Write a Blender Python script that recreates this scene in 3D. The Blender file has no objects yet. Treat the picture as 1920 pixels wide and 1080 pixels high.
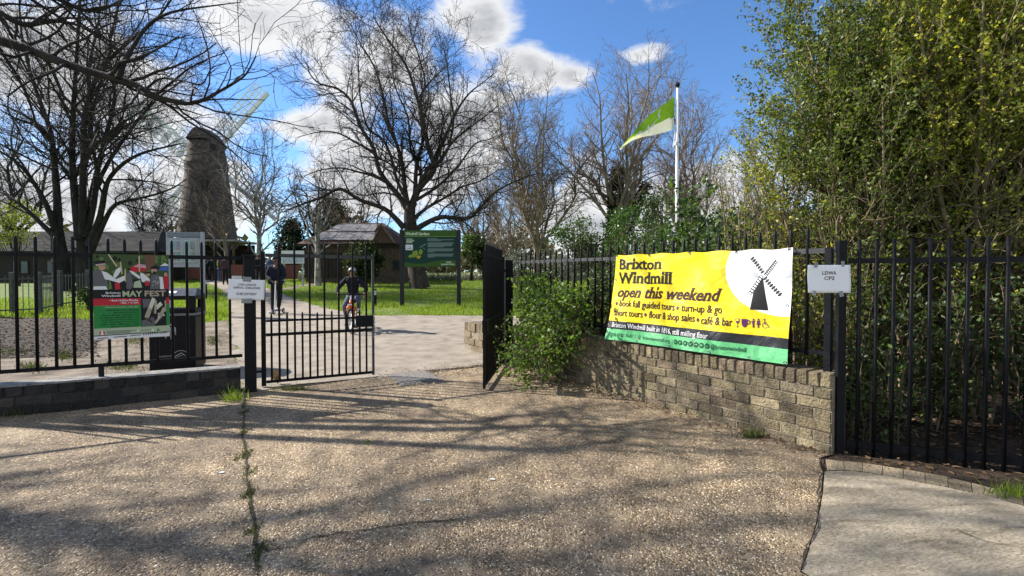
import bpy, bmesh, math, random
import numpy as np
from mathutils import Vector, Matrix

# ------------------------------------------------------------------ camera, world, sun
F = 900.0                      # focal length in pixels of a 1920 px wide picture
CAMZ = 1.18
PITCH = 18.0 / F
SUN_EL = math.radians(35)
SUN_H = Vector((-0.96, 0.28, 0)).normalized()      # horizontal direction towards the sun
EXPOSURE = 1.02
sc = bpy.context.scene
cam_d = bpy.data.cameras.new('camera'); cam = bpy.data.objects.new('camera', cam_d)
sc.collection.objects.link(cam)
cam.location = (0, 0, CAMZ); cam.rotation_euler = (math.pi/2 - PITCH, 0, 0)
cam_d.sensor_width = 36; cam_d.lens = 36*F/1920; cam_d.clip_start = 0.05; cam_d.clip_end = 3000
sc.camera = cam
sc.view_settings.view_transform = 'Standard'; sc.view_settings.look = 'None'
sc.view_settings.exposure = EXPOSURE; sc.view_settings.gamma = 1

def ray(px, py):
    x, u = (px-960)/F, -(py-540)/F
    c, s = math.cos(PITCH), math.sin(PITCH)
    return Vector((x, c+u*s, u*c-s))
def at(px, py, Y):
    r = ray(px, py); t = Y/r.y
    return Vector((r.x*t, Y, CAMZ+r.z*t))

sun_dir = (SUN_H*math.cos(SUN_EL) + Vector((0, 0, math.sin(SUN_EL)))).normalized()
sl = bpy.data.lights.new('sun', 'SUN'); so = bpy.data.objects.new('sun', sl); sc.collection.objects.link(so)
sl.energy = 5.0; sl.angle = math.radians(0.5); sl.color = (1.0, 0.94, 0.85)
so.rotation_euler = sun_dir.to_track_quat('Z', 'Y').to_euler()

world = bpy.data.worlds.new('World'); sc.world = world; world.use_nodes = True
def build_world():
    nt = world.node_tree; N = nt.nodes; L = nt.links
    for n in list(N): N.remove(n)
    out = N.new('ShaderNodeOutputWorld'); bg = N.new('ShaderNodeBackground'); L.new(bg.outputs[0], out.inputs[0])
    bg.inputs[1].default_value = 0.10
    sky = N.new('ShaderNodeTexSky'); sky.sky_type = 'NISHITA'; sky.sun_disc = False
    sky.sun_elevation = SUN_EL; sky.sun_rotation = math.atan2(SUN_H.x, SUN_H.y)
    sky.air_density = 1.0; sky.dust_density = 0.25; sky.ozone_density = 2.5
    tc = N.new('ShaderNodeTexCoord'); d = tc.outputs['Generated']
    def math_(op, a, b=None, c=None, clamp=False):
        n = N.new('ShaderNodeMath'); n.operation = op; n.use_clamp = clamp
        for i, v in enumerate((a, b, c)):
            if v is None: continue
            if isinstance(v, (int, float)): n.inputs[i].default_value = v
            else: L.new(v, n.inputs[i])
        return n.outputs[0]
    def noise(scale, detail, rough, off=(0, 0, 0), dist=0.0, stretch=(1, 1, 1)):
        m = N.new('ShaderNodeMapping'); L.new(d, m.inputs[0]); m.inputs['Location'].default_value = off
        m.inputs['Scale'].default_value = stretch
        n = N.new('ShaderNodeTexNoise'); L.new(m.outputs[0], n.inputs['Vector'])
        n.inputs['Scale'].default_value = scale; n.inputs['Detail'].default_value = detail
        n.inputs['Roughness'].default_value = rough; n.inputs['Distortion'].default_value = dist
        return n.outputs[0]
    # cumulus banks, placed by the compass direction they stand in: (px, py) only names a direction
    blobs = [(520, 30, 170, 95, 1), (130, 140, 330, 210, .95), (60, 380, 420, 140, 1.05), (340, 340, 190, 100, .75),
             (650, 210, 130, 130, 1.05), (740, 130, 130, 90, 1.0), (850, 250, 150, 150, 1), (720, 340, 250, 110, 1),
             (900, 40, 85, 120, 1), (985, 130, 90, 55, .95), (1080, 145, 55, 30, .8), (1215, 100, 42, 18, .62),
             (1150, 400, 430, 120, 1.0), (560, 230, 80, 50, .9), (820, 70, 60, 60, .6), (1400, 330, 160, 80, .6),
             (1800, 250, 330, 260, .8), (-400, 200, 300, 300, .9)]
    fill_clouds = [((-.3, -.8, .5), .55), ((.7, -.6, .4), .5), ((.1, -.2, .97), .38), ((-.8, -.3, .5), .45), ((.95, .1, .3), .35), ((-.1, -.95, .2), .5)]  # unseen clouds added behind and overhead to whiten the ambient light
    n1 = noise(5.5, 8, 0.60, (3.1, .7, 1.3), 0.35, (1, 1, 1.7))
    n2 = noise(3.0, 6, 0.6, (8.3, 2.0, 5.1), 0.2, (1, 1, 1.5))
    cov = None
    for (px, py, rx, ry, a) in blobs:
        c = ray(px, py).normalized()
        s = N.new('ShaderNodeVectorMath'); s.operation = 'SUBTRACT'; L.new(d, s.inputs[0]); s.inputs[1].default_value = c
        k = ray(px, py).length
        m = N.new('ShaderNodeVectorMath'); m.operation = 'MULTIPLY'; L.new(s.outputs[0], m.inputs[0])
        m.inputs[1].default_value = (F*k/rx, F*k/rx, F*k/ry)
        ln = N.new('ShaderNodeVectorMath'); ln.operation = 'LENGTH'; L.new(m.outputs[0], ln.inputs[0])
        v = math_('MULTIPLY', math_('SUBTRACT', 1.25, ln.outputs['Value'], clamp=True), a, clamp=True)
        cov = v if cov is None else math_('MAXIMUM', cov, v)
    for c, rad in fill_clouds:
        s = N.new('ShaderNodeVectorMath'); s.operation = 'SUBTRACT'; L.new(d, s.inputs[0]); s.inputs[1].default_value = Vector(c).normalized()
        ln = N.new('ShaderNodeVectorMath'); ln.operation = 'LENGTH'; L.new(s.outputs[0], ln.inputs[0])
        cov = math_('MAXIMUM', cov, math_('SUBTRACT', 1.25, math_('DIVIDE', ln.outputs['Value'], rad), clamp=True))
    # thin fallback cover elsewhere in the sky
    e = math_('MULTIPLY', math_('SUBTRACT', n2, 0.5), 1.0)
    for (px, py, rx, ry, a) in [(490, 175, 85, 55, .75), (745, 245, 60, 25, .3), (290, 85, 60, 30, .35), (820, 300, 50, 30, .25), (1060, 60, 90, 50, .4), (560, 110, 30, 30, .3), (1000, 330, 80, 40, .35)]:
        c = ray(px, py).normalized(); k = ray(px, py).length
        s = N.new('ShaderNodeVectorMath'); s.operation = 'SUBTRACT'; L.new(d, s.inputs[0]); s.inputs[1].default_value = c
        m = N.new('ShaderNodeVectorMath'); m.operation = 'MULTIPLY'; L.new(s.outputs[0], m.inputs[0]); m.inputs[1].default_value = (F*k/rx, F*k/rx, F*k/ry)
        ln = N.new('ShaderNodeVectorMath'); ln.operation = 'LENGTH'; L.new(m.outputs[0], ln.inputs[0])
        cov = math_('SUBTRACT', cov, math_('MULTIPLY', math_('SUBTRACT', 1.3, ln.outputs['Value'], clamp=True), a))
    t = math_('ADD', cov, math_('MULTIPLY', math_('SUBTRACT', n1, 0.5), 2.6))
    mr = N.new('ShaderNodeMapRange'); mr.interpolation_type = 'SMOOTHSTEP'; L.new(t, mr.inputs[0])
    mr.inputs[1].default_value = 0.26; mr.inputs[2].default_value = 0.86
    mask = mr.outputs[0]
    # brightness of cloud: thick parts greyer
    thick = N.new('ShaderNodeMapRange'); L.new(math_('ADD', t, math_('MULTIPLY', e, 1.6)), thick.inputs[0])
    thick.inputs[1].default_value = 0.45; thick.inputs[2].default_value = 1.35
    cr = N.new('ShaderNodeValToRGB'); L.new(thick.outputs[0], cr.inputs[0])
    el = cr.color_ramp.elements
    el[0].position = 0; el[0].color = (1, 1, 1, 1); el[1].position = 1; el[1].color = (.46, .48, .52, 1)
    x = el.new(.45); x.color = (.9, .91, .93, 1)
    cm = N.new('ShaderNodeVectorMath'); cm.operation = 'SCALE'; L.new(cr.outputs[0], cm.inputs[0]); cm.inputs['Scale'].default_value = 5.0
    tint = N.new('ShaderNodeMix'); tint.data_type = 'RGBA'; tint.blend_type = 'MULTIPLY'; tint.inputs[0].default_value = 1
    L.new(sky.outputs[0], tint.inputs[6]); tint.inputs[7].default_value = (.60, .82, 1.06, 1)
    mx = N.new('ShaderNodeMix'); mx.data_type = 'RGBA'; L.new(mask, mx.inputs[0])
    L.new(tint.outputs[2], mx.inputs[6]); L.new(cm.outputs[0], mx.inputs[7])
    L.new(mx.outputs[2], bg.inputs[0])
build_world()

# ------------------------------------------------------------------ helpers
rnd = random.Random(7)
col = sc.collection
def U(a, b): return rnd.uniform(a, b)
GP = [(-60, 0), (9, 0), (10.5, .064), (12, .115), (13.6, .18), (16, .28), (20, .445), (24.3, .625), (31, .905), (38, 1.18),
      (44, 1.42), (50, 1.6), (65, 1.95), (90, 2.4), (500, 5.0), (1500, 8)]
def g(Y):
    for (a, za), (b, zb) in zip(GP, GP[1:]):
        if Y <= b: return za + (zb-za)*(Y-a)/(b-a)
    return GP[-1][1]
def gp(px, py):
    r = ray(px, py); lo = .5; f = lambda t: CAMZ+r.z*t-g(r.y*t)
    t = .5
    while f(t) > 0 and t < 1400: t *= 1.02
    a, b = t/1.02, t
    for _ in range(40):
        m = (a+b)/2
        if f(m) > 0: a = m
        else: b = m
    return Vector((r.x*a, r.y*a, g(r.y*a)))
def ys(s): return F/s            # distance at which one metre spans s picture pixels

class MB:
    def __init__(s): s.v = []; s.f = []; s.m = []; s.c = None
    def face(s, vs, mi=0):
        i = len(s.v); s.v += [tuple(p) for p in vs]; s.f.append(tuple(range(i, i+len(vs)))); s.m.append(mi)
    def raw(s, vs, fs, mi=0):
        i = len(s.v); s.v += [tuple(p) for p in vs]
        for f in fs: s.f.append(tuple(i+k for k in f)); s.m.append(mi)
    def box(s, c, size, rz=0.0, mi=0, M=None):
        hx, hy, hz = size[0]/2, size[1]/2, size[2]/2
        c = Vector(c); R = M if M is not None else Matrix.Rotation(rz, 3, 'Z')
        vs = [c + R @ Vector((x*hx, y*hy, z*hz)) for z in (-1, 1) for y in (-1, 1) for x in (-1, 1)]
        s.raw(vs, [(0, 2, 3, 1), (4, 5, 7, 6), (0, 1, 5, 4), (2, 6, 7, 3), (0, 4, 6, 2), (1, 3, 7, 5)], mi)
    def bar(s, a, b, w, h=None, mi=0, up=(0, 0, 1)):
        a = Vector(a); b = Vector(b); h = h or w; d = (b-a); L = d.length; d.normalize()
        u = Vector(up); x = d.cross(u)
        if x.length < 1e-4: x = d.cross(Vector((1, 0, 0)))
        x.normalize(); z = x.cross(d)
        M = Matrix((x, d, z)).transposed()
        s.box((a+b)/2, (w, L, h), M=M, mi=mi)
    def tube(s, pts, rad, n=8, mi=0, cap=True):
        pts = [Vector(p) for p in pts]
        if not hasattr(rad, '__len__'): rad = [rad]*len(pts)
        i0 = len(s.v); ref = None
        for k, p in enumerate(pts):
            t = (pts[min(k+1, len(pts)-1)] - pts[max(k-1, 0)]).normalized()
            if ref is None or abs(t.dot(ref)) > .98:
                ref = Vector((0, 0, 1)) if abs(t.z) < .9 else Vector((1, 0, 0))
            u = t.cross(ref).normalized(); w = t.cross(u)
            for j in range(n):
                a = 2*math.pi*j/n
                s.v.append(tuple(p + (u*math.cos(a) + w*math.sin(a))*rad[k]))
        for k in range(len(pts)-1):
            for j in range(n):
                a = i0+k*n+j; b = i0+k*n+(j+1) % n
                s.f.append((a, b, b+n, a+n)); s.m.append(mi)
        if cap:
            s.f.append(tuple(i0+j for j in range(n))[::-1]); s.m.append(mi)
            e = i0+(len(pts)-1)*n; s.f.append(tuple(e+j for j in range(n))); s.m.append(mi)
    def prism(s, poly, dvec, mi=0):
        p = [Vector(q) for q in poly]; dvec = Vector(dvec); n = len(p)
        s.raw(p + [q+dvec for q in p], [tuple(range(n))[::-1], tuple(range(n, 2*n))] +
              [(i, (i+1) % n, n+(i+1) % n, n+i) for i in range(n)], mi)
    def ball(s, c, r, nu=12, nv=8, mi=0, scale=(1, 1, 1)):
        c = Vector(c); i0 = len(s.v)
        for a in range(nv+1):
            th = math.pi*a/nv
            for b in range(nu):
                ph = 2*math.pi*b/nu
                s.v.append((c.x+r*scale[0]*math.sin(th)*math.cos(ph), c.y+r*scale[1]*math.sin(th)*math.sin(ph), c.z+r*scale[2]*math.cos(th)))
        for a in range(nv):
            for b in range(nu):
                s.f.append((i0+a*nu+b, i0+(a+1)*nu+b, i0+(a+1)*nu+(b+1) % nu, i0+a*nu+(b+1) % nu)); s.m.append(mi)
    def build(s, name, mats, parent=None, smooth=False, bevel=0, loc=None):
        if not isinstance(mats, (list, tuple)): mats = [mats]
        o0 = Vector(loc) if loc is not None else (parent_base(parent) if parent else Vector((0, 0, 0)))
        me = bpy.data.meshes.new(name)
        me.from_pydata([(x-o0.x, y-o0.y, z-o0.z) for x, y, z in s.v], [], s.f)
        for m in mats: me.materials.append(m)
        me.polygons.foreach_set('material_index', s.m)
        if smooth: me.polygons.foreach_set('use_smooth', [True]*len(me.polygons))
        if s.c is not None:
            a = me.color_attributes.new('Col', 'FLOAT_COLOR', 'POINT')
            a.data.foreach_set('color', np.asarray(s.c, dtype=np.float32).ravel())
        bm = bmesh.new(); bm.from_mesh(me); bmesh.ops.recalc_face_normals(bm, faces=bm.faces)
        bm.to_mesh(me); bm.free()
        me.update()
        o = bpy.data.objects.new(name, me); col.objects.link(o)
        if parent: o.parent = parent
        elif loc is not None: o.location = loc
        if bevel:
            b = o.modifiers.new('bevel', 'BEVEL'); b.width = bevel; b.segments = 2; b.limit_method = 'ANGLE'
        return o
def parent_base(p):
    v = Vector((0, 0, 0))
    while p: v += p.location; p = p.parent
    return v
def empty(name, loc):
    o = bpy.data.objects.new(name, None); o.empty_display_size = .1; col.objects.link(o); o.location = loc
    return o
def tag(o, label=None, cat=None, group=None, kind=None):
    if label: o['label'] = label
    if cat: o['category'] = cat
    if group: o['group'] = group
    if kind: o['kind'] = kind
    return o
def thing(name, loc, label, cat, group=None): return tag(empty(name, loc), label, cat, group)

def np_mesh(name, V, Fq, mat, parent=None, smooth=True, colr=None, tri=False):
    """fast mesh from numpy arrays; V (n,3) in world space, Fq (m,k)"""
    o0 = parent_base(parent) if parent else Vector((0, 0, 0))
    V = np.asarray(V, dtype=np.float32) - np.array(o0, dtype=np.float32)
    k = Fq.shape[1]; me = bpy.data.meshes.new(name)
    me.vertices.add(len(V)); me.vertices.foreach_set('co', V.ravel())
    me.loops.add(Fq.size); me.loops.foreach_set('vertex_index', Fq.astype(np.int32).ravel())
    me.polygons.add(len(Fq)); me.polygons.foreach_set('loop_start', np.arange(0, Fq.size, k, dtype=np.int32))
    me.polygons.foreach_set('use_smooth', np.full(len(Fq), smooth))
    if colr is not None:
        a = me.color_attributes.new('Col', 'FLOAT_COLOR', 'POINT')
        c = np.ones((len(V), 4), dtype=np.float32); c[:, 0] = colr; c[:, 1] = colr; c[:, 2] = colr
        a.data.foreach_set('color', c.ravel())
    me.update(calc_edges=True); me.validate()
    me.materials.append(mat)
    o = bpy.data.objects.new(name, me); col.objects.link(o)
    if parent: o.parent = parent
    return o
def tubes_np(lines, sides):
    """lines: list of (pts, radii). Returns V, F"""
    buckets = {}
    for pts, rad in lines: buckets.setdefault(len(pts), []).append((pts, rad))
    Vs, Fs, base = [], [], 0
    for n, ls in buckets.items():
        P = np.array([l[0] for l in ls], dtype=np.float64); R = np.array([l[1] for l in ls], dtype=np.float64)
        m = len(ls); T = np.empty_like(P)
        T[:, 1:-1] = P[:, 2:]-P[:, :-2]; T[:, 0] = P[:, 1]-P[:, 0]; T[:, -1] = P[:, -1]-P[:, -2]
        T /= np.linalg.norm(T, axis=2, keepdims=True)+1e-9
        D = P[:, -1]-P[:, 0]; ref = np.where((np.abs(D[:, 2]) > .8*np.linalg.norm(D, axis=1))[:, None], np.array([[1., .2, 0]]), np.array([[0., .1, 1]]))
        Uv = np.cross(T, ref[:, None, :]); Uv /= np.linalg.norm(Uv, axis=2, keepdims=True)+1e-9
        W = np.cross(T, Uv); a = np.arange(sides)*2*math.pi/sides
        V = P[:, :, None, :] + R[:, :, None, None]*(Uv[:, :, None, :]*np.cos(a)[None, None, :, None] + W[:, :, None, :]*np.sin(a)[None, None, :, None])
        Vs.append(V.reshape(-1, 3))
        i = np.arange(m)[:, None, None]*n*sides + np.arange(n-1)[None, :, None]*sides
        j = np.arange(sides)[None, None, :]; j2 = (j+1) % sides
        q = np.stack([i+j, i+j2, i+j2+sides, i+j+sides], axis=-1).reshape(-1, 4)+base
        Fs.append(q); base += m*n*sides
    return np.concatenate(Vs), np.concatenate(Fs)
nrg = np.random.default_rng(11)
def leaves_np(P, size, aspect=.5, up=.3, jitter=.0, D=None):
    """leaf = two folded triangles. P (n,3). returns V,F(tri),rand per vertex"""
    n = len(P); P = P + nrg.normal(0, 1, (n, 3))*jitter
    d = nrg.normal(0, 1, (n, 3)); d[:, 2] += up
    if D is not None: d = d*.75 + D
    d /= np.linalg.norm(d, axis=1, keepdims=True)
    r = nrg.normal(0, 1, (n, 3)); s = np.cross(d, r); s /= np.linalg.norm(s, axis=1, keepdims=True)+1e-9
    nn = np.cross(s, d)
    L = size*nrg.uniform(.55, 1.3, (n, 1)); W = L*aspect*.5
    b = P; tip = P+d*L; mid = P+d*L*.48 - nn*W*.35
    l = mid+s*W+nn*W*.5; rr = mid-s*W+nn*W*.5
    V = np.stack([b, l, tip, rr], axis=1).reshape(-1, 3)
    i = np.arange(n)*4
    Fq = np.stack([np.stack([i, i+1, i+2], 1), np.stack([i, i+2, i+3], 1)], 1).reshape(-1, 3)
    return V, Fq, np.repeat(nrg.uniform(0, 1, n), 4)

# ------------------------------------------------------------------ materials
def lin(c): return tuple(c)+(1,) if len(c) == 3 else c
def mat(name, cols, scale=8.0, rough=.8, bump=0.0, bscale=None, detail=6, metal=0, spec=.3, attr=False, transl=0.0, two=None, stops=None, dist=0.0, stretch=None, coat=0):
    m = bpy.data.materials.new(name); m.use_nodes = True; nt = m.node_tree; N = nt.nodes; L = nt.links
    b = N['Principled BSDF']; out = N['Material Output']
    b.inputs['Roughness'].default_value = rough; b.inputs['Metallic'].default_value = metal
    b.inputs['Specular IOR Level'].default_value = spec
    if coat: b.inputs['Coat Weight'].default_value = coat
    tc = N.new('ShaderNodeTexCoord'); vec = tc.outputs['Object']
    if stretch:
        mp = N.new('ShaderNodeMapping'); L.new(vec, mp.inputs[0]); mp.inputs['Scale'].default_value = stretch; vec = mp.outputs[0]
    cols = [lin(c) for c in cols]
    if attr:
        a = N.new('ShaderNodeAttribute'); a.attribute_name = 'Col'; fac = a.outputs['Fac']
        if attr == 'color': fac = None
    else:
        n = N.new('ShaderNodeTexNoise'); L.new(vec, n.inputs[0]); n.inputs['Scale'].default_value = scale
        n.inputs['Detail'].default_value = detail; n.inputs['Roughness'].default_value = .62; n.inputs['Distortion'].default_value = dist
        fac = n.outputs[0]
    if attr == 'color':
        n = N.new('ShaderNodeTexNoise'); L.new(vec, n.inputs[0]); n.inputs['Scale'].default_value = scale; n.inputs['Detail'].default_value = detail
        n.inputs['Roughness'].default_value = .7
        r = N.new('ShaderNodeValToRGB'); L.new(n.outputs[0], r.inputs[0])
        r.color_ramp.elements[0].color = cols[0]; r.color_ramp.elements[1].color = cols[1]
        r.color_ramp.elements[0].position = .3; r.color_ramp.elements[1].position = .7
        mx = N.new('ShaderNodeMix'); mx.data_type = 'RGBA'; mx.blend_type = 'MULTIPLY'; mx.inputs[0].default_value = 1
        L.new(a.outputs['Color'], mx.inputs[6]); L.new(r.outputs[0], mx.inputs[7]); c = mx.outputs[2]
    elif len(cols) == 1:
        c = None; b.inputs['Base Color'].default_value = cols[0]
    else:
        r = N.new('ShaderNodeValToRGB'); L.new(fac, r.inputs[0]); e = r.color_ramp.elements
        ps = stops or ([.3+.4*i/(len(cols)-1) for i in range(len(cols))] if not attr else [i/(len(cols)-1) for i in range(len(cols))])
        e[0].position = ps[0]; e[0].color = cols[0]; e[1].position = ps[-1]; e[1].color = cols[-1]
        for p, q in list(zip(ps, cols))[1:-1]: x = e.new(p); x.color = q
        c = r.outputs[0]
    if c is not None: L.new(c, b.inputs['Base Color'])
    if bump:
        n2 = N.new('ShaderNodeTexNoise'); L.new(vec, n2.inputs[0]); n2.inputs['Scale'].default_value = bscale or scale*3
        n2.inputs['Detail'].default_value = 8
        bp = N.new('ShaderNodeBump'); bp.inputs['Strength'].default_value = bump; bp.inputs['Distance'].default_value = .02
        L.new(n2.outputs[0], bp.inputs['Height']); L.new(bp.outputs[0], b.inputs['Normal'])
    if transl:
        t = N.new('ShaderNodeBsdfTranslucent'); ms = N.new('ShaderNodeMixShader'); ms.inputs[0].default_value = transl
        if c is not None:
            br = N.new('ShaderNodeMix'); br.data_type = 'RGBA'; br.blend_type = 'MULTIPLY'; br.inputs[0].default_value = 1
            L.new(c, br.inputs[6]); br.inputs[7].default_value = (1.5, 1.5, .8, 1); L.new(br.outputs[2], t.inputs[0])
        else: t.inputs[0].default_value = cols[0]
        L.new(b.outputs[0], ms.inputs[1]); L.new(t.outputs[0], ms.inputs[2]); L.new(ms.outputs[0], out.inputs[0])
    return m
def ink(name, c, rough=.6): return mat(name, [c], rough=rough, spec=.25)

M_black = mat('black_paint', [(.004, .0045, .006), (.009, .0095, .012)], 20, .5, .15, 60, spec=.18)
M_blackrust = mat('worn_black_paint', [(.005, .0055, .007), (.009, .009, .011), (.03, .022, .016)], 14, .55, .2, 80, spec=.18, stops=[.3, .62, .8])
M_railgrey = mat('weathered_rail_paint', [(.02, .021, .023), (.06, .062, .066)], 10, .5, .1, 60, spec=.4)
M_white = mat('white_paint', [(.72, .73, .72), (.82, .82, .8)], 6, .5)
M_paper = mat('paper', [(.88, .88, .92), (.92, .92, .95)], 5, .8, .25, 9)
M_tape = mat('grey_tape', [(.22, .23, .24), (.32, .33, .34)], 8, .35)
M_bark = mat('dark_bark', [(.018, .014, .011), (.045, .036, .029), (.085, .07, .055)], 5, .95, .8, 22, stretch=(1, 1, .3))
M_barkdark = mat('very_dark_bark', [(.010, .009, .009), (.024, .021, .019), (.045, .04, .034)], 5, .95, .8, 22, stretch=(1, 1, .3))
M_twig = mat('dark_twig', [(.03, .023, .020), (.065, .05, .042)], 3, .9)
M_barkpale = mat('pale_bark', [(.11, .085, .06), (.23, .19, .14), (.34, .29, .22)], 4, .95, .6, 20, stretch=(1, 1, .4))
M_twigpale = mat('pale_twig', [(.18, .14, .105), (.34, .27, .205)], 2, .9)
M_twigbud = mat('budding_twig', [(.17, .125, .10), (.30, .215, .16)], 2, .9)
M_birch = mat('birch_bark', [(.07, .06, .05), (.28, .26, .23), (.45, .43, .4)], 3, .9, .4, 14)
M_hstem = mat('sunlit_hedge_stem', [(.08, .062, .036), (.19, .15, .09), (.31, .255, .17)], 8, .9, .4, 40)  # paler copy of the shrub stem, with sunlight put into its colour
M_stem = mat('shrub_stem', [(.06, .045, .028), (.15, .115, .072), (.27, .215, .145)], 8, .9, .4, 40)
M_privet = mat('small_hedge_leaf', [(.055, .09, .013), (.15, .205, .024), (.33, .35, .045), (.55, .50, .08)], attr=True, rough=.45, spec=.45, transl=.5)
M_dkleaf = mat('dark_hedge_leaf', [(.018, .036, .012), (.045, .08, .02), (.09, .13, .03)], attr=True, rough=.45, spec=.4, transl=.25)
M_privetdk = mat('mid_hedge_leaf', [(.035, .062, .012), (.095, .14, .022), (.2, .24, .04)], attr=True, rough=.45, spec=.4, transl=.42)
M_laurel = mat('laurel_leaf', [(.022, .05, .012), (.05, .105, .018), (.12, .2, .03)], attr=True, rough=.35, spec=.5, transl=.3)
M_bush = mat('fresh_bush_leaf', [(.03, .065, .010), (.08, .15, .02), (.19, .29, .045)], attr=True, rough=.5, spec=.4, transl=.35)
M_ivy = mat('ivy_leaf', [(.012, .022, .008), (.028, .045, .013), (.06, .085, .02)], attr=True, rough=.6, spec=.12, transl=.15)
M_budleaf = mat('pale_spring_leaf', [(.07, .10, .02), (.15, .19, .035), (.24, .25, .06)], attr=True, rough=.6, transl=.4)
M_brownleaf = mat('brown_leaf', [(.06, .035, .018), (.14, .08, .04), (.26, .17, .09)], attr=True, rough=.8, transl=.1)
M_silver = mat('silvery_leaf', [(.06, .075, .06), (.13, .15, .12), (.2, .22, .18)], attr=True, rough=.7, transl=.2)
M_blade = mat('grass_blade', [(.075, .125, .013), (.125, .215, .018), (.20, .30, .03), (.30, .30, .07)], attr=True, rough=.6, spec=.3, transl=.45)
M_conifer = mat('conifer_foliage', [(.008, .016, .008), (.02, .034, .013), (.045, .06, .022)], attr=True, rough=.8, transl=.1)
M_farfol = mat('far_foliage', [(.03, .03, .016), (.065, .06, .03), (.12, .105, .055)], attr=True, rough=.85, transl=.2)
M_chip = mat('bark_chip', [(.018, .011, .007), (.045, .028, .018), (.12, .085, .055)], attr=True, rough=.9)
M_skin = mat('skin', [(.28, .15, .10), (.33, .18, .12)], 12, .55)
M_skindark = mat('brown_skin', [(.13, .068, .042), (.16, .085, .055)], 12, .55)
M_navy = mat('navy_cloth', [(.005, .0065, .014), (.010, .012, .024)], 30, .85, .4, 60)
M_blackcloth = mat('black_cloth', [(.006, .006, .008), (.014, .014, .018)], 30, .85, .4, 60)
M_denim = mat('grey_blue_cloth', [(.05, .06, .09), (.10, .115, .16)], 30, .85, .4, 60)
M_blue = mat('blue_cloth', [(.03, .05, .11), (.05, .08, .17)], 30, .85)
M_hiviz = mat('yellow_vest_cloth', [(.5, .62, .03), (.6, .72, .05)], 20, .7)
M_plum = mat('plum_cloth', [(.045, .02, .03), (.08, .04, .055)], 30, .85)
M_orange = mat('orange_paint', [(.62, .09, .015), (.75, .13, .02)], 8, .35, coat=.3)
M_orangecl = mat('orange_cloth', [(.5, .13, .03), (.62, .18, .05)], 30, .85)
M_greycl = mat('pale_grey_cloth', [(.3, .31, .33), (.42, .43, .45)], 30, .85)
M_rubber = mat('black_rubber', [(.012, .012, .013), (.025, .025, .026)], 40, .85)
M_metal = mat('bare_metal', [(.35, .35, .36), (.5, .5, .5)], 12, .35, metal=.8)
M_shoe = mat('white_shoe', [(.55, .55, .55), (.72, .72, .72)], 20, .6)
# ------------------------------------------------------------------ ground sheets
def sheet(name, poly, off, m, sub=0.0, jag=0.0, kind='structure', rough_edge=None):
    """flat polygon in plan, laid on the terrain `off` metres above it; cut at every terrain break"""
    pts = [Vector((p[0], p[1], 0)) for p in poly]
    if jag:
        q = []
        for a, b in zip(pts, pts[1:]+pts[:1]):
            L = (b-a).length; k = max(1, int(L/jag)); nrm = Vector((-(b-a).y, (b-a).x, 0)).normalized() if L else Vector()
            for i in range(k):
                q.append(a+(b-a)*i/k + (nrm*rnd.gauss(0, jag*.16) if i else Vector()))
        pts = q
    bm = bmesh.new(); vs = [bm.verts.new(p) for p in pts]; f = bm.faces.new(vs)
    bmesh.ops.triangulate(bm, faces=[f])
    for Y, _ in GP:
        bmesh.ops.bisect_plane(bm, geom=bm.verts[:]+bm.edges[:]+bm.faces[:], plane_co=(0, Y, 0), plane_no=(0, 1, 0), dist=1e-5)
    for v in bm.verts: v.co.z = g(v.co.y)+off
    bmesh.ops.recalc_face_normals(bm, faces=bm.faces)
    for f in bm.faces:
        if f.normal.z < 0: f.normal_flip()
    me = bpy.data.meshes.new(name); bm.to_mesh(me); bm.free(); me.materials.append(m)
    o = bpy.data.objects.new(name, me); col.objects.link(o); o['kind'] = kind
    return o
def gq(*pix): return [gp(x, y) for x, y in pix]

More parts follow.
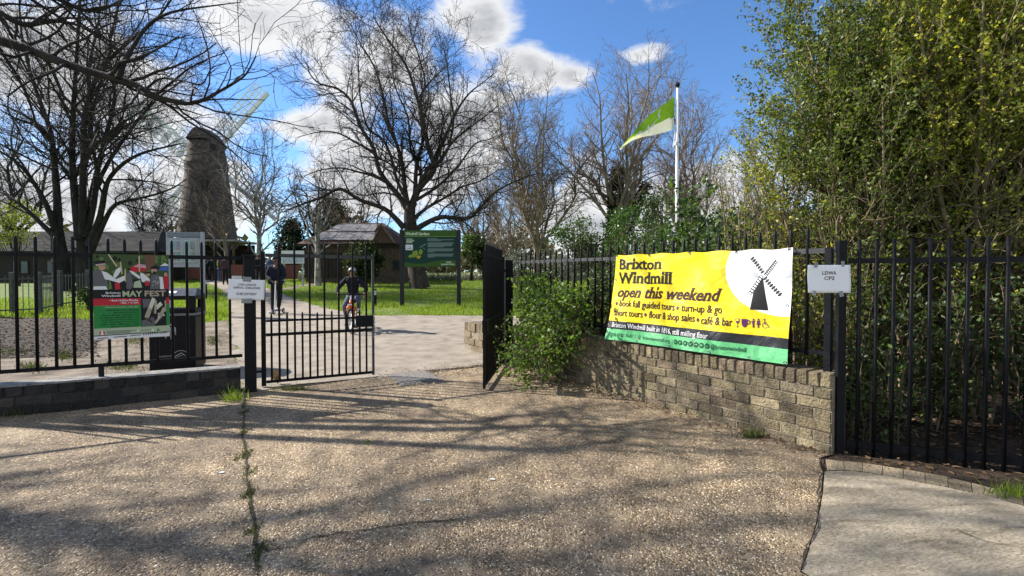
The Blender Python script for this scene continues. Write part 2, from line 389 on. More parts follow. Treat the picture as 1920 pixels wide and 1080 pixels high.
def pebble_material():
    m = bpy.data.materials.new('exposed_pebble_paving'); m.use_nodes = True; nt = m.node_tree; N = nt.nodes; L = nt.links
    b = N['Principled BSDF']; b.inputs['Roughness'].default_value = .82; b.inputs['Specular IOR Level'].default_value = .3
    tc = N.new('ShaderNodeTexCoord'); v = tc.outputs['Object']
    def noise(s, d=5, r=.6):
        n = N.new('ShaderNodeTexNoise'); L.new(v, n.inputs[0]); n.inputs['Scale'].default_value = s; n.inputs['Detail'].default_value = d; n.inputs['Roughness'].default_value = r; return n
    wob = noise(40, 2); mixv = N.new('ShaderNodeMix'); mixv.data_type = 'RGBA'; mixv.blend_type = 'ADD'; mixv.inputs[0].default_value = .012
    L.new(v, mixv.inputs[6]); L.new(wob.outputs['Color'], mixv.inputs[7])
    def vor(s, feat='F1'):
        n = N.new('ShaderNodeTexVoronoi'); n.feature = feat; L.new(mixv.outputs[2], n.inputs['Vector']); n.inputs['Scale'].default_value = s; return n
    vc = vor(84); ve = vor(84, 'DISTANCE_TO_EDGE'); vc.inputs['Randomness'].default_value = 1.0
    sep = N.new('ShaderNodeSeparateColor'); L.new(vc.outputs['Color'], sep.inputs[0])
    r = N.new('ShaderNodeValToRGB'); L.new(sep.outputs[0], r.inputs[0]); e = r.color_ramp.elements; r.color_ramp.interpolation = 'LINEAR'
    cols = [(0, (.10, .08, .06)), (.2, (.19, .15, .11)), (.4, (.29, .225, .155)), (.6, (.39, .295, .19)), (.78, (.47, .37, .245)), (.9, (.56, .48, .36)), (1, (.70, .64, .54))]
    e[0].position = 0; e[0].color = lin(cols[0][1]); e[1].position = 1; e[1].color = lin(cols[-1][1])
    for p, c in cols[1:-1]: x = e.new(p); x.color = lin(c)
    # which cells carry a stone (the rest are worn binder)
    wear = noise(1.7, 8, .68)
    wc = N.new('ShaderNodeMapRange'); L.new(wear.outputs[0], wc.inputs[0]); wc.inputs[1].default_value = .32; wc.inputs[2].default_value = .66; wc.inputs[3].default_value = .22; wc.inputs[4].default_value = .82
    ad = N.new('ShaderNodeMath'); ad.operation = 'ADD'; L.new(wc.outputs[0], ad.inputs[0])
    mm = N.new('ShaderNodeMath'); mm.operation = 'MULTIPLY'; L.new(sep.outputs[1], mm.inputs[0]); mm.inputs[1].default_value = .55; L.new(mm.outputs[0], ad.inputs[1])
    st = N.new('ShaderNodeMapRange'); L.new(ad.outputs[0], st.inputs[0]); st.inputs[1].default_value = .62; st.inputs[2].default_value = .74
    ed = N.new('ShaderNodeMapRange'); L.new(ve.outputs['Distance'], ed.inputs[0]); ed.inputs[1].default_value = .05; ed.inputs[2].default_value = .16
    on = N.new('ShaderNodeMath'); on.operation = 'MULTIPLY'; L.new(st.outputs[0], on.inputs[0]); L.new(ed.outputs[0], on.inputs[1])
    bind = N.new('ShaderNodeValToRGB'); bn = noise(9, 9, .75); L.new(bn.outputs[0], bind.inputs[0]); be = bind.color_ramp.elements
    be[0].position = .32; be[0].color = (.085, .068, .053, 1); be[1].position = .7; be[1].color = (.30, .25, .19, 1)
    mx = N.new('ShaderNodeMix'); mx.data_type = 'RGBA'; L.new(on.outputs[0], mx.inputs[0]); L.new(bind.outputs[0], mx.inputs[6]); L.new(r.outputs[0], mx.inputs[7])
    # broad stains and brownish leaf dust
    sn = noise(1.1, 9, .72); sr = N.new('ShaderNodeValToRGB'); L.new(sn.outputs[0], sr.inputs[0]); se = sr.color_ramp.elements
    se[0].position = .33; se[0].color = (.50, .46, .42, 1); se[1].position = .60; se[1].color = (1.58, 1.47, 1.28, 1)
    mu = N.new('ShaderNodeMix'); mu.data_type = 'RGBA'; mu.blend_type = 'MULTIPLY'; mu.inputs[0].default_value = 1
    L.new(mx.outputs[2], mu.inputs[6]); L.new(sr.outputs[0], mu.inputs[7]); L.new(mu.outputs[2], b.inputs['Base Color'])
    hs = N.new('ShaderNodeMath'); hs.operation = 'MULTIPLY'; L.new(on.outputs[0], hs.inputs[0])
    dm = N.new('ShaderNodeMapRange'); L.new(vc.outputs['Distance'], dm.inputs[0]); dm.inputs[1].default_value = .75; dm.inputs[2].default_value = 0
    L.new(dm.outputs[0], hs.inputs[1])
    fine = N.new('ShaderNodeMath'); fine.operation = 'MULTIPLY_ADD'; L.new(bn.outputs[0], fine.inputs[0]); fine.inputs[1].default_value = .5; L.new(hs.outputs[0], fine.inputs[2])
    bp = N.new('ShaderNodeBump'); bp.inputs['Strength'].default_value = 1.0; bp.inputs['Distance'].default_value = .012
    L.new(fine.outputs[0], bp.inputs['Height']); L.new(bp.outputs[0], b.inputs['Normal'])
    return m
M_pebble = pebble_material()
M_lawn = mat('lawn_soil', [(.05, .075, .013), (.10, .15, .02), (.15, .19, .035)], 2.2, .95, .6, 40, detail=10)
M_path = mat('worn_tarmac_path', [(.17, .142, .11), (.285, .243, .195), (.36, .31, .25)], 3, .92, .5, 120, detail=12)
M_soil = mat('bare_soil', [(.05, .036, .026), (.12, .09, .065), (.23, .185, .145)], 4, .95, .8, 60, detail=12)
M_dust = mat('trodden_pale_soil', [(.06, .045, .032), (.17, .135, .10), (.29, .245, .19)], 3, .95, .7, 50, detail=12)
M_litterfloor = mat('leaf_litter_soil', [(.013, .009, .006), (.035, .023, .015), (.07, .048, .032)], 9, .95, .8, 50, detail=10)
M_concrete = mat('old_concrete', [(.13, .107, .078), (.31, .26, .185), (.44, .37, .27), (.53, .45, .34)], 4.5, .95, 1.0, 45, detail=15, stretch=(.8, 2.6, 1), stops=[.25, .42, .58, .75], dist=.6)
M_crackdark = mat('crack_dirt', [(.02, .016, .011), (.075, .06, .042)], 40, .98)
M_patch = mat('tar_patch', [(.07, .062, .056), (.125, .112, .10)], 20, .95, .6, 150, detail=10)
M_grate = mat('worn_iron_cover', [(.13, .12, .11), (.27, .25, .22)], 25, .7, .5, 60, metal=.2)

WALL = [Vector(p) for p in ((2.135, 3.19, 0), (1.60, 3.99, 0), (1.04, 4.86, 0), (.46, 5.75, 0), (.02, 6.50, 0))]   # front face of the low right wall
LW = [Vector((-5.6, 3.31, 0)), Vector((-4.30, 4.04, 0)), Vector((-2.78, 4.895, 0))]                                   # front face of the left wall
GL, GRp = Vector((-2.70, 4.94, 0)), Vector((-.06, 6.58, 0))                                                           # the two gate posts

sheet('lawn', [(-900, -60), (900, -60), (900, 1500), (-900, 1500)], 0, M_lawn)
# soil round the hedges on the right and on the left behind the railing
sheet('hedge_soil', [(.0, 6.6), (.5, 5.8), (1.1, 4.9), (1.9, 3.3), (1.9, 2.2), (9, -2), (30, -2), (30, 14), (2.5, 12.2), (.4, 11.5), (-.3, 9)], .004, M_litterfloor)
sheet('bare_soil', [(-2.7, 5.0), (-4.3, 4.08), (-9, 1.5), (-16, 4), (-16, 9), (-11, 10.2)] +
      [tuple(gp(x, y)[:2]) for x, y in ((0, 596), (170, 600), (300, 605), (378, 606), (425, 601), (440, 640), (452, 690))], .004, M_dust, jag=.3)
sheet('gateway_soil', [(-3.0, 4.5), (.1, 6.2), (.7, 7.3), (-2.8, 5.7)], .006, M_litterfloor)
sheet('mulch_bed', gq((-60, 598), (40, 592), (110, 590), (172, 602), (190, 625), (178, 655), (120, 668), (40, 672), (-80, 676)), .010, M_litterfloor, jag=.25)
path_px_right = [(700, 592), (660, 588), (610, 578), (570, 566), (535, 553), (512, 544), (497, 539), (474, 534), (455, 531), (440, 529), (455, 527)]
path_px_left = [(375, 527), (385, 531), (402, 536), (416, 545), (424, 556), (429, 572), (430, 590), (428, 604), (434, 640), (446, 690), (452, 718)]
sheet('path', [tuple(gp(x, y)[:2]) for x, y in [(1030, 594), (905, 592.5), (800, 592)] + path_px_right + path_px_left] + [(-2.62, 5.02), (-.1, 6.62), (.5, 8.2)],
      .008, M_path, jag=.35)
sheet('side_path', gq((512, 544), (560, 535), (612, 527), (648, 521), (700, 520), (650, 523.5), (600, 533), (540, 543)), .006, M_dust, jag=.4)
drive = [(-14, -3), (2.2, -3), (1.62, .5)]
edge_px = [(1500, 1078), (1512, 1042), (1530, 985), (1540, 930), (1543, 890), (1535, 862)]
drive += [tuple(gp(x, y)[:2]) for x, y in edge_px]
drive += [(2.14, 3.17), (1.60, 3.99), (1.04, 4.86), (.46, 5.75), (-.03, 6.52), (-2.66, 4.98), (-2.78, 4.9), (-4.3, 4.04), (-5.6, 3.31), (-14, -1)]
sheet('driveway', drive, .012, M_pebble, jag=.22)
slab_edge = [tuple(gp(x+3, y)[:2]) for x, y in edge_px]
strip_top = [(1548, 866), (1610, 872), (1690, 884), (1770, 898), (1850, 918), (1925, 938), (2300, 1040)]
sheet('concrete_pavement', [(2.25, -3), (1.66, .5)] + slab_edge[:-1] + [tuple(gp(x, y)[:2]) for x, y in
      ((1556, 888), (1600, 888), (1680, 900), (1770, 918), (1850, 935), (1925, 956), (2300, 1065))] + [(12, -3)], .016, M_concrete, jag=.2)

# ------------------------------------------------------------------ bricks
def brick_template(L, W, H, bev=.004):
    bm = bmesh.new(); bmesh.ops.create_cube(bm, size=1)
    for v in bm.verts: v.co = Vector((v.co.x*L, v.co.y*W, v.co.z*H))
    bmesh.ops.bevel(bm, geom=bm.edges[:], offset=bev, segments=2, affect='EDGES', profile=.6)
    vs = [v.co.copy() for v in bm.verts]; bm.verts.ensure_lookup_table()
    fs = [tuple(v.index for v in f.verts) for f in bm.faces]; bm.free(); return vs, fs
class Line2:
    def __init__(s, pts):
        s.p = pts; s.d = [0]
        for a, b in zip(pts, pts[1:]): s.d.append(s.d[-1]+(b-a).length)
        s.L = s.d[-1]
    def at(s, d):
        for i in range(len(s.p)-1):
            if d <= s.d[i+1] or i == len(s.p)-2:
                t = (d-s.d[i])/(s.d[i+1]-s.d[i]); T = (s.p[i+1]-s.p[i]).normalized()
                return s.p[i].lerp(s.p[i+1], t) if t <= 1 else s.p[i+1]+T*(d-s.d[-1]), T
def brick_wall(line, front, thick, courses, ch, blen, cop_w, cop_h, cols, z0=0.0, jit=.004, d0=0.0, d1=None, base_fn=None):
    """returns (bricks MB with colours, coping MB, mortar MB). front = unit sign: outward normal is T rotated by front*90deg"""
    B, C, Mo = MB(), MB(), MB(); B.c = []; C.c = []
    d1 = d1 or line.L
    def put(mb, tmpl, d, z, depth):
        p, T = line.at(d); n = Vector((-T.y, T.x, 0))*front
        c = p - n*(thick/2) + n*U(-jit, jit)
        vs, fs = tmpl; k = rnd.choice(cols); s = U(.62, 1.3); cc = [k[0]*s, k[1]*s, k[2]*s, 1]
        R = Matrix((T, n, Vector((0, 0, 1)))).transposed() @ Matrix.Rotation(rnd.gauss(0, .008), 3, 'Y') @ Matrix.Rotation(rnd.gauss(0, .01), 3, 'Z')
        sc_ = Vector((U(.975, 1.0), 1, U(.95, 1.0)))
        ws = []
        for v in vs:
            q = Vector((v.x*sc_.x, v.y, v.z*sc_.z)); q += Vector((rnd.gauss(0, .0019), rnd.gauss(0, .0019), rnd.gauss(0, .0019)))
            ws.append(c + R @ q + Vector((0, 0, z)))
        mb.raw(ws, fs); mb.c += [cc]*len(ws)
    tb = brick_template(blen-.010, thick, ch-.010); th = brick_template(blen/2-.010, thick, ch-.010)
    for r in range(courses):
        d = d0 + (blen/2 if r % 2 else 0)
        if r % 2: put(B, th, d0+blen/4, z0+ch*(r+.5), thick)
        while d + blen <= d1+.001: put(B, tb, d+blen/2, z0+ch*(r+.5), thick); d += blen
        if d1-d > .06:
            t2 = brick_template(d1-d-.010, thick, ch-.010); put(B, t2, (d+d1)/2, z0+ch*(r+.5), thick)
    tc = brick_template(cop_w-.012, thick+.012, cop_h-.006, .008); n = int((d1-d0)/cop_w)
    for i in range(n):
        put(C, tc, d0+(i+.5)*(d1-d0)/n, z0+courses*ch+cop_h/2+U(-.004, .004), thick)
    k = max(2, int((d1-d0)/.25))
    top = z0+courses*ch
    for i in range(k):
        a, Ta = line.at(d0+(d1-d0)*i/k); b, Tb = line.at(d0+(d1-d0)*(i+1)/k)
        na = Vector((-Ta.y, Ta.x, 0))*front
        q = [a-na*.007, b-na*.007, b-na*(thick-.007), a-na*(thick-.007)]
        Mo.prism([v+Vector((0, 0, z0-.05)) for v in q], (0, 0, top-z0+.05+cop_h-.016))
    return B, C, Mo
M_brick = mat('weathered_stock_brick', [(.38, .37, .36), (1.25, 1.2, 1.1)], 9, .92, .8, 60, attr='color', detail=10)
M_brickdark = mat('dark_wall_brick', [(.6, .6, .6), (1.2, 1.2, 1.2)], 14, .7, .6, 60, attr='color', detail=8)  # very dark brick tone for the whole left wall
M_mortar = mat('grey_mortar', [(.17, .145, .105), (.31, .265, .195)], 14, .95, .7, 70, detail=10)
M_mortardark = mat('dark_wall_mortar', [(.03, .03, .03), (.07, .068, .065)], 14, .95, .6, 70)
stock = [(.30, .235, .145), (.27, .205, .125), (.245, .19, .125), (.32, .25, .155), (.22, .165, .11), (.27, .195, .135), (.205, .16, .11)]
stock = [(r*.80+.012, g_*.86+.012, b_*.90+.010) for r, g_, b_ in stock]
wl = Line2(WALL)
w1 = thing('brick_wall', (1.6, 3.99, 0), 'low curving wall of weathered yellow stock brick under the yellow banner', 'wall')
B, C, Mo = brick_wall(wl, 1, .215, 6, .075, .225, .075, .1025, stock, z0=-.01)
B.build('brickwork', M_brick, w1); C.build('coping', M_brick, w1); Mo.build('mortar', M_mortar, w1)
ll = Line2(LW)
w2 = thing('brick_wall', (-4.3, 4.04, 0), 'low dark brick wall carrying the railings beside the litter bin', 'wall')
darkb = [(.026, .024, .023), (.036, .033, .031), (.02, .019, .018), (.055, .047, .04), (.03, .027, .025)]
B, C, Mo = brick_wall(ll, -1, .23, 2, .085, .24, .115, .095, darkb, z0=.0)
B.build('brickwork', M_brickdark, w2); C.build('coping', M_brickdark, w2); Mo.build('mortar', M_mortardark, w2)
cap_m = MB()
for i in range(12):
    a, T = ll.at(ll.L*i/12); b, _ = ll.at(ll.L*(i+1)/12); n = Vector((T.y, -T.x, 0))
    cap_m.prism([v+Vector((0, 0, .257)) for v in (a+n*.008, b+n*.008, b-n*.225, a-n*.225)], (0, 0, .012))
cap_m.build('cement_top', mat('pale_cement_top', [(.07, .065, .06), (.36, .35, .33)], 11, .9, .7, 60), w2)
stub = [Vector((-.80, 8.0, 0)), Vector((-.12, 6.9, 0))]
w3 = thing('brick_wall', (-.8, 8.0, 0), 'short stub of crumbling stone coloured wall behind the open right gate leaf', 'wall')
B, C, Mo = brick_wall(Line2(stub), -1, .3, 3, .11, .26, .14, .14, [(.25, .2, .135), (.21, .17, .12), (.29, .235, .16)], z0=-.01, jit=.012)
B.build('brickwork', M_brick, w3); C.build('coping', M_brick, w3); Mo.build('mortar', M_mortar, w3)
# brick edging strip along the pavement
es = MB(); es.c = []
etop = [gp(x, y) for x, y in strip_top]; ebot = [gp(x, y) for x, y in ((1552, 886), (1602, 887), (1682, 899), (1772, 917), (1852, 934), (1927, 955), (2305, 1063))]
lt, lb = Line2([Vector((p.x, p.y, 0)) for p in etop]), Line2([Vector((p.x, p.y, 0)) for p in ebot])
nb = 15
for i in range(nb):
    a0, _ = lt.at(lt.L*(i+.015)/nb); a1, _ = lt.at(lt.L*(i+.985)/nb); b0, _ = lb.at(lb.L*(i+.015)/nb); b1, _ = lb.at(lb.L*(i+.985)/nb)
    s = U(.7, 1.15); z = .0175+U(-.0015, .0015)
    es.prism([v+Vector((0, 0, -.02)) for v in (b0, b1, a1, a0)], (0, 0, z+.02)); es.c += [[.30*s, .25*s, .18*s, 1]]*8
o = es.build('brick_edging', M_brick, None, bevel=.0015); o['kind'] = 'structure'

# ------------------------------------------------------------------ cracks, patches, cover
def strip(name, px, w, off, m, wob=.02):
    P = [gp(x, y) for x, y in px]; ln = Line2([Vector((p.x, p.y, 0)) for p in P]); n = int(ln.L/.03); mb = MB(); prev = None
    wv = ov = 0
    for i in range(n+1):
        p, T = ln.at(ln.L*i/n); nn = Vector((-T.y, T.x, 0)); ov = ov*.8+rnd.gauss(0, wob*.5); wv = wv*.6+rnd.gauss(0, .3)
        hw = w*.5*max(.15, 1+wv); c = p+nn*ov; z = Vector((0, 0, g(p.y)+off))
        cur = (c-nn*hw+z, c+nn*hw+z)
        if prev: mb.face([prev[0], prev[1], cur[1], cur[0]])
        prev = cur
    o = mb.build(name, m); o['kind'] = 'structure'
    return o
crack_px = [(458, 752), (455, 800), (459, 850), (463, 900), (470, 950), (478, 1000), (486, 1040), (476, 1090), (470, 1200)]
strip('driveway_crack', crack_px, .013, .0165, M_crackdark, .007)
strip('driveway_crack', [(484, 1036), (560, 1030), (590, 1012), (680, 1000), (800, 985), (900, 972)], .008, .0165, M_crackdark, .012)
strip('driveway_crack', [(1500, 1075), (1514, 1040), (1531, 985), (1541, 930), (1544, 890), (1537, 862)], .007, .021, M_crackdark, .009)
strip('driveway_crack', [(1795, 1002), (1850, 1024), (1925, 1036)], .005, .021, M_crackdark, .006)
def blot(name, px, py, rx, ry, off, m):
    c = gp(px, py); mb = MB(); pts = []
    ph = [U(0, 6.28) for _ in range(4)]
    for i in range(40):
        a = 2*math.pi*i/40; k = 1+.16*math.sin(2*a+ph[0])+.1*math.sin(3*a+ph[1])+.07*math.sin(7*a+ph[2])+rnd.gauss(0, .03)
        pts.append((c.x+rx*k*math.cos(a), c.y+ry*k*math.sin(a)))
    o = sheet(name, pts, off, m); return o
cv = thing('drain_cover', gp(775, 711), 'square worn metal drain cover let into the paving between the gate leaves', 'drain cover')
q = gq((722, 704), (796, 697), (830, 714), (752, 726)); mb = MB(); mb.prism([p+Vector((0, 0, -.01)) for p in q], (0, 0, .029)); mb.build('frame', M_grate, cv)
c = sum(q, Vector())/4; mb = MB(); mb.prism([c+(p-c)*.86+Vector((0, 0, .019)) for p in q], (0, 0, .006)); mb.build('lid', M_grate, cv)
for i in range(1, 6):
    a_, b2_ = q[0].lerp(q[1], i/6), q[3].lerp(q[2], i/6); a_, b2_ = c+(a_-c)*.8, c+(b2_-c)*.8; mb = MB(); mb.bar(a_+Vector((0, 0, .027)), b2_+Vector((0, 0, .027)), .012, .006); mb.build('ridge', M_grate, cv)
# ------------------------------------------------------------------ lettering
_tc = {}
def glyphs(s, bold=0.0):
    """filled outline of a line of text: (verts2d, faces), cap height 1, starting at x=0"""
    k = (s, bold)
    if k in _tc: return _tc[k]
    cu = bpy.data.curves.new('tmp', 'FONT'); cu.body = s; cu.size = 1; cu.resolution_u = 2; cu.offset = bold; cu.fill_mode = 'FRONT'
    ob = bpy.data.objects.new('tmp', cu); col.objects.link(ob)
    me = ob.to_mesh()
    vs = [(v.co.x, v.co.y) for v in me.vertices]; fs = [tuple(p.vertices) for p in me.polygons]
    ob.to_mesh_clear(); bpy.data.objects.remove(ob); bpy.data.curves.remove(cu)
    _tc[k] = (vs, fs); return vs, fs
_H = glyphs('H'); CAPH = max(y for _, y in _H[0]) - min(y for _, y in _H[0])
def spans(vs, fs, y):
    out = []
    for f in fs:
        xs = []
        n = len(f)
        for i in range(n):
            (x0, y0), (x1, y1) = vs[f[i]], vs[f[(i+1) % n]]
            if (y0-y)*(y1-y) < 0: xs.append(x0+(x1-x0)*(y-y0)/(y1-y0))
        if len(xs) >= 2: out.append((min(xs), max(xs)))
    out.sort(); r = []
    for a, b in out:
        if r and a <= r[-1][1]+.012: r[-1][1] = max(b, r[-1][1])
        else: r.append([a, b])
    return r
def text2d(s, x, y, h, w=None, bold=0.0, shear=0.0, serif=False, align='l'):
    """list of 2-d polygons: baseline at y, cap height h, width w (natural when None)"""
    vs, fs = glyphs(s, bold)
    polys = [[vs[i] for i in f] for f in fs]
    if serif:
        t = .055
        for yy, up in ((.03, 0), (.03*0+CAPH*.735, 1), (CAPH*.965, 1)):
            for a, b in spans(vs, fs, yy):
                if b-a < .24:
                    base = yy-.035 if not up else yy+.0
                    l, r = (a-.055, b+.055) if not up or yy > CAPH*.9 else (a-.06, b)
                    polys.append([(l, base), (r, base), (r, base+t), (l, base+t)])
    xs = [p[0] for q in polys for p in q]; x0, x1 = min(xs), max(xs)
    k = h/CAPH; kx = (w/(x1-x0)) if w else k
    W = (x1-x0)*kx
    ox = x - (W if align == 'r' else W/2 if align == 'c' else 0)
    return [[(ox+(px_-x0)*kx+shear*py_*k, y+py_*k) for px_, py_ in q] for q in polys]
def disc(cx, cy, r, n=24, ry=None): return [(cx+r*math.cos(2*math.pi*i/n), cy+(ry or r)*math.sin(2*math.pi*i/n)) for i in range(n)]
def rect(x0, y0, x1, y1): return [(x0, y0), (x1, y0), (x1, y1), (x0, y1)]
def line(x0, y0, x1, y1, w):
    d = Vector((x1-x0, y1-y0)).normalized()*w/2; nx, ny = -d.y, d.x
    return [(x0+nx, y0+ny), (x0-nx, y0-ny), (x1-nx, y1-ny), (x1+nx, y1+ny)]
def poly_sub(poly, step):
    """clip a convex polygon into vertical slices so it can follow a curved sheet"""
    x0 = min(p[0] for p in poly); x1 = max(p[0] for p in poly)
    if x1-x0 <= step: return [poly]
    def clip(P, xc, keep_less):
        r = []
        for a, b in zip(P, P[1:]+P[:1]):
            ia = (a[0] <= xc) == keep_less or a[0] == xc; ib = (b[0] <= xc) == keep_less or b[0] == xc
            if ia: r.append(a)
            if ia != ib:
                t = (xc-a[0])/(b[0]-a[0]); r.append((xc, a[1]+(b[1]-a[1])*t))
        return r
    out = []; rest = list(poly); k = math.floor(x0/step)+1
    while k*step < x1:
        l = clip(rest, k*step, True)
        if len(l) > 2: out.append(l)
        rest = clip(rest, k*step, False); k += 1
        if len(rest) < 3: break
    if len(rest) > 2: out.append(rest)
    return out
class Print:
    """flat graphics laid on a mapped sheet; map(x, y, lift) -> point; every layer 0.7 mm over the one below"""
    def __init__(s, fmap, step=None, lift=.0008): s.mb = MB(); s.map = fmap; s.mats = []; s.step = step; s.k = lift
    def add(s, polys, m, layer=1):
        if polys and not isinstance(polys[0], list): polys = [polys]
        if m not in s.mats: s.mats.append(m)
        mi = s.mats.index(m)
        for p in polys:
            parts = poly_sub(p, s.step) if s.step else [p]
            if s.step: parts = [[(y, x) for x, y in r] for q in parts for r in poly_sub([(y, x) for x, y in q], s.step*2.2)]
            for q in parts: s.mb.face([s.map(x, y, layer*s.k) for x, y in q], mi)
    def text(s, t, x, y, h, m, layer=2, **k): s.add(text2d(t, x, y, h, **k), m, layer)
    def build(s, name, parent=None): 
        i0 = parent_base(parent) if parent else Vector()
        me = bpy.data.meshes.new(name); me.from_pydata([tuple(Vector(v)-i0) for v in s.mb.v], [], s.mb.f)
        for m in s.mats: me.materials.append(m)
        me.polygons.foreach_set('material_index', s.mb.m); me.update()
        o = bpy.data.objects.new(name, me); col.objects.link(o)
        if parent: o.parent = parent
        return o
def flat_map(o, ux, uz, n):
    o, ux, uz, n = map(Vector, (o, ux, uz, n))
    return lambda x, y, l: o+ux*x+uz*y+n*l

# ------------------------------------------------------------------ railings and gates
UP = Vector((0, 0, 1))
def on_plane(A, B, px, py):
    """where the sight line of a picture point meets the upright plane through A and B"""
    r = ray(px, py); d = (B-A); n = Vector((-d.y, d.x, 0)); o = Vector((0, 0, CAMZ))
    t = (A-o).dot(n)/r.dot(n); return o+r*t
def spike(mb, p, z0, z1, r=.0125):
    mb.tube([(p.x, p.y, z0), (p.x, p.y, z1-.035), (p.x, p.y, z1-.012), (p.x, p.y, z1)], [r, r, r*.72, r*.25], 8)
# left railing on the dark wall
nL = Vector((.49, -.871, 0)); offL = -nL*.11
fl = thing('metal_railing', LW[1]+offL, 'black round bar railing on the dark brick wall carrying the festival poster', 'railing')
A, B_ = LW[1]+offL, LW[2]+offL; dL = (B_-A).normalized()
e0, e1 = A-dL*1.1, B_+dL*.02
for z, h in ((1.39, .038), (.375, .034)):
    m = MB(); m.bar(e0+UP*z, e1+UP*z, .012, h); m.build('rail', M_blackrust, fl)
for px in (-78, -41, -5, 31, 68, 104, 138, 171, 204, 235, 265, 294, 323, 351, 379, 405, 431, 449):
    p = on_plane(A, B_, px, 560); m = MB()
    if px == 449: continue
    spike(m, p, .36, 1.555+U(-.006, .006)); m.build('bar', M_black, fl, smooth=True)
m = MB(); p = on_plane(A, B_, 190, 700); m.bar((p.x, p.y, .26), (p.x, p.y, .37), .03); m.build('foot', M_blackrust, fl)
# left gate post
def post(loc, w, h, label, rz, tip=None, cap=True, dp=None):
    t = thing('gate_post', loc, label, 'gate post')
    m = MB(); m.box((loc.x, loc.y, h/2-.03), (w, dp or w, h+.06), rz); m.build('post', M_blackrust, t, bevel=.006)
    if cap: m = MB(); m.box((loc.x, loc.y, h+.008), (w*1.22, w*1.22, .022), rz); m.build('cap', M_blackrust, t, bevel=.004)
    if tip: m = MB(); spike(m, loc, h+.01, tip, .014); m.build('finial', M_black, t, smooth=True)
    return t
rzL = math.atan2(dL.y, dL.x)
gpl = post(GL, .108, 1.40, 'square black left gate post holding the white checkpoint notice', rzL, 1.56)
# sticker torn across the post
mp = flat_map(GL+Vector((.49, -.871, 0))*.0555+UP*.97, (.871, .49, 0), UP, (.49, -.871, 0))
pr = Print(mp, lift=.001); pr.add([[(-.025, 0), (.02, -.004), (.024, -.02), (.012, -.02), (.008, -.032), (.0, -.03), (.002, -.014), (-.024, -.012)]], M_white, 1); pr.build('torn_sticker', gpl)
def gate_leaf(P, Q, label, n=15, plate=False):
    t = thing('gate_leaf', P, label, 'gate'); d = (Q-P).normalized(); L = (Q-P).length
    m = MB(); m.bar(P+UP*.02, P+UP*1.47, .045, up=d); m.build('hinge_stile', M_blackrust, t)
    m = MB(); m.bar(Q+UP*.03, Q+UP*1.47, .026, up=d); m.build('stile', M_railgrey if not plate else M_blackrust, t)
    for z, h in ((1.43, .038), (.72, .024), (.57, .032), (.06, .03)):
        m = MB(); m.bar(P+UP*z+d*.024, Q+UP*z-d*.014, .014, h); m.build('rail', M_railgrey if z > 1 and not plate else M_blackrust, t)
    for k in range(1, n):
        p = P+d*L*k/n; m = MB(); z1 = 1.567 if k % 2 == 0 or plate else .81
        if k % 2 and not plate: z1 = .81+U(-.01, .01)
        spike(m, p, .05, z1, .0115); m.build('bar', M_blackrust if k % 3 == 0 else M_black, t, smooth=True)
    q = Q-d*.105
    m = MB(); m.box(q+UP*.675, (.19, .05, .135), math.atan2(d.y, d.x)); m.build('lock_box', M_black, t, bevel=.006)
    for z in (.18, 1.3):
        m = MB(); m.tube([P+UP*z, P-d*.16+UP*z], .014, 8); m.build('hinge', M_black, t)
    return t, d
HL, FL = gp(495, 727), gp(700, 707)
HL.z = FL.z = 0
gl, dG = gate_leaf(HL, FL, 'left black gate leaf of two tier bars standing ajar beside the post')
def chain(P, n, label):
    t = tag(empty('chain', P), label, 'chain')
    mb = MB(); p = Vector(P)
    for i in range(n):
        a = Vector((rnd.gauss(0, .004), rnd.gauss(0, .004), -.024)); c = p+a*.5
        k = 10; R = Matrix.Rotation(math.pi/2*(i % 2)+U(-.4, .4), 3, 'Z')
        pts = [c+R @ Vector((.009*math.cos(2*math.pi*j/k), 0, .017*math.sin(2*math.pi*j/k))) for j in range(k+1)]
        mb.tube(pts, .0034, 5, cap=False); p += a
    mb.build('links', M_metal, t, smooth=True); return t
chain(FL+Vector((.02, -.02, .76)), 12, 'steel chain hanging from the lock of the left gate leaf')
FRt, HR = gp(908, 734), Vector((-.125, 6.46, 0)); FRt.z = 0
gr, _ = gate_leaf(HR, FRt, 'right black gate leaf swung wide open and seen almost edge on', n=14, plate=True)
d = (FRt-HR).normalized()
gpr = post(GRp, .115, 1.43, 'square black right gate post at the end of the curving wall', .4, None, cap=False)
# fence along the curving wall
nR = Vector((-.82, -.572, 0))
fline = Line2([p - (Vector((-T.y, T.x, 0)))*.105 for p, T in [(WALL[0], (WALL[1]-WALL[0]).normalized()), (WALL[1], (WALL[2]-WALL[0]).normalized()), (WALL[2], (WALL[3]-WALL[1]).normalized()), (WALL[3], (WALL[4]-WALL[2]).normalized()), (WALL[4], (WALL[4]-WALL[3]).normalized())]])
fr = thing('metal_railing', WALL[1], 'black spiked railing on the curving brick wall with the yellow banner tied to it', 'railing')
m = MB(); pts = []
k = 24; dd0 = .03; dd1 = fline.L+.02
for i in range(k):
    a, _ = fline.at(dd0+(dd1-dd0)*i/k); b, _ = fline.at(dd0+(dd1-dd0)*(i+1)/k); za = 1.372+.028*i/k; zb = 1.372+.028*(i+1)/k
    m.bar(a+UP*za, b+UP*zb, .014, .036)
m.build('top_rail', M_railgrey, fr)
m = MB()
for i in range(k):
    a, _ = fline.at(dd0+(dd1-dd0)*i/k); b, _ = fline.at(dd0+(dd1-dd0)*(i+1)/k); m.bar(a+UP*.66, b+UP*.66, .014, .03)
m.build('bottom_rail', M_black, fr)
dd = .21
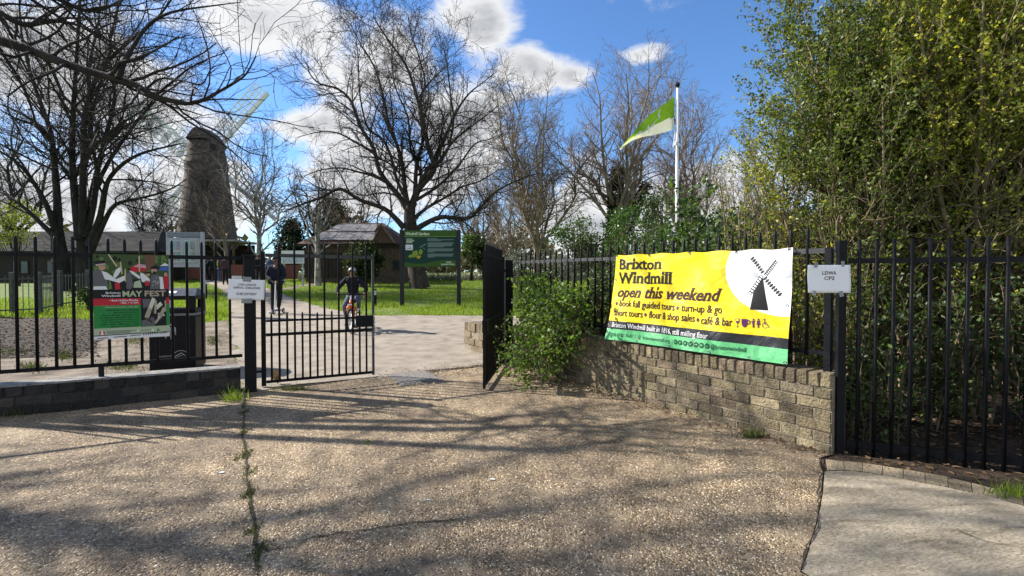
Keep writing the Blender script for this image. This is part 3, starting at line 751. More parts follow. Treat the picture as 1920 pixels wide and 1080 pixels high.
while dd < fline.L-.03:
    p, T = fline.at(dd); m = MB(); spike(m, p, .63, 1.535+U(-.008, .008)); m.build('bar', M_black, fr, smooth=True); dd += .115
p, T = fline.at(.07); m = MB(); m.bar(p+UP*.53, p+UP*1.39, .042, up=T); m.build('end_post', M_black, fr)
# tall right gate post and the fence panel to its right
PR = on_plane(Vector((2.0, 3.215, 0)), Vector((3, 3.215, 0)), 1575, 700); PR.z = 0
post(PR, .056, 1.435, 'slim black post right of the wall holding the taped paper sign', 0.0, cap=False, dp=.034)
RA, RB = Vector((PR.x, 3.215, 0)), Vector((3.01, 2.89, 0)); dR = (RB-RA).normalized()
f3 = thing('metal_railing', RA, 'flat topped black railing panel in front of the tall leafy hedge', 'railing')
for px0 in ((1.296, .034), (.075, .05)):
    m = MB(); m.bar(RA+dR*.04+UP*px0[0], RA+dR*4.2+UP*px0[0], .014, px0[1]); m.build('rail', M_black, f3)
d = .10
while d < 4.2:
    p = RA+dR*d; m = MB(); m.tube([(p.x, p.y, -.03), (p.x, p.y, 1.435)], .0115, 8); m.build('bar', M_black, f3, smooth=True); d += .0935
# ------------------------------------------------------------------ paper notices
K = ink('print_black', (.012, .012, .014))
def paper(P, w, h, ux, n, lines, label, name='paper_notice', tapes=(), tilt=0.0):
    t = thing(name, P, label, 'notice'); ux = Vector(ux).normalized(); n = Vector(n).normalized()
    R = Matrix.Rotation(tilt, 3, n); ux = R @ ux; uz = R @ UP
    def wav(x, y): return .004*math.sin(x*23+1)*math.sin(y*17+.5)+.0025*math.sin(x*61+y*37)+.004*((x/w)**2)*2
    mpp = lambda x, y, l: P+ux*x+uz*y+n*(l+wav(x, y))
    mb = MB(); nx, ny = 14, 10
    vs = [mpp(-w/2+w*i/nx, -h/2+h*j/ny, 0) for j in range(ny+1) for i in range(nx+1)]
    mb.raw(vs, [(j*(nx+1)+i, j*(nx+1)+i+1, (j+1)*(nx+1)+i+1, (j+1)*(nx+1)+i) for j in range(ny) for i in range(nx)])
    o = mb.build('sheet', M_paper, t, smooth=True); so_ = o.modifiers.new('s', 'SOLIDIFY'); so_.thickness = .0006; so_.offset = 0
    pr = Print(mpp, step=.02, lift=.002)
    for (s, y, hh, ww) in lines: pr.text(s, 0, y, hh, K, 1, w=ww, bold=.012, align='c')
    pr.build('lettering', t)
    for (x, y, tw, th, a) in tapes:
        mb = MB(); M = Matrix((ux, -n, uz)).transposed() @ Matrix.Rotation(a, 3, 'Y'); mb.box(P+ux*x+uz*y+n*.004, (tw, .0016, th), M=M); mb.build('tape', M_tape, t)
    return t
n1 = Vector((.49, -.871, 0)); s1 = 900/GL.y
Pn = at(462.5, 543, GL.y-.07)
paper(Pn, .325, .205, (.871, .49, 0), n1, [('LONG LONDON', .040, .021, .16), ('CAPITAL CHALLENGE', .008, .021, .24), ('CHECKPOINT', -.056, .024, .185)],
      'white paper checkpoint notice taped round the left gate post', tapes=((0, .105, .075, .05, .02), (.005, -.115, .095, .045, -.03)), tilt=-.045)
Pn = at(1554.5, 523, 3.14)
paper(Pn, .278, .182, (1, -.02, 0), (-.02, -1, 0), [('LDWA', .028, .022, .088), ('CP2', -.006, .022, .062)],
      'white paper sign lettered LDWA CP2 taped across two posts', tapes=((-.088, .092, .02, .034, 0), (.085, .098, .02, .036, .05), (-.098, -.092, .024, .03, .1), (.078, -.098, .026, .036, -.3)))

# ------------------------------------------------------------------ the yellow banner
PV = 'banner vinyl'
def vinyl(name, c):
    m = mat(name, [c], rough=.42, spec=.4); nt = m.node_tree; N = nt.nodes; L = nt.links; b = N['Principled BSDF']
    tc = N.new('ShaderNodeTexCoord'); n = N.new('ShaderNodeTexNoise'); L.new(tc.outputs['Object'], n.inputs[0]); n.inputs['Scale'].default_value = 7; n.inputs['Detail'].default_value = 5; n.inputs['Distortion'].default_value = .8
    bp = N.new('ShaderNodeBump'); bp.inputs['Strength'].default_value = .45; bp.inputs['Distance'].default_value = .035
    L.new(n.outputs[0], bp.inputs['Height']); L.new(bp.outputs[0], b.inputs['Normal'])
    n3 = N.new('ShaderNodeTexNoise'); L.new(tc.outputs['Object'], n3.inputs[0]); n3.inputs['Scale'].default_value = 11; n3.inputs['Detail'].default_value = 8
    r = N.new('ShaderNodeValToRGB'); L.new(n3.outputs[0], r.inputs[0]); e = r.color_ramp.elements
    e[0].position = .3; e[0].color = (c[0]*.86, c[1]*.86, c[2]*.86, 1); e[1].position = .55; e[1].color = lin(c); L.new(r.outputs[0], b.inputs['Base Color'])
    return m
V_yel = vinyl('yellow_vinyl', (.80, .62, .008)); V_whi = vinyl('white_vinyl', (.72, .74, .77)); V_blk = vinyl('black_vinyl', (.012, .012, .014))
V_grn = vinyl('green_vinyl', (.13, .50, .20)); V_ink = ink('banner_brown_ink', (.045, .012, .018), .45); V_blki = ink('banner_black_ink', (.014, .012, .012), .45)
V_pur = ink('banner_purple_ink', (.09, .018, .10), .45); V_whii = ink('banner_white_ink', (.78, .78, .78), .45); V_dkg = ink('banner_dark_green_ink', (.01, .07, .03), .45)
V_grl = ink('banner_pale_grey_ink', (.55, .56, .58), .45)
bA = WALL[2]-nR*(-.0) ; fA, _ = fline.at(.1); fB, _ = fline.at(2.0)
pA, pB = fA+nR*.035, fB+nR*.035
TL, TR = on_plane(pA, pB, 1155, 478), on_plane(pA, pB, 1488, 464)
zBL = .565; zBR = on_plane(pA, pB, 1486, 682).z
bdir = Vector((TR.x-TL.x, TR.y-TL.y, 0)); BW = bdir.length; bdir.normalize(); bn = Vector((bdir.y, -bdir.x, 0)); bn = bn if bn.dot(nR) > 0 else -bn
def ban(u, v, l=0):
    """u along 0..1, v from the top edge 0..1"""
    zt = TL.z+(TR.z-TL.z)*u - .010*math.sin(u*math.pi*6)**2*(1-v); zb = zBL+(zBR-zBL)*u
    z = zt+(zb-zt)*v
    out = .085*v**1.4 + .055*math.exp(-((u)/.14)**2)*max(0, v-.35)**1.2*2.0 + .012*math.sin(u*9+v*3)*v + .010*math.sin(u*21+2*v)*math.sin(v*7)
    out += .006*math.sin(u*33-v*9) * (1-.5*v)
    p = Vector((TL.x, TL.y, 0))+bdir*(BW*u)
    return Vector((p.x, p.y, z))+bn*(out+l)
def bmap(x, y, l): return ban(x, y, l)
bt = thing('vinyl_banner', (TL.x, TL.y, 0), 'yellow white and green vinyl banner with a windmill emblem tied to the railing', 'banner')
mb = MB(); nu, nv = 90, 40
mats_b = [V_yel, V_blk, V_grn]
rows = sorted(set([i/nv for i in range(nv+1)] + [.78, .872]))
rows = [r for r in rows if all(abs(r-k) > .004 or r == k for k in (.78, .872))]
vs = [ban(i/nu, r) for r in rows for i in range(nu+1)]
for j in range(len(rows)-1):
    mi = 0 if rows[j] < .7799 else 1 if rows[j] < .8719 else 2
    for i in range(nu): mb.f.append((j*(nu+1)+i, j*(nu+1)+i+1, (j+1)*(nu+1)+i+1, (j+1)*(nu+1)+i)); mb.m.append(mi)
mb.v = [tuple(v) for v in vs]
mb.build('sheet', mats_b, bt, smooth=True)
def sx(px_s, left=0.0):   # picture fraction along the banner -> fraction of its length
    dl, dr = TL.y, TR.y
    return px_s*dl/(dr*(1-px_s)+px_s*dl)
zt5 = lambda zx: sx((zx-120)/1258)
bp_ = Print(bmap, step=.012, lift=.0012)
# white disc corner with the mill
# the disc bulges in from the top right corner of the sheet
cu_, cv_, ru, rv = .965, .17, .262, .425
pts = [(cu_+ru*math.cos(a), cv_+rv*math.sin(a)) for a in [math.pi*2*i/120 for i in range(120)]]
ok = [(min(max(x, 0), .9995), min(max(y, .0008), 1)) for x, y in pts]
dd = []
for p in ok:
    if not dd or (abs(dd[-1][0]-p[0])+abs(dd[-1][1]-p[1])) > 1e-5: dd.append(p)
strips = []
xs = np.linspace(cu_-ru, .9995, 60)
for a, b in zip(xs, xs[1:]):
    fa = rv*math.sqrt(max(0, 1-((a-cu_)/ru)**2)); fb = rv*math.sqrt(max(0, 1-((b-cu_)/ru)**2))
    ya0, yb0 = max(.001, cv_-fa), max(.001, cv_-fb); N_ = 14
    for i in range(N_):
        strips.append([(a, ya0+(cv_+fa-ya0)*i/N_), (b, yb0+(cv_+fb-yb0)*i/N_), (b, yb0+(cv_+fb-yb0)*(i+1)/N_), (a, ya0+(cv_+fa-ya0)*(i+1)/N_)])
bp_.add(strips, V_whi, 1)
def zu(zx, zy):   # zoomed picture point (5th enlargement) -> banner coordinates
    px, py = 1120+zx/3.724, 430+zy/3.724
    lf = 120-35*min(1, max(0, (zy-480)/170)); u = sx((zx-lf)/(1378-max(0, zy-130)*.026-lf)); top = 478+(464-478)*((px-1155)/333); bot = 637+(683-637)*((px-1150)/334)
    return (u, (py-top)/(bot-top))
def zu6(x, y): return zu((1370+x/7.715-1120)*3.724, (460+y/7.715-430)*3.724)
mill = [zu6(*p) for p in ((495, 465), (500, 470), (572, 942), (312, 932), (350, 690))]
bp_.add([mill], V_blki, 2)
def lattice(p, q, w, n, style):
    P, Q = Vector(p), Vector(q); d = Q-P; L = d.length; d.normalize(); nn = Vector((-d.y, d.x))
    def qd(a, b, c, e): return [zu6(*(P+d*L*a+nn*c*w)), zu6(*(P+d*L*b+nn*c*w)), zu6(*(P+d*L*b+nn*e*w)), zu6(*(P+d*L*a+nn*e*w))]
    r = []
    if style == 'check':
        r.append(qd(0, 1, -.12, .12))
        for i in range(n):
            r.append(qd((i+.1)/n, (i+.6)/n, -1, -.12)); r.append(qd((i+.1)/n, (i+.6)/n, .12, 1))
    else:
        r += [qd(0, 1, -1, -.8), qd(0, 1, .6, .8)]
        for i in range(n+1): r.append(qd(max(0, i/n-.025), min(1, i/n+.025), -.8, .6))
        if style == 'thick': r.append(qd(0, 1, .75, 1.05))
    return r
bp_.add(lattice((315, 178), (500, 400), 30, 7, 'check'), V_blki, 3)
bp_.add(lattice((520, 460), (765, 730), 32, 8, 'check'), V_blki, 3)
bp_.add(lattice((530, 430), (690, 200), -26, 10, 'thick'), V_blki, 3)
bp_.add(lattice((480, 430), (290, 710), 32, 8, 'open'), V_blki, 3)
bp_.add([[zu6(*p) for p in ((318, 470), (325, 400), (350, 368), (400, 365), (435, 430), (380, 480))]], V_grl, 2)
for i in range(6): bp_.add([[zu6(*p) for p in ((322+i*3, 398+i*13), (420+i*3, 398+i*13), (420+i*3, 401+i*13), (322+i*3, 401+i*13))]], V_blki, 3)
# headline lettering; v grows downward so polygons are flipped
def btext(s, zx0, zy0, zx1, zy1, cap, m, **k):
    """line whose baseline runs between two enlarged-picture points"""
    u0, v0 = zu(zx0, zy0); u1, v1 = zu(zx1, zy1)
    asp = cap
    for q in text2d(s, 0, 0, asp, w=u1-u0, **k):
        for sub in poly_sub([(u0+x, y) for x, y in q], .02):
            bp_.add([[(x, v0+(v1-v0)*(x-u0)/(u1-u0)-y) for x, y in sub]], m, 3)
btext('Brixton', 148, 277, 450, 277, .118, V_blki, bold=.026, serif=True)
btext('Windmill', 148, 377, 523, 381, .123, V_blki, bold=.026, serif=True)
btext('open this weekend', 148, 474, 858, 504, .118, V_ink, bold=.024, shear=.16, serif=True)
def dot(zx, zy, r): u, v = zu(zx, zy); bp_.add([disc(u, v, r*.36, 14, ry=r)], V_pur, 3)
dot(147, 522, .020)
btext('book full guided tours', 163, 541, 545, 570, .076, V_ink, bold=.014)
dot(568, 552, .020)
btext('turn-up & go', 592, 574, 882, 590, .076, V_ink, bold=.014)
btext('short tours', 124, 604, 312, 620, .076, V_ink, bold=.014)
dot(332, 600, .020)
btext('flour & shop sales', 350, 623, 684, 648, .076, V_ink, bold=.014)
dot(707, 634, .020)
btext('café & bar', 730, 662, 963, 676, .076, V_ink, bold=.014)
btext('Brixton Windmill built in 1816, still milling flour', 116, 682, 790, 766, .054, V_whii, bold=.004)
btext('020 8137 7642  /  @  brixtonwindmill.org  |', 118, 745, 535, 796, .036, V_dkg, bold=.004)
btext('@brixtonwindmill', 818, 832, 1064, 858, .042, V_dkg, bold=.008)
for i, zx in enumerate((562, 597, 635, 673, 712, 750, 791)):
    u, v = zu(zx, 787+i*4.6); bp_.add([disc(u, v, .0125, 18, ry=.026)], V_dkg, 3)
    a = [[line(u-.005, v-.011, u+.005, v+.011, .003), line(u+.005, v-.011, u-.005, v+.011, .003)], [rect(u-.001, v-.013, u+.002, v+.016), rect(u-.004, v-.003, u+.005, v+.001)],
         [disc(u, v, .005, 12, ry=.010)], [[(u-.007, v-.011), (u, v+.001), (u+.007, v-.011), (u+.004, v+.011), (u, v+.006), (u-.004, v+.011)]],
         [disc(u-.004, v, .003, 10, ry=.006), disc(u+.004, v, .003, 10, ry=.006)], [rect(u-.006, v-.008, u+.006, v+.009)], [rect(u-.005, v-.004, u-.003, v+.010), rect(u-.001, v-.004, u+.001, v+.010), rect(u+.003, v-.002, u+.005, v+.010)]][i]
    bp_.add(a, V_grn, 4)
# purple pictograms: glass, cup, woman and man, wheelchair
def pic(zx, zy, polys, m=V_pur):
    for p in polys: bp_.add([[zu(zx+x, zy+y) for x, y in p]], m, 3)
pic(1000, 655, [[(-15, -32), (15, -32), (11, -6), (3, 2), (-3, 2), (-11, -6)], rect(-2, 2, 2, 26), rect(-9, 24, 9, 28)])
pic(1000, 655, [rect(-9, -27, 9, -16)], V_yel)
pic(1048, 655, [[(-20, -28), (20, -28), (18, 10), (8, 28), (-8, 28), (-18, 10)], line(18, -18, 36, -16, 6), line(36, -18, 32, 4, 6), line(32, 3, 18, 8, 6)])
for dx in (1105, 1137):
    pic(dx, 657, [disc(0, -27, 6, 10), rect(-10, -19, 10, -13), rect(-5, -19, 5, 30) if dx == 1105 else [(-5, -19), (5, -19), (13, 10), (4, 12), (4, 32), (-4, 32), (-4, 12), (-13, 10)], rect(-10, -18, -6, 6)])
pic(1185, 660, [disc(-8, -29, 6, 10), line(-7, -20, -4, 2, 6), line(-5, 1, 14, 3, 5), line(13, 2, 20, 24, 5), line(20, 24, 30, 21, 5), line(-7, -10, 10, -8, 4)])
pts = [(-2+20*math.cos(a), 8+20*math.sin(a)) for a in [math.radians(40+i*24) for i in range(10)]]
pic(1185, 662, [line(*p, *q, 4) for p, q in zip(pts, pts[1:])])
o = bp_.build('print', bt)
# eyelets and ties
for u, v in ((.01, .012), (.25, .012), (.5, .012), (.75, .012), (.985, .02), (.985, .5), (.99, .985), (.012, .30), (.2, .985), (.42, .985), (.65, .985), (.84, .985)):
    p = ban(u, v, .002); m = MB()
    pts = [p + bdir*.010*math.cos(a)+UP*.010*math.sin(a) for a in [2*math.pi*i/10 for i in range(11)]]
    m.tube(pts, .003, 5, cap=False); m.build('eyelet', M_metal, bt)
    if v < .03:
        m = MB(); m.tube([p, p+bn*.008+UP*.02, p-bn*.03+UP*.03, p-bn*.05-UP*.01], .003, 5); m.build('cable_tie', M_black, bt)
# ------------------------------------------------------------------ festival poster on the left railing
s2 = ink
P_blk = s2('poster_black', (.014, .013, .015)); P_red = s2('poster_red', (.50, .025, .04)); P_grn = s2('poster_green', (.025, .24, .055))
P_pale = s2('poster_pale_green', (.42, .50, .33)); P_whi = s2('poster_white', (.74, .74, .74)); P_dkg = s2('poster_tree_green', (.05, .085, .03))
P_mid = s2('poster_leaf_green', (.12, .2, .06)); P_skin = s2('poster_skin', (.5, .28, .2)); P_brs = s2('poster_brass', (.42, .36, .26)); P_brl = s2('poster_bright_brass', (.66, .62, .52))
P_blu = s2('poster_blue', (.06, .13, .4)); P_pnk = s2('poster_pink', (.6, .3, .36)); P_gry = s2('poster_grey', (.12, .12, .13)); P_brn = s2('poster_brown', (.15, .08, .05)); P_stick = s2('poster_stick', (.55, .45, .28))
nP = nL; offP = offL+nL*.018
pTL = on_plane(LW[1]+offP, LW[2]+offP, 174, 476); pTR = on_plane(LW[1]+offP, LW[2]+offP, 316, 474)
pBL = on_plane(LW[1]+offP, LW[2]+offP, 176, 637)
PW = (Vector((pTR.x-pTL.x, pTR.y-pTL.y, 0))).length; z1 = pTL.z; PH = z1-pBL.z
ps = thing('festival_poster', (pTL.x, pTL.y, pBL.z), 'red and green festival poster with a photograph of dancers tied to the left railing', 'poster')
mb = MB(); c = (pTL+pTR)/2; mb.box((c.x, c.y, z1-PH/2), (PW, .004, PH), rzL); mb.build('board', M_white, ps)
fm = flat_map(Vector((pTL.x, pTL.y, z1))+nL*.003, dL, -UP, nL)
def pm(x, y, l): return fm(x*PW, y*PH, l)          # x,y in 0..1, y downward
P = Print(pm, lift=.0007)
def zp(x, y): return ((x-78)/(840-78), (y-72)/(950-72))      # enlarged picture point -> poster
def pz(poly): return [zp(*p) for p in poly]
def ptext(t, x0, y, x1, cap, m, layer=3, **k):
    a = zp(x0, y); b = zp(x1, y); 
    P.add([[(a[0]+x, a[1]-yy) for x, yy in q] for q in text2d(t, 0, 0, cap, w=b[0]-a[0], **k)], m, layer)
P.add(rect(0, 0, 1, .42), P_dkg, 1)
for i in range(46):
    x, y = U(.03, .97), U(.0, .22); P.add(disc(x, min(max(y, .03), .3), U(.012, .03), 9), rnd.choice([P_mid, P_dkg, P_blk, P_mid]), 2)
P.add(pz([(590, 72), (700, 72), (690, 230), (600, 230)]), P_brn, 3)
P.add(pz([(78, 330), (840, 330), (840, 438), (78, 438)]), P_blk, 2)
P.add([pz([(440, 210), (520, 168), (600, 180), (615, 240), (450, 260)])], P_red, 3); P.add([pz([(470, 200), (530, 168), (600, 180), (605, 215)])], P_pnk, 4)
P.add([pz([(730, 215), (838, 180), (838, 238), (735, 238)])], P_blu, 3); P.add([pz([(745, 190), (800, 155), (838, 175), (838, 185)])], P_whi, 4)
# dancers: dark vests, white sleeves, hats, sticks
P.add([pz([(78, 240), (160, 235), (215, 320), (225, 438), (78, 438)])], P_gry, 4)
P.add([pz([(160, 245), (210, 260), (300, 330), (390, 290), (395, 335), (330, 370), (250, 345), (190, 330)])], P_whi, 5)
P.add([pz([(270, 300), (300, 230), (345, 200), (350, 240), (320, 290), (290, 320)])], P_whi, 4)
P.add(disc(*zp(165, 205), .045, 16, ry=.04), P_skin, 5); P.add([pz([(85, 150), (180, 135), (205, 160), (200, 190), (100, 200)])], P_blk, 6); P.add([pz([(100, 178), (200, 165), (204, 185), (110, 198)])], P_orr if False else P_brs, 7)
P.add([pz([(80, 405), (200, 402), (215, 438), (80, 438)])], P_whi, 5)
P.add([pz([(230, 350), (245, 348), (262, 430), (225, 435)])], P_mid, 6)
P.add([pz([(655, 300), (700, 270), (750, 300), (745, 438), (640, 438)])], P_blu if False else P_gry, 5)
P.add([pz([(735, 300), (775, 310), (790, 438), (748, 438)])], P_whi, 5); P.add([pz([(540, 260), (575, 270), (640, 330), (640, 365), (560, 360), (545, 320)])], P_whi, 4)
P.add([pz([(430, 240), (470, 250), (540, 300), (535, 330), (460, 275)])], P_whi, 4)
P.add(disc(*zp(685, 240), .04, 16, ry=.038), P_skin, 6); P.add([pz([(648, 205), (700, 180), (745, 205), (740, 222), (655, 222)])], P_blk, 7)
P.add(disc(*zp(690, 262), .026, 12, ry=.018), P_blk, 7)
for i in range(9): P.add(disc(*zp(U(655, 735), U(310, 400)), .006, 6), P_whi, 6)
P.add(disc(*zp(620, 275), .03, 12), P_skin, 4); P.add([pz([(590, 255), (650, 250), (645, 270), (595, 272)])], P_blk, 5)
P.add([pz([(400, 270), (450, 255), (470, 400), (440, 438), (400, 430)])], P_gry, 3); P.add([pz([(480, 360), (540, 340), (560, 420), (470, 420)])], P_pale, 4)
P.add([pz([(590, 345), (640, 350), (630, 400), (590, 400)])], P_red, 4); P.add([pz([(285, 370), (335, 365), (340, 435), (290, 438)])], P_red, 4)
P.add([pz([(780, 300), (835, 290), (835, 438), (795, 438)])], P_red, 3); P.add(disc(*zp(808, 280), .025, 12), P_skin, 4)
for a in ((230, 75, 310, 200), (345, 150, 360, 275), (392, 225, 392, 355), (535, 85, 535, 250)): P.add([line(*zp(*a[:2]), *zp(*a[2:]), .018)], P_stick, 7)
P.add(pz([(78, 438), (840, 438), (840, 530), (78, 530)]), P_blk, 8)
P.add(pz([(78, 530), (840, 530), (840, 602), (78, 602)]), P_red, 8); P.add(pz([(78, 602), (840, 602), (840, 860), (78, 860)]), P_grn, 8)
P.add(pz([(78, 838), (840, 830), (840, 905), (78, 915)]), P_pale, 9); P.add(pz([(78, 915), (840, 897), (840, 950), (78, 950)]), P_whi, 9); P.add(pz([(78, 908), (840, 894), (840, 899), (78, 917)]), P_blk, 10)
P.add(pz([(545, 525), (808, 525), (808, 832), (545, 838)]), P_blk, 9)
# brass instrument, generic tubes
for a, w, m_ in (((680, 535, 640, 640), .055, P_brl), ((640, 640, 600, 745), .06, P_brs), ((700, 560, 690, 700), .03, P_brs), ((760, 590, 700, 640), .05, P_brl), ((790, 640, 740, 740), .045, P_brs),
                 ((740, 740, 690, 800), .03, P_brs), ((600, 745, 660, 790), .03, P_brn), ((720, 700, 790, 720), .02, P_brl), ((800, 560, 800, 680), .018, P_brs)):
    P.add([line(*zp(*a[:2]), *zp(*a[2:]), w)], m_, 10)
for i in range(7): P.add(disc(*zp(U(640, 790), U(560, 800)), U(.008, .018), 9), rnd.choice([P_brl, P_gry, P_brs]), 11)
P.add([pz([(560, 540), (640, 540), (630, 620), (570, 640)])], P_gry, 10); P.add([pz([(550, 770), (680, 740), (690, 830), (550, 835)])], P_gry, 10)
ptext('Brixton', 195, 481, 343, .022, P_whi, 10, bold=.02, serif=True); ptext('Windmill', 155, 512, 343, .022, P_whi, 10, bold=.02, serif=True)
ptext('MAY', 362, 512, 562, .064, P_pale, 10, bold=.03); ptext('FEST', 585, 512, 808, .064, P_brs, 10, bold=.03)
ptext('• Bank Holiday Monday', 235, 560, 522, .021, P_whi, 10, bold=.02, serif=True); ptext('• May, 1 to 5pm', 335, 585, 522, .019, P_whi, 10, bold=.02, serif=True)
ptext('• Windmill Gardens, SW2 5BZ', 168, 628, 522, .019, P_pale, 10, bold=.015)
for (t, x, y) in (('FREE family event celebrating', 205, 658), ('May Day folk traditions', 275, 683), ('• Morris dancing • Dancing round', 150, 708), ('the maypole • May Pole making • Fun', 135, 733),
                  ('races & games • Arts & crafts • Live', 150, 757), ('music • Brass Band • Food & Drink', 150, 781), ('stalls • Gifts • Mill tours • Bug', 140, 806), ('hunts • Café & bar', 245, 830)):
    ptext(t, x, y, 522, .015, P_blk, 10, bold=.02)
P.add(disc(*zp(157, 885), .036, 20, ry=.026), P_red, 11); P.add([pz([(150, 862), (164, 862), (172, 905), (142, 905)])], P_whi, 12)
for y, x0, x1 in ((868, 200, 500), (880, 200, 440), (892, 200, 430), (872, 540, 640)): P.add([line(*zp(x0, y), *zp(x1, y), .006)], P_gry, 11)
for x in (510, 665, 720): P.add([pz([(x-16, 885), (x, 855), (x+16, 885)])], P_whi if x != 720 else P_grn, 11)
for x0, x1 in ((110, 215), (270, 400), (430, 545), (730, 815)): P.add([line(*zp(x0, 940-(x0-110)*.045), *zp(x1, 940-(x1-110)*.045), .008)], P_blk, 11)
for i in range(7): P.add(disc(*zp(570+i*23, 916-i*1.2), .010, 8), P_blk, 11)
P.build('print', ps)

# ------------------------------------------------------------------ litter bin behind the left wall
BY = 6.25
b0 = at(335, 640, BY); bb = Vector((b0.x, BY, 0))
bn_ = thing('litter_bin', bb, 'tall black park litter bin with an open hood behind the left wall', 'litter bin')
rz = .34; ux = Vector((math.cos(rz), math.sin(rz), 0)); uy = Vector((-math.sin(rz), math.cos(rz), 0))
def bl(x, y, z): return bb+ux*x+uy*y+UP*z
W_, D_ = .50, .50
m = MB(); m.box(bl(0, 0, .36), (W_, D_, .70), rz); m.build('body', M_black, bn_, bevel=.02)
m = MB(); m.box(bl(0, 0, .725), (W_+.012, D_+.012, .03), rz); m.build('band', mat('bin_band', [(.12, .12, .12), (.2, .2, .2)], 10, .6), bn_)
m = MB()
for sx_ in (-1, 1):
    for sy in (-1, 1): m.box(bl(sx_*(W_/2-.04), sy*(D_/2-.035), .83), (.08, .07, .18), rz)
m.box(bl(0, 0, .765), (W_, D_, .05), rz); m.box(bl(0, 0, .935), (W_, D_, .05), rz)
m.build('hood', M_black, bn_, bevel=.006)
m = MB(); q = [bl(-.26, -.26, .96), bl(.26, -.26, .96), bl(.26, .26, .96), bl(-.26, .26, .96), bl(-.21, .02, 1.05), bl(.21, .02, 1.05), bl(.21, .12, 1.05), bl(-.21, .12, 1.05)]
m.raw(q, [(3, 2, 1, 0), (4, 5, 6, 7), (0, 1, 5, 4), (1, 2, 6, 5), (2, 3, 7, 6), (3, 0, 4, 7)]); m.build('lid', mat('bin_lid', [(.03, .032, .035), (.09, .095, .1)], 8, .4), bn_, bevel=.006)
bm_ = flat_map(bl(0, -W_/2-.001, 0), ux, UP, -uy); pr = Print(bm_, lift=.0015)
B_g = ink('bin_print_grey', (.3, .31, .32))
pr.add([disc(.0, .60, .022, 14), rect(-.03, .50, .03, .57), rect(-.018, .42, -.003, .52), rect(.003, .42, .018, .52), rect(-.042, .47, -.031, .565), rect(.031, .47, .042, .565)], B_g, 1)
pr.add([rect(-.075, .43, -.06, .46), line(-.08, .47, -.055, .45, .008)], B_g, 1)
pr.text('Lambeth', -.165, .195, .026, B_g, 1, w=.16); pr.text('Landscapes', -.15, .155, .022, B_g, 1, w=.19)
pts = [(.09+.075*math.cos(a), .215+.055*math.sin(a)) for a in [math.pi*2*i/20 for i in range(15)]]
pr.add([line(*p, *q, .008) for p, q in zip(pts, pts[1:])], B_g, 1); pr.add([line(.03, .20, .10, .24, .012), line(.10, .24, .14, .2, .01), line(.05, .19, .12, .215, .008)], B_g, 1)
pr.add([rect(.2, .5, .204, .503)], B_g, 1)
pr.build('markings', bn_)
lb = at(278, 548, 6.2); tag(sheetlet := None or empty('paper_scrap', bl(-.02, -.1, 1.01)), 'scrap of white paper lying on the lid of the litter bin', 'litter')
m = MB(); m.box(bl(-.03, -.13, 1.005), (.10, .07, .004), M=Matrix.Rotation(rz, 3, 'Z') @ Matrix.Rotation(.33, 3, 'X')); m.build('scrap', M_paper, sheetlet)

# ------------------------------------------------------------------ notice board
NY = 13.2; nb0 = at(382, 592, NY); gz = g(NY)
nb_ = thing('notice_board', (at(347, 560, NY).x, NY, gz), 'grey glazed park notice board on two posts behind the litter bin', 'notice board')
M_nb = mat('grey_board_paint', [(.30, .33, .36), (.42, .45, .48)], 9, .5)
xl, xr = at(317, 500, NY).x, at(380, 500, NY).x
for x in (xl, xr): m = MB(); m.box((x, NY, gz+1.13), (.09, .09, 2.3), 0); m.build('post', M_nb, nb_, bevel=.008)
zc0, zc1 = at(350, 501, NY).z, at(350, 446, NY).z
m = MB(); cw = xr-xl-.09; cx = (xl+xr)/2
m.box((cx, NY-.02, (zc0+zc1)/2), (cw, .10, zc1-zc0), 0); m.build('cabinet', M_nb, nb_, bevel=.006)
m = MB(); m.box((cx-.02, NY-.02, zc1+.085), (cw+.06, .10, .13), 0, M=None); m.build('header', mat('board_header', [(.14, .17, .2), (.2, .23, .26)], 9, .5), nb_, bevel=.006)
m = MB(); m.box((cx, NY-.075, (zc0+zc1)/2+.03), (cw*.86, .012, (zc1-zc0)*.74), 0); m.build('backing', mat('notice_backing', [(.55, .52, .4), (.6, .58, .48)], 6, .7), nb_)
nm = flat_map((cx-cw*.43, NY-.082, (zc0+zc1)/2+.03-(zc1-zc0)*.37), (cw*.86, 0, 0), (0, 0, (zc1-zc0)*.74), (0, -1, 0)); pr = Print(nm, lift=.0015)
for i, (x, y, c) in enumerate(((.04, .56, (.25, .36, .5)), (.22, .56, (.42, .2, .1)), (.54, .56, (.2, .38, .45)), (.76, .56, (.3, .32, .14)), (.04, .06, (.55, .08, .1)), (.22, .06, (.1, .2, .34)), (.54, .06, (.4, .5, .56)), (.76, .06, (.16, .3, .3)))):
    pr.add(rect(x, y, x+.16, y+.4), ink('notice_sheet', c), 1); pr.add([rect(x+.02, y+.28, x+.14, y+.34), rect(x+.02, y+.06, x+.11, y+.2)], ink('notice_panel', (c[1], c[2]*.8+.1, c[0]*.8+.12)), 2)
pr.add([rect(.46, -.02, .50, 1.02)], M_nb, 3); pr.build('notices', nb_)
m = MB(); m.box((cx, NY-.10, (zc0+zc1)/2+.03), (cw*.88, .006, (zc1-zc0)*.78), 0)
gm = bpy.data.materials.new('glazing'); gm.use_nodes = True; q = gm.node_tree; tr = q.nodes.new('ShaderNodeBsdfTransparent'); gs = q.nodes.new('ShaderNodeBsdfGlossy'); gs.inputs['Roughness'].default_value = .05
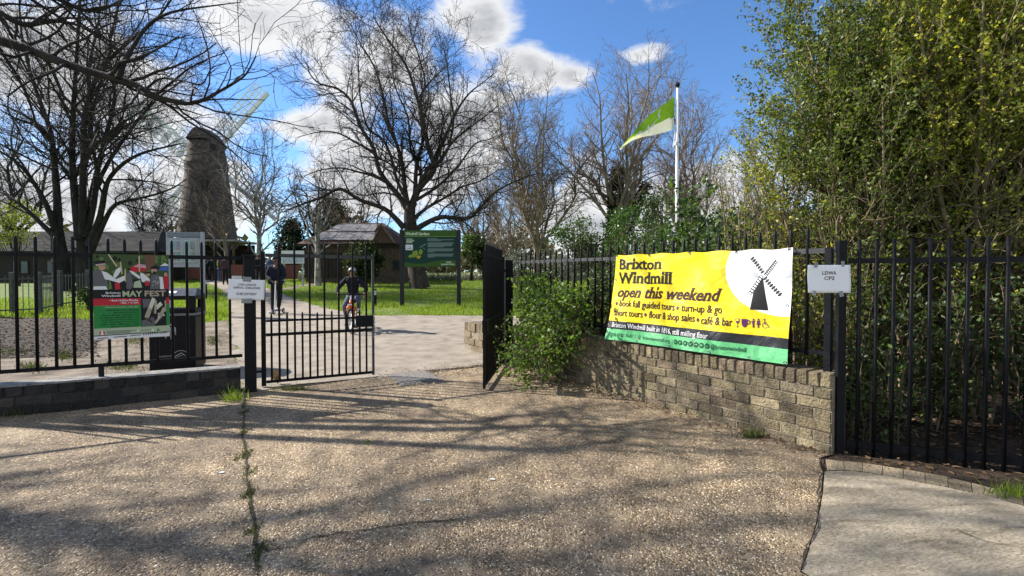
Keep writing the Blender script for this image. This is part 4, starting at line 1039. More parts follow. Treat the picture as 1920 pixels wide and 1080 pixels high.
fr_ = q.nodes.new('ShaderNodeFresnel'); mxs = q.nodes.new('ShaderNodeMixShader'); q.links.new(fr_.outputs[0], mxs.inputs[0]); q.links.new(tr.outputs[0], mxs.inputs[1]); q.links.new(gs.outputs[0], mxs.inputs[2]); q.links.new(mxs.outputs[0], q.nodes['Material Output'].inputs[0])
m.build('glass', gm, nb_)

# ------------------------------------------------------------------ park sign on the lawn
a, b = gp(754, 575), gp(860.5, 578)
b = Vector((at(860.5, 570, a.y).x, a.y, g(a.y)))
sg = thing('park_sign', (a+b)/2, 'dark green park name sign with a map on two black posts on the lawn', 'park sign')
d = Vector((b.x-a.x, b.y-a.y, 0)); LS = d.length; d.normalize(); n = Vector((d.y, -d.x, 0)); rzs = math.atan2(d.y, d.x)
zt = at(754, 431, a.y).z
M_post = mat('sign_post_paint', [(.008, .010, .014), (.016, .018, .024)], 12, .4)
for p in (a, b): m = MB(); m.box((p.x, p.y, (zt+p.z-.1)/2), (.125, .10, zt-p.z+.1), rzs); m.build('post', M_post, sg, bevel=.006)
zl, zu_ = at(754, 501, a.y).z, at(754, 431.5, a.y).z
c = (a+b)/2; m = MB(); m.box((c.x, c.y, (zl+zu_)/2), (LS-.126, .05, zu_-zl), rzs); m.build('panel', M_post, sg)
S_d = ink('sign_dark_green', (.006, .040, .030)); S_g = ink('sign_green', (.04, .095, .012)); S_l = ink('sign_pale', (.62, .72, .52)); S_t = ink('sign_text_grey', (.17, .23, .22)); S_w = ink('sign_white', (.62, .64, .68)); S_y = ink('sign_map_yellow', (.42, .33, .03)); S_m = ink('sign_map_green', (.20, .27, .03)); S_ln = ink('sign_line', (.16, .28, .10))
w0 = LS-.126-.03; h0 = zu_-zl-.03
smap = flat_map(Vector((a.x, a.y, zl+.015))+d*(.063+.015)+n*.026, d*w0, UP*h0, n)
S = Print(smap, lift=.0015)
def sz(x, y): return ((x-175)/(1250-175), 1-(y-128)/(862-128))
def szp(l): return [sz(*p) for p in l]
S.add(rect(0, 0, 1, 1), S_d, 1); S.add(rect(0, .815, 1, 1), S_g, 2); S.add(rect(0, .83, 1, .842), S_ln, 3)
wave = [sz(182+i*(1250-182)/24, 770 + 32*math.sin(i/24*6.0)*(1 if i < 13 else 1) - max(0, i-10)*1.5) for i in range(25)]
for p, q in zip(wave, wave[1:]): S.add([(p[0], 0), (q[0], 0), q, p], S_g, 2)
def stext(t, x0, y, x1, cap, m, **k):
    p = sz(x0, y); q = sz(x1, y); S.add([[(p[0]+xx, p[1]+yy) for xx, yy in r] for r in text2d(t, 0, 0, cap, w=q[0]-p[0], **k)], m, 4)
stext('Windmill Gardens', 205, 222, 700, .082, S_l, bold=.02)
for y, x1 in ((300, 345), (325, 385), (350, 365), (375, 345)): S.add([line(*sz(220, y), *sz(x1, y), .014)], S_l, 3)
for y, x1 in ((296, 865), (316, 1200), (335, 940)) : S.add([line(*sz(655, y), *sz(x1, y), .017)], S_t, 3)
for y0, n_, last in ((378, 5, 990), (500, 4, 800), (605, 4, 800)):
    for i in range(n_): S.add([line(*sz(660, y0+i*20), *sz(last if i == n_-1 else 1195-(i*13) % 40, y0+i*20), .018)], S_t, 3)
S.add(szp([(205, 415), (357, 415), (357, 525), (205, 525)]), S_w, 3); S.add([szp([(225, 490), (335, 480), (335, 496), (225, 500)]), szp([(296, 440), (304, 440), (306, 485), (292, 485)])], S_t, 4)
S.add([szp([(255, 660), (270, 635), (350, 600), (350, 550), (440, 530), (470, 600), (430, 660), (300, 680)]), szp([(480, 545), (510, 495), (560, 540), (555, 580), (515, 625), (480, 600)])], S_m, 3)
S.add([szp([(430, 660), (470, 630), (530, 650), (480, 705), (440, 690)])], S_y, 4)
S.add([line(*sz(500, 470), *sz(625, 400), .02), line(*sz(565, 470), *sz(605, 520), .01)], S_t, 3)
stext('Lambeth Parks', 935, 828, 1215, .05, S_l, bold=.02); S.add([line(*sz(1045, 765), *sz(1085, 780), .02), line(*sz(1085, 780), *sz(1100, 758), .012), line(*sz(1100, 765), *sz(1150, 768), .02)], S_w, 4)
S.build('print', sg)

# ------------------------------------------------------------------ bollards
def bollard(P, h, label, r=.09):
    t = thing('bollard', P, label, 'bollard', None)
    m = MB(); m.tube([P-UP*.05, P+UP*(h-.2)], r, 14); m.build('body', M_black, t, smooth=False)
    m = MB(); m.tube([P+UP*(h-.2), P+UP*(h-.05)], r*.93, 14); m.build('band', mat('bollard_band', [(.45, .46, .47), (.6, .6, .6)], 9, .5), t)
    m = MB(); m.tube([P+UP*(h-.05), P+UP*(h-.01), P+UP*h], [r, r, r*.7], 14); m.build('cap', M_black, t)
p = gp(703, 575); bollard(p, .58, 'small black bollard with a pale band on the lawn beside the gate edge', .055)
p = gp(383, 563); bollard(p, .80, 'black bollard with a white band beside the notice board', .10)

# ------------------------------------------------------------------ flag pole and flag
FY = 13.5; fs = 900/FY
pb = Vector((at(1268, 500, FY).x, FY, g(FY)))
zt = at(1268, 163, FY).z
fp = thing('flagpole', pb, 'tall slim white flagpole rising above the shrubs behind the banner', 'flagpole')
m = MB(); m.tube([pb-UP*.2, pb+UP*2, Vector((pb.x, pb.y, zt))], [.06, .052, .034], 12); m.build('pole', M_white, fp, smooth=True)
m = MB(); m.ball((pb.x, pb.y, zt+.06), .07, 10, 6); m.tube([(pb.x, pb.y, zt-.02), (pb.x, pb.y, zt+.03)], .05, 8); m.build('finial', M_black, fp)
m = MB(); zc = at(1268, 273, FY).z; m.tube([(pb.x-.05, pb.y-.05, zc+.1), (pb.x-.06, pb.y-.05, zc)], .03, 8); m.ball((pb.x+.04, pb.y-.04, zc), .05, 8, 6)
z2 = at(1268, 240, FY).z; m.tube([(pb.x-.05, pb.y-.02, z2), (pb.x-.12, pb.y-.03, zc-.05), (pb.x-.09, pb.y-.03, zc-.14), (pb.x-.05, pb.y-.04, zc-.02)], .011, 6)
m.tube([(pb.x-.045, pb.y-.03, zt-.05), (pb.x-.06, pb.y-.05, pb.z+1)], .006, 5); m.build('halyard', M_white, fp)
G_g = mat('flag_green_cloth', [(.13, .27, .018), (.19, .36, .022)], 8, .75, .3, 12, transl=.35); G_w = mat('flag_white_cloth', [(.6, .6, .64), (.7, .7, .72)], 8, .75, .3, 12, transl=.35)
ft = thing('flag', (pb.x, pb.y, at(1268, 200, FY).z), 'green and white flag streaming to the left of its white pole', 'flag')
def flagpt(u, v, l=0):
    """u: hoist 0 -> fly 1, v: top 0 -> bottom 1"""
    topx = [(1265, 180), (1240, 199), (1216, 217), (1195, 240), (1180, 258), (1161, 279)]
    botx = [(1263, 242), (1246, 248), (1222, 254), (1204, 257), (1184, 264), (1163, 281)]
    f = u*5; i = min(4, int(f)); t = f-i
    cr = lambda P_: (P_[i][0]+(P_[i+1][0]-P_[i][0])*t, P_[i][1]+(P_[i+1][1]-P_[i][1])*t)
    a, b = cr(topx), cr(botx); x = a[0]+(b[0]-a[0])*v; y = a[1]+(b[1]-a[1])*v
    dep = FY + .12*math.sin(u*7+v*1.5)*u**.5 - .25*u + .07*math.sin(u*14+v*3)*u
    return at(x, y, dep-l)
mb = MB(); nu, nv = 40, 14
for j in range(nv+1):
    for i in range(nu+1): mb.v.append(tuple(flagpt(i/nu, j/nv)))
for j in range(nv):
    for i in range(nu): mb.f.append((j*(nu+1)+i, j*(nu+1)+i+1, (j+1)*(nu+1)+i+1, (j+1)*(nu+1)+i)); mb.m.append(1 if j/nv > .58-.02*math.sin(i/nu*6) - (.45*max(0, i/nu-.55)/.45) else 0)
mb.build('cloth', [G_g, G_w], ft, smooth=True)
pr = Print(lambda x, y, l: flagpt(x, y, l), lift=.004)
def arc(pts, w): return [line(*p, *q, w) for p, q in zip(pts, pts[1:])]
G_i = ink('flag_white_ink', (.7, .72, .68))
pr.add(arc([(.22, .10), (.26, .22), (.24, .36), (.32, .44), (.38, .56), (.42, .62), (.36, .60), (.33, .52)], .022), G_i, 1)
pr.add(arc([(.44, .50), (.50, .60), (.56, .56), (.60, .40)], .022), G_i, 1); pr.add(arc([(.43, .40), (.43, .7), (.45, .84)], .02), G_i, 1)
q = [[(.57+x, .62-y) for x, y in r] for r in text2d('2025', 0, 0, .20, w=.15, bold=.02)]
pr.add(q, G_i, 1); pr.build('emblem', ft)
# ------------------------------------------------------------------ windmill
MY = ys(18); 
mx0 = at(390, 500, MY).x; mz = g(MY)-.1
wm = thing('windmill', (mx0, MY, mz), 'old brown brick tower windmill with white lattice sails behind the park', 'windmill')
M_mill = mat('tarred_mill_brick', [(.04, .03, .026), (.10, .077, .066), (.17, .138, .12)], 2.6, .9, .8, 14, detail=14)
M_tar = mat('black_tarred_boards', [(.008, .008, .010), (.02, .02, .024)], 6, .7, .4, 20)
def lathe(mb, c, prof, n=40, mi=0):
    i0 = len(mb.v)
    for r, z in prof:
        for j in range(n): a = 2*math.pi*j/n; mb.v.append((c[0]+r*math.cos(a), c[1]+r*math.sin(a), c[2]+z))
    for k in range(len(prof)-1):
        for j in range(n): mb.f.append((i0+k*n+j, i0+k*n+(j+1) % n, i0+(k+1)*n+(j+1) % n, i0+(k+1)*n+j)); mb.m.append(mi)
zz = lambda py: at(390, py, MY).z-mz
m = MB(); lathe(m, (mx0, MY, mz), [(r*.885, z) for r, z in [(3.25, 0), (3.02, zz(440)), (2.5, zz(370)), (2.2, zz(326)), (2.16, zz(322)), (2.24, zz(310)), (2.10, zz(302)), (1.78, zz(270)), (1.62, zz(267))]]); m.build('tower', M_mill, wm, smooth=False)
m = MB(); lathe(m, (mx0, MY, mz), [(2.95, 0), (2.78, zz(452)), (2.70, zz(450))]); m.build('tarred_base', M_tar, wm)
# boat shaped cap
m = MB(); n = 12; prof = []
for k in range(7):
    t = k/6; prof.append((1.0-.0*t, t))
vs = []
for j in range(9):
    y = -1.9+4.6*j/8
    for i in range(n+1):
        a = math.pi*i/n; hw = 1.34*math.sqrt(max(.04, 1-((y-.1)/2.7)**2)); hh = (zz(240)-zz(268))*(.9+.12*j/8)*math.sqrt(max(.1, 1-((y-.3)/3.4)**2))
        vs.append((mx0+hw*math.cos(a), MY+y, mz+zz(268)+hh*(1-abs(math.cos(a))**1.25)))
fs_ = [(j*(n+1)+i, j*(n+1)+i+1, (j+1)*(n+1)+i+1, (j+1)*(n+1)+i) for j in range(8) for i in range(n)] + [tuple(range(n+1)), tuple(8*(n+1)+i for i in range(n+1))]
m.raw(vs, fs_); m.build('cap', M_mill, wm)
HUB = at(388, 300, MY+3.3)
m = MB(); m.tube([HUB+Vector((0, -3, 0)), HUB+Vector((0, .35, 0))], .28, 10); m.ball(HUB, .45, 10, 6); m.build('windshaft', M_white, wm)
M_sail = mat('white_sail_paint', [(.82, .82, .80), (.88, .88, .86)], 6, .5)
def sail(ang, L=10.0, shut=0.0):
    e1 = Vector((1, 0, 0)); nv_ = (0, 1, 0)
    d = e1*math.cos(ang)+UP*math.sin(ang); nn = UP*math.cos(ang)-e1*math.sin(ang)
    mb = MB(); mb.bar(HUB+d*.2, HUB+d*L, .42, .3, up=nv_); s = mb.build('sail', M_sail, wm)
    mb = MB()
    for o in (.62, 1.15, 1.72): mb.bar(HUB+d*1.3+nn*o, HUB+d*(L-.1)+nn*o, .12, .08, up=nv_)
    k = 15
    for i in range(k+1):
        c = HUB+d*(1.3+(L-1.4)*i/k); mb.bar(c-nn*.05, c+nn*1.74, .11, .07, up=nv_)
    if shut:
        for i in range(k):
            if i % 2 == 0: c = HUB+d*(1.3+(L-1.4)*(i+.5)/k); mb.bar(c+nn*.1, c+nn*1.7, shut, .02, up=nv_)
        for i in range(k+1):
            c = HUB+d*(1.3+(L-1.4)*i/k); mb.bar(c-nn*.85, c-nn*.05, .11, .07, up=nv_)
        mb.bar(HUB+d*1.3-nn*.85, HUB+d*(L-.1)-nn*.85, .12, .08, up=nv_)
    mb.build('lattice', M_sail, s)
a1 = math.atan2(120, 111)
sail(a1); sail(a1+math.pi/2+.05, shut=.5); sail(a1+math.pi); sail(a1-math.pi/2+.03)
m = MB(); lathe(m, (mx0, MY, mz), [(0, 0)], 3) if False else None
for px, py, w, h in ((396, 274, .5, .6), (385, 345, .7, .9)):
    p = at(px, py, MY-2.35); m.v = []; m.f = []; m.m = []; m.box((p.x, MY-2.28 if py > 300 else MY-2.0, p.z), (w, .35, h)); m.build('window', M_tar, wm); m = MB()

# ------------------------------------------------------------------ buildings
M_slate = mat('grey_roof_sheet', [(.03, .03, .03), (.075, .073, .07)], 3, .95, .5, 12, spec=.03, stretch=(.3, 1, 4))
M_tile = mat('brown_roof_tile', [(.05, .028, .02), (.11, .062, .045), (.17, .10, .075)], 7, .85, .8, 30, stretch=(1, 1, 3))
M_solar = mat('solar_glass', [(.20, .185, .175), (.30, .28, .265)], 3, .5, spec=.25)
M_wood = mat('dark_boarding', [(.012, .010, .009), (.035, .028, .023), (.05, .04, .03)], 5, .8, .5, 18, stretch=(4, 4, .5))
M_brownwall = mat('brown_hut_brick', [(.05, .035, .026), (.10, .072, .052), (.14, .10, .072)], 9, .9, .5, 40)
M_yelbrick = mat('yellow_house_brick', [(.30, .17, .065), (.42, .25, .10), (.5, .32, .15)], 9, .9, .4, 40)
M_glassd = mat('dark_window_glass', [(.02, .025, .03), (.05, .055, .06)], 4, .15, spec=.6)
# long low building on the left
LY = 31
def wpt(px, py, Y): return at(px, py, Y)
lbd = thing('park_building', (at(120, 500, LY).x, LY, g(LY)), 'long low park building with a pale grey roof and dark boarded walls', 'building')
xa, xb = at(-260, 470, LY).x, at(292, 470, LY).x; zg = g(LY); ze = at(0, 470, LY).z; zr = at(0, 434, LY+2.6).z
m = MB(); m.box(((xa+xb)/2, LY+2.6, (zg-.3+ze)/2), (xb-xa-.7, 4.6, ze-zg+.3)); m.build('wall', M_wood, lbd)
m = MB(); q = [(xa, LY-.1, ze-.05), (xb, LY-.1, ze-.05), (xb-1.5, LY+2.6, zr), (xa, LY+2.6, zr), (xb, LY+5.3, ze-.05), (xa, LY+5.3, ze-.05)]
m.raw(q, [(0, 1, 2, 3), (3, 2, 4, 5), (1, 4, 2), (0, 3, 5), (0, 5, 4, 1)]); m.build('roof', M_slate, lbd)
m = MB(); m.box(((xa+xb)/2, LY-.14, ze-.09), (xb-xa, .05, .14)); m.build('fascia', M_white if False else M_slate, lbd)
for px in (-40, 30, 95, 190, 245):
    x = at(px, 490, LY).x; m = MB(); m.box((x, LY+.29, zg+1.0), (1.0, .06, .75)); o = m.build('window', M_glassd, lbd)
    m = MB(); 
    for dx in (-.52, 0, .52): m.box((x+dx, LY+.26, zg+1.0), (.05, .05, .85))
    for dz in (-.40, .40): m.box((x, LY+.26, zg+1.0+dz), (.98, .04, .05))
    m.build('frame', M_slate, o)
# hut with solar panels
HY = 30.0; zg = g(HY)
hut = thing('park_hut', (at(660, 500, HY).x, HY, zg), 'brown tiled park hut with grey solar panels on its hipped roof', 'hut')
x0, x1 = at(556, 457, HY).x, at(762, 457, HY).x; ze = at(660, 457, HY).z; D = 6.0
xr0, xr1 = at(640, 418, HY+2.4).x, at(716, 418, HY+2.4).x; zr = at(660, 417, HY+2.4).z
m = MB(); m.box(((x0+x1)/2, HY+D/2, (zg-.3+ze)/2), (x1-x0-.8, D-.8, ze-zg+.3)); m.build('wall', M_brownwall, hut)
m = MB(); q = [(x0, HY, ze), (x1, HY, ze), (x1, HY+D, ze), (x0, HY+D, ze), (xr0, HY+D/2-.3, zr), (xr1, HY+D/2-.3, zr)]
m.raw(q, [(0, 1, 5, 4), (1, 2, 5), (2, 3, 4, 5), (3, 0, 4), (0, 3, 2, 1)]); m.build('roof', M_tile, hut)
m = MB(); m.box(((x0+x1)/2, HY+.05, ze-.09), (x1-x0+.02, .06, .16)); m.build('fascia', M_wood, hut)
gh = Vector((at(724, 440, HY).x, 0, 0)); m = MB()
zg2 = at(716, 420, HY).z; q = [(at(700, 455, HY).x, HY-.25, ze+.02), (at(742, 455, HY).x, HY-.25, ze+.02), (at(717, 425, HY).x, HY-.25, zg2-.12), (at(700, 455, HY).x, HY+2.2, ze+.02), (at(742, 455, HY).x, HY+2.2, ze+.02), (at(717, 425, HY).x, HY+2.2, zg2-.12)]
m.raw(q, [(0, 1, 2), (0, 2, 5, 3), (1, 4, 5, 2), (0, 3, 4, 1)]); m.build('gable', M_tile, hut)
m = MB(); m.bar((q[1][0]+.03, HY-.3, ze+.02), (q[2][0], HY-.3, zg2-.06), .05, .09); m.bar((q[0][0]-.02, HY-.3, ze+.02), (q[2][0], HY-.3, zg2-.06), .05, .07); m.build('bargeboard', M_barkpale, hut)
# panels lie on the front slope
def slope(px, py):
    A_, B2, C_ = Vector(( x0, HY, ze)), Vector((x1, HY, ze)), Vector((xr0, HY+D/2-.3, zr)); nn = (B2-A_).cross(C_-A_).normalized()
    A_ = A_+nn*.06; r = ray(px, py); o = Vector((0, 0, CAMZ)); t = (A_-o).dot(nn)/r.dot(nn); return o+r*t, nn
def panel_row(l0, r0, l1, r1, yb, yt, n):
    for i in range(n):
        ps_ = []
        for (l, r, y) in ((l0, r0, yb), (l1, r1, yt)):
            for f in ((i+.03)/n, (i+.97)/n): ps_.append(slope(l+(r-l)*f, y))
        nn = ps_[0][1]; P4 = [ps_[0][0], ps_[1][0], ps_[3][0], ps_[2][0]]
        mb = MB(); mb.prism(P4, nn*.04); mb.build('solar_panel', M_solar, hut)
panel_row(588, 706, 601, 722, 450.5, 436.5, 7); panel_row(613, 702, 634, 712, 434.5, 421, 5)
for px in (577, 600, 625, 745): 
    x = at(px, 480, HY).x; m = MB(); m.box((x, HY+.36, zg+1.15), (.75, .08, 1.6 if px != 745 else .6)); m.build('shutter' if px != 745 else 'window', M_wood if px != 745 else M_glassd, hut)
# open pavilion in front of the mill
PY = 36.0; zg = g(PY); pv = thing('pavilion', (at(380, 500, PY).x, PY, zg), 'open timber pavilion with a thin pale flat roof in front of the windmill', 'pavilion')
xa, xb = at(282, 452, PY).x, at(442, 452, PY).x; zt = at(360, 451, PY).z
m = MB(); m.box(((xa+xb)/2, PY+1.6, zt), (xb-xa, 3.6, .14)); m.build('roof', mat('pavilion_roof', [(.34, .33, .29), (.45, .44, .4)], 4, .6), pv)
for i in range(5):
    x = xa+.35+(xb-xa-.7)*i/4; m = MB(); m.bar((x, PY+.3, zg-.2), (x, PY+.3, zt-.07), .14); m.build('post', M_stem, pv)
    m = MB(); m.bar((x, PY+.32, zt-.7), (x+.6, PY+.32, zt-.09), .09); m.bar((x, PY+.28, zt-.7), (x-.6, PY+.28, zt-.09), .08); m.build('brace', M_stem, pv)
m = MB(); m.box(((xa+xb)/2, PY+3.1, (zg+zt)/2-.1), (xb-xa-.5, .12, zt-zg-.1)); m.build('back_wall', M_wood, pv)
# red barrier, parked car, white display board, low crates
RY = 34.0; zg = g(RY); rb = thing('barrier', (at(440, 510, RY).x, RY, zg), 'faded red board barrier standing behind the group of people', 'barrier')
M_redb = mat('faded_red_board', [(.20, .07, .055), (.29, .12, .095)], 5, .8)
xa, xb = at(352, 510, RY).x, at(560, 510, RY).x
nbx = 6
for i in range(nbx):
    a = xa+(xb-xa)*i/nbx; b = xa+(xb-xa)*(i+1)/nbx; m = MB(); m.box(((a+b)/2, RY, zg+.62), (b-a-.05, .05, 1.0)); m.build('panel', M_redb, rb)
    m = MB(); m.box((a, RY+.06, zg+.55), (.07, .07, 1.2)); m.build('post', M_wood, rb)
CY = 31.5; zg = g(CY)
for px, w, mm, lb_ in ((448, .66, M_white, 'white storage box standing by the red barrier'), (466, .62, M_stem, 'dark brown storage box beside the white one by the red barrier')):
    cx = at(px, 510, CY).x; bx = thing('storage_box', (cx, CY, zg), lb_, 'box')
    m = MB(); m.box((cx, CY, zg+.22), (w, .5, .44)); m.build('body', mm, bx, bevel=.02)
    m = MB(); m.box((cx, CY, zg+.465), (w+.06, .56, .05)); m.build('lid', M_slate, bx, bevel=.01)
VY = 27.0; zg = g(VY); xa, xb = at(528, 480, VY).x, at(570, 480, VY).x; xm = (xa+xb)/2
db = thing('display_board', (xm, VY, zg), 'white display board with blue and grey pictures on two legs left of the hut', 'display board')
zb, zt = at(550, 494, VY).z, at(550, 470, VY).z
m = MB(); m.box((xm, VY, (zb+zt)/2), (xb-xa, .08, zt-zb)); m.build('panel', M_white, db)
m = MB(); m.box((xm, VY-.045, (zb+zt)/2-.08), (xb-xa-.1, .006, (zt-zb)*.66)); m.build('picture', mat('board_picture', [(.25, .33, .42), (.5, .55, .6), (.3, .34, .28)], 3, .5), db)
for x in (xa+.1, xb-.1): m = MB(); m.box((x, VY+.06, (zg+zb)/2), (.07, .05, zb-zg+.2)); m.build('leg', M_nb, db)
# yellow brick house behind the shrubs on the right
QY = 24.0; zg = g(QY); x0, x1 = at(1372, 440, QY).x, at(1560, 440, QY).x; ze = at(1400, 428, QY).z
hs = thing('brick_house', ((x0+x1)/2, QY, zg), 'yellow brick house wall showing between the hedge and the shrubs', 'house')
m = MB(); m.box(((x0+x1)/2, QY+2.5, (zg-.3+ze)/2), (x1-x0, 5, ze-zg+.3)); m.build('wall', M_yelbrick, hs)
m = MB(); zr = at(1430, 396, QY+2.5).z; q = [(x0-.2, QY-.25, ze), (x1+.2, QY-.25, ze), (x1+.2, QY+5.2, ze), (x0-.2, QY+5.2, ze), (x0+1.6, QY+2.5, zr), (x1+.2, QY+2.5, zr)]
m.raw(q, [(0, 1, 5, 4), (2, 3, 4, 5), (3, 0, 4), (1, 2, 5), (0, 3, 2, 1)]); m.build('roof', M_tile, hs)
for px in (1408, 1450): x = at(px, 450, QY).x; m = MB(); m.box((x, QY-.005, zg+1.5), (.8, .06, 1.0)); o = m.build('window', M_glassd, hs); m = MB(); m.box((x, QY-.05, zg+.96), (.95, .1, .07)); m.build('sill', M_nb, o)

# ------------------------------------------------------------------ park railing on the left
rf = [gp(-40, 594), gp(0, 592), (gp(74, 588)), gp(111, 578), gp(168, 571)]
pr_ = thing('park_railing', rf[1], 'low weathered grey green park railing with thick posts behind the mulch bed', 'railing')
M_rail2 = mat('weathered_green_paint', [(.05, .06, .055), (.10, .115, .10)], 10, .7)
rl = Line2([Vector((p.x, p.y, 0)) for p in rf]); n = int(rl.L/.11)
m1, m2 = MB(), MB()
for i in range(40):
    a, _ = rl.at(rl.L*i/40); b, _ = rl.at(rl.L*(i+1)/40)
    for z in (.14, 1.0): m1.bar(a+UP*(g(a.y)+z), b+UP*(g(b.y)+z), .03, .04)
m1.build('rail', M_rail2, pr_)
for i in range(n):
    p, _ = rl.at(rl.L*(i+.5)/n); zb = g(p.y); m = MB(); m.tube([p+UP*(zb+.02), p+UP*(zb+1.08)], .010, 6); m.build('bar', M_rail2, pr_)
for px, py in ((-38, 594), (25, 590), (74, 588), (112, 577), (166, 571)):
    p = gp(px, py); m = MB(); m.box((p.x, p.y, p.z+.58), (.12, .12, 1.2), .3); m.build('post', M_rail2, pr_, bevel=.01)

# ------------------------------------------------------------------ people
def skinmesh(name, J, B, m, parent=None, sub=2, root=None):
    """J: {name: ((x,y,z), r)}, B: bones -> one continuous smooth surface"""
    ks = list(J); me = bpy.data.meshes.new(name)
    o0 = parent_base(parent) if parent else Vector()
    me.from_pydata([tuple(Vector(J[k][0])-o0) for k in ks], [(ks.index(a), ks.index(b)) for a, b in B], [])
    ob = bpy.data.objects.new(name, me); col.objects.link(ob)
    ob.modifiers.new('skin', 'SKIN').use_smooth_shade = True
    sv = me.skin_vertices[0].data
    for i, k in enumerate(ks):
        r = J[k][1]; sv[i].radius = r if isinstance(r, tuple) else (r, r); sv[i].use_root = (k == (root or ks[0]))
    s = ob.modifiers.new('sub', 'SUBSURF'); s.levels = s.render_levels = sub
    dg = bpy.context.evaluated_depsgraph_get(); dg.update()
    nm = bpy.data.meshes.new_from_object(ob.evaluated_get(dg)); nm.name = name
    bpy.data.objects.remove(ob)
    nm.materials.clear(); nm.materials.append(m)
    nm.polygons.foreach_set('use_smooth', [True]*len(nm.polygons))
    o2 = bpy.data.objects.new(name, nm); col.objects.link(o2)
    if parent: o2.parent = parent
    return o2
STAND = dict(pelvis=(0, 0, .93), waist=(0, 0, 1.08), chest=(0, .01, 1.30), neck=(0, .0, 1.46), jaw=(0, .025, 1.535), head=(0, .012, 1.61), crown=(0, .005, 1.67),
             shL=(-.175, 0, 1.40), elL=(-.235, .0, 1.14), wrL=(-.22, .12, .92), shR=(.175, 0, 1.40), elR=(.235, .0, 1.14), wrR=(.22, .12, .92),
             hipL=(-.085, 0, .88), knL=(-.10, .02, .49), anL=(-.11, -.02, .09), toL=(-.13, .14, .03), hipR=(.085, 0, .88), knR=(.10, .02, .49), anR=(.11, -.02, .09), toR=(.13, .14, .03))
RAD = dict(pelvis=.12, waist=.11, chest=.125, neck=.05, jaw=.062, head=.085, crown=.055, shL=.055, elL=.042, wrL=.028, shR=.055, elR=.042, wrR=.028,
           hipL=.08, knL=.056, anL=.036, toL=.032, hipR=.08, knR=.056, anR=.036, toR=.032)
BON = [('pelvis', 'waist'), ('waist', 'chest'), ('chest', 'neck'), ('neck', 'jaw'), ('jaw', 'head'), ('head', 'crown')]
for s in 'LR': BON += [('chest', 'sh'+s), ('sh'+s, 'el'+s), ('el'+s, 'wr'+s), ('pelvis', 'hip'+s), ('hip'+s, 'kn'+s), ('kn'+s, 'an'+s), ('an'+s, 'to'+s)]
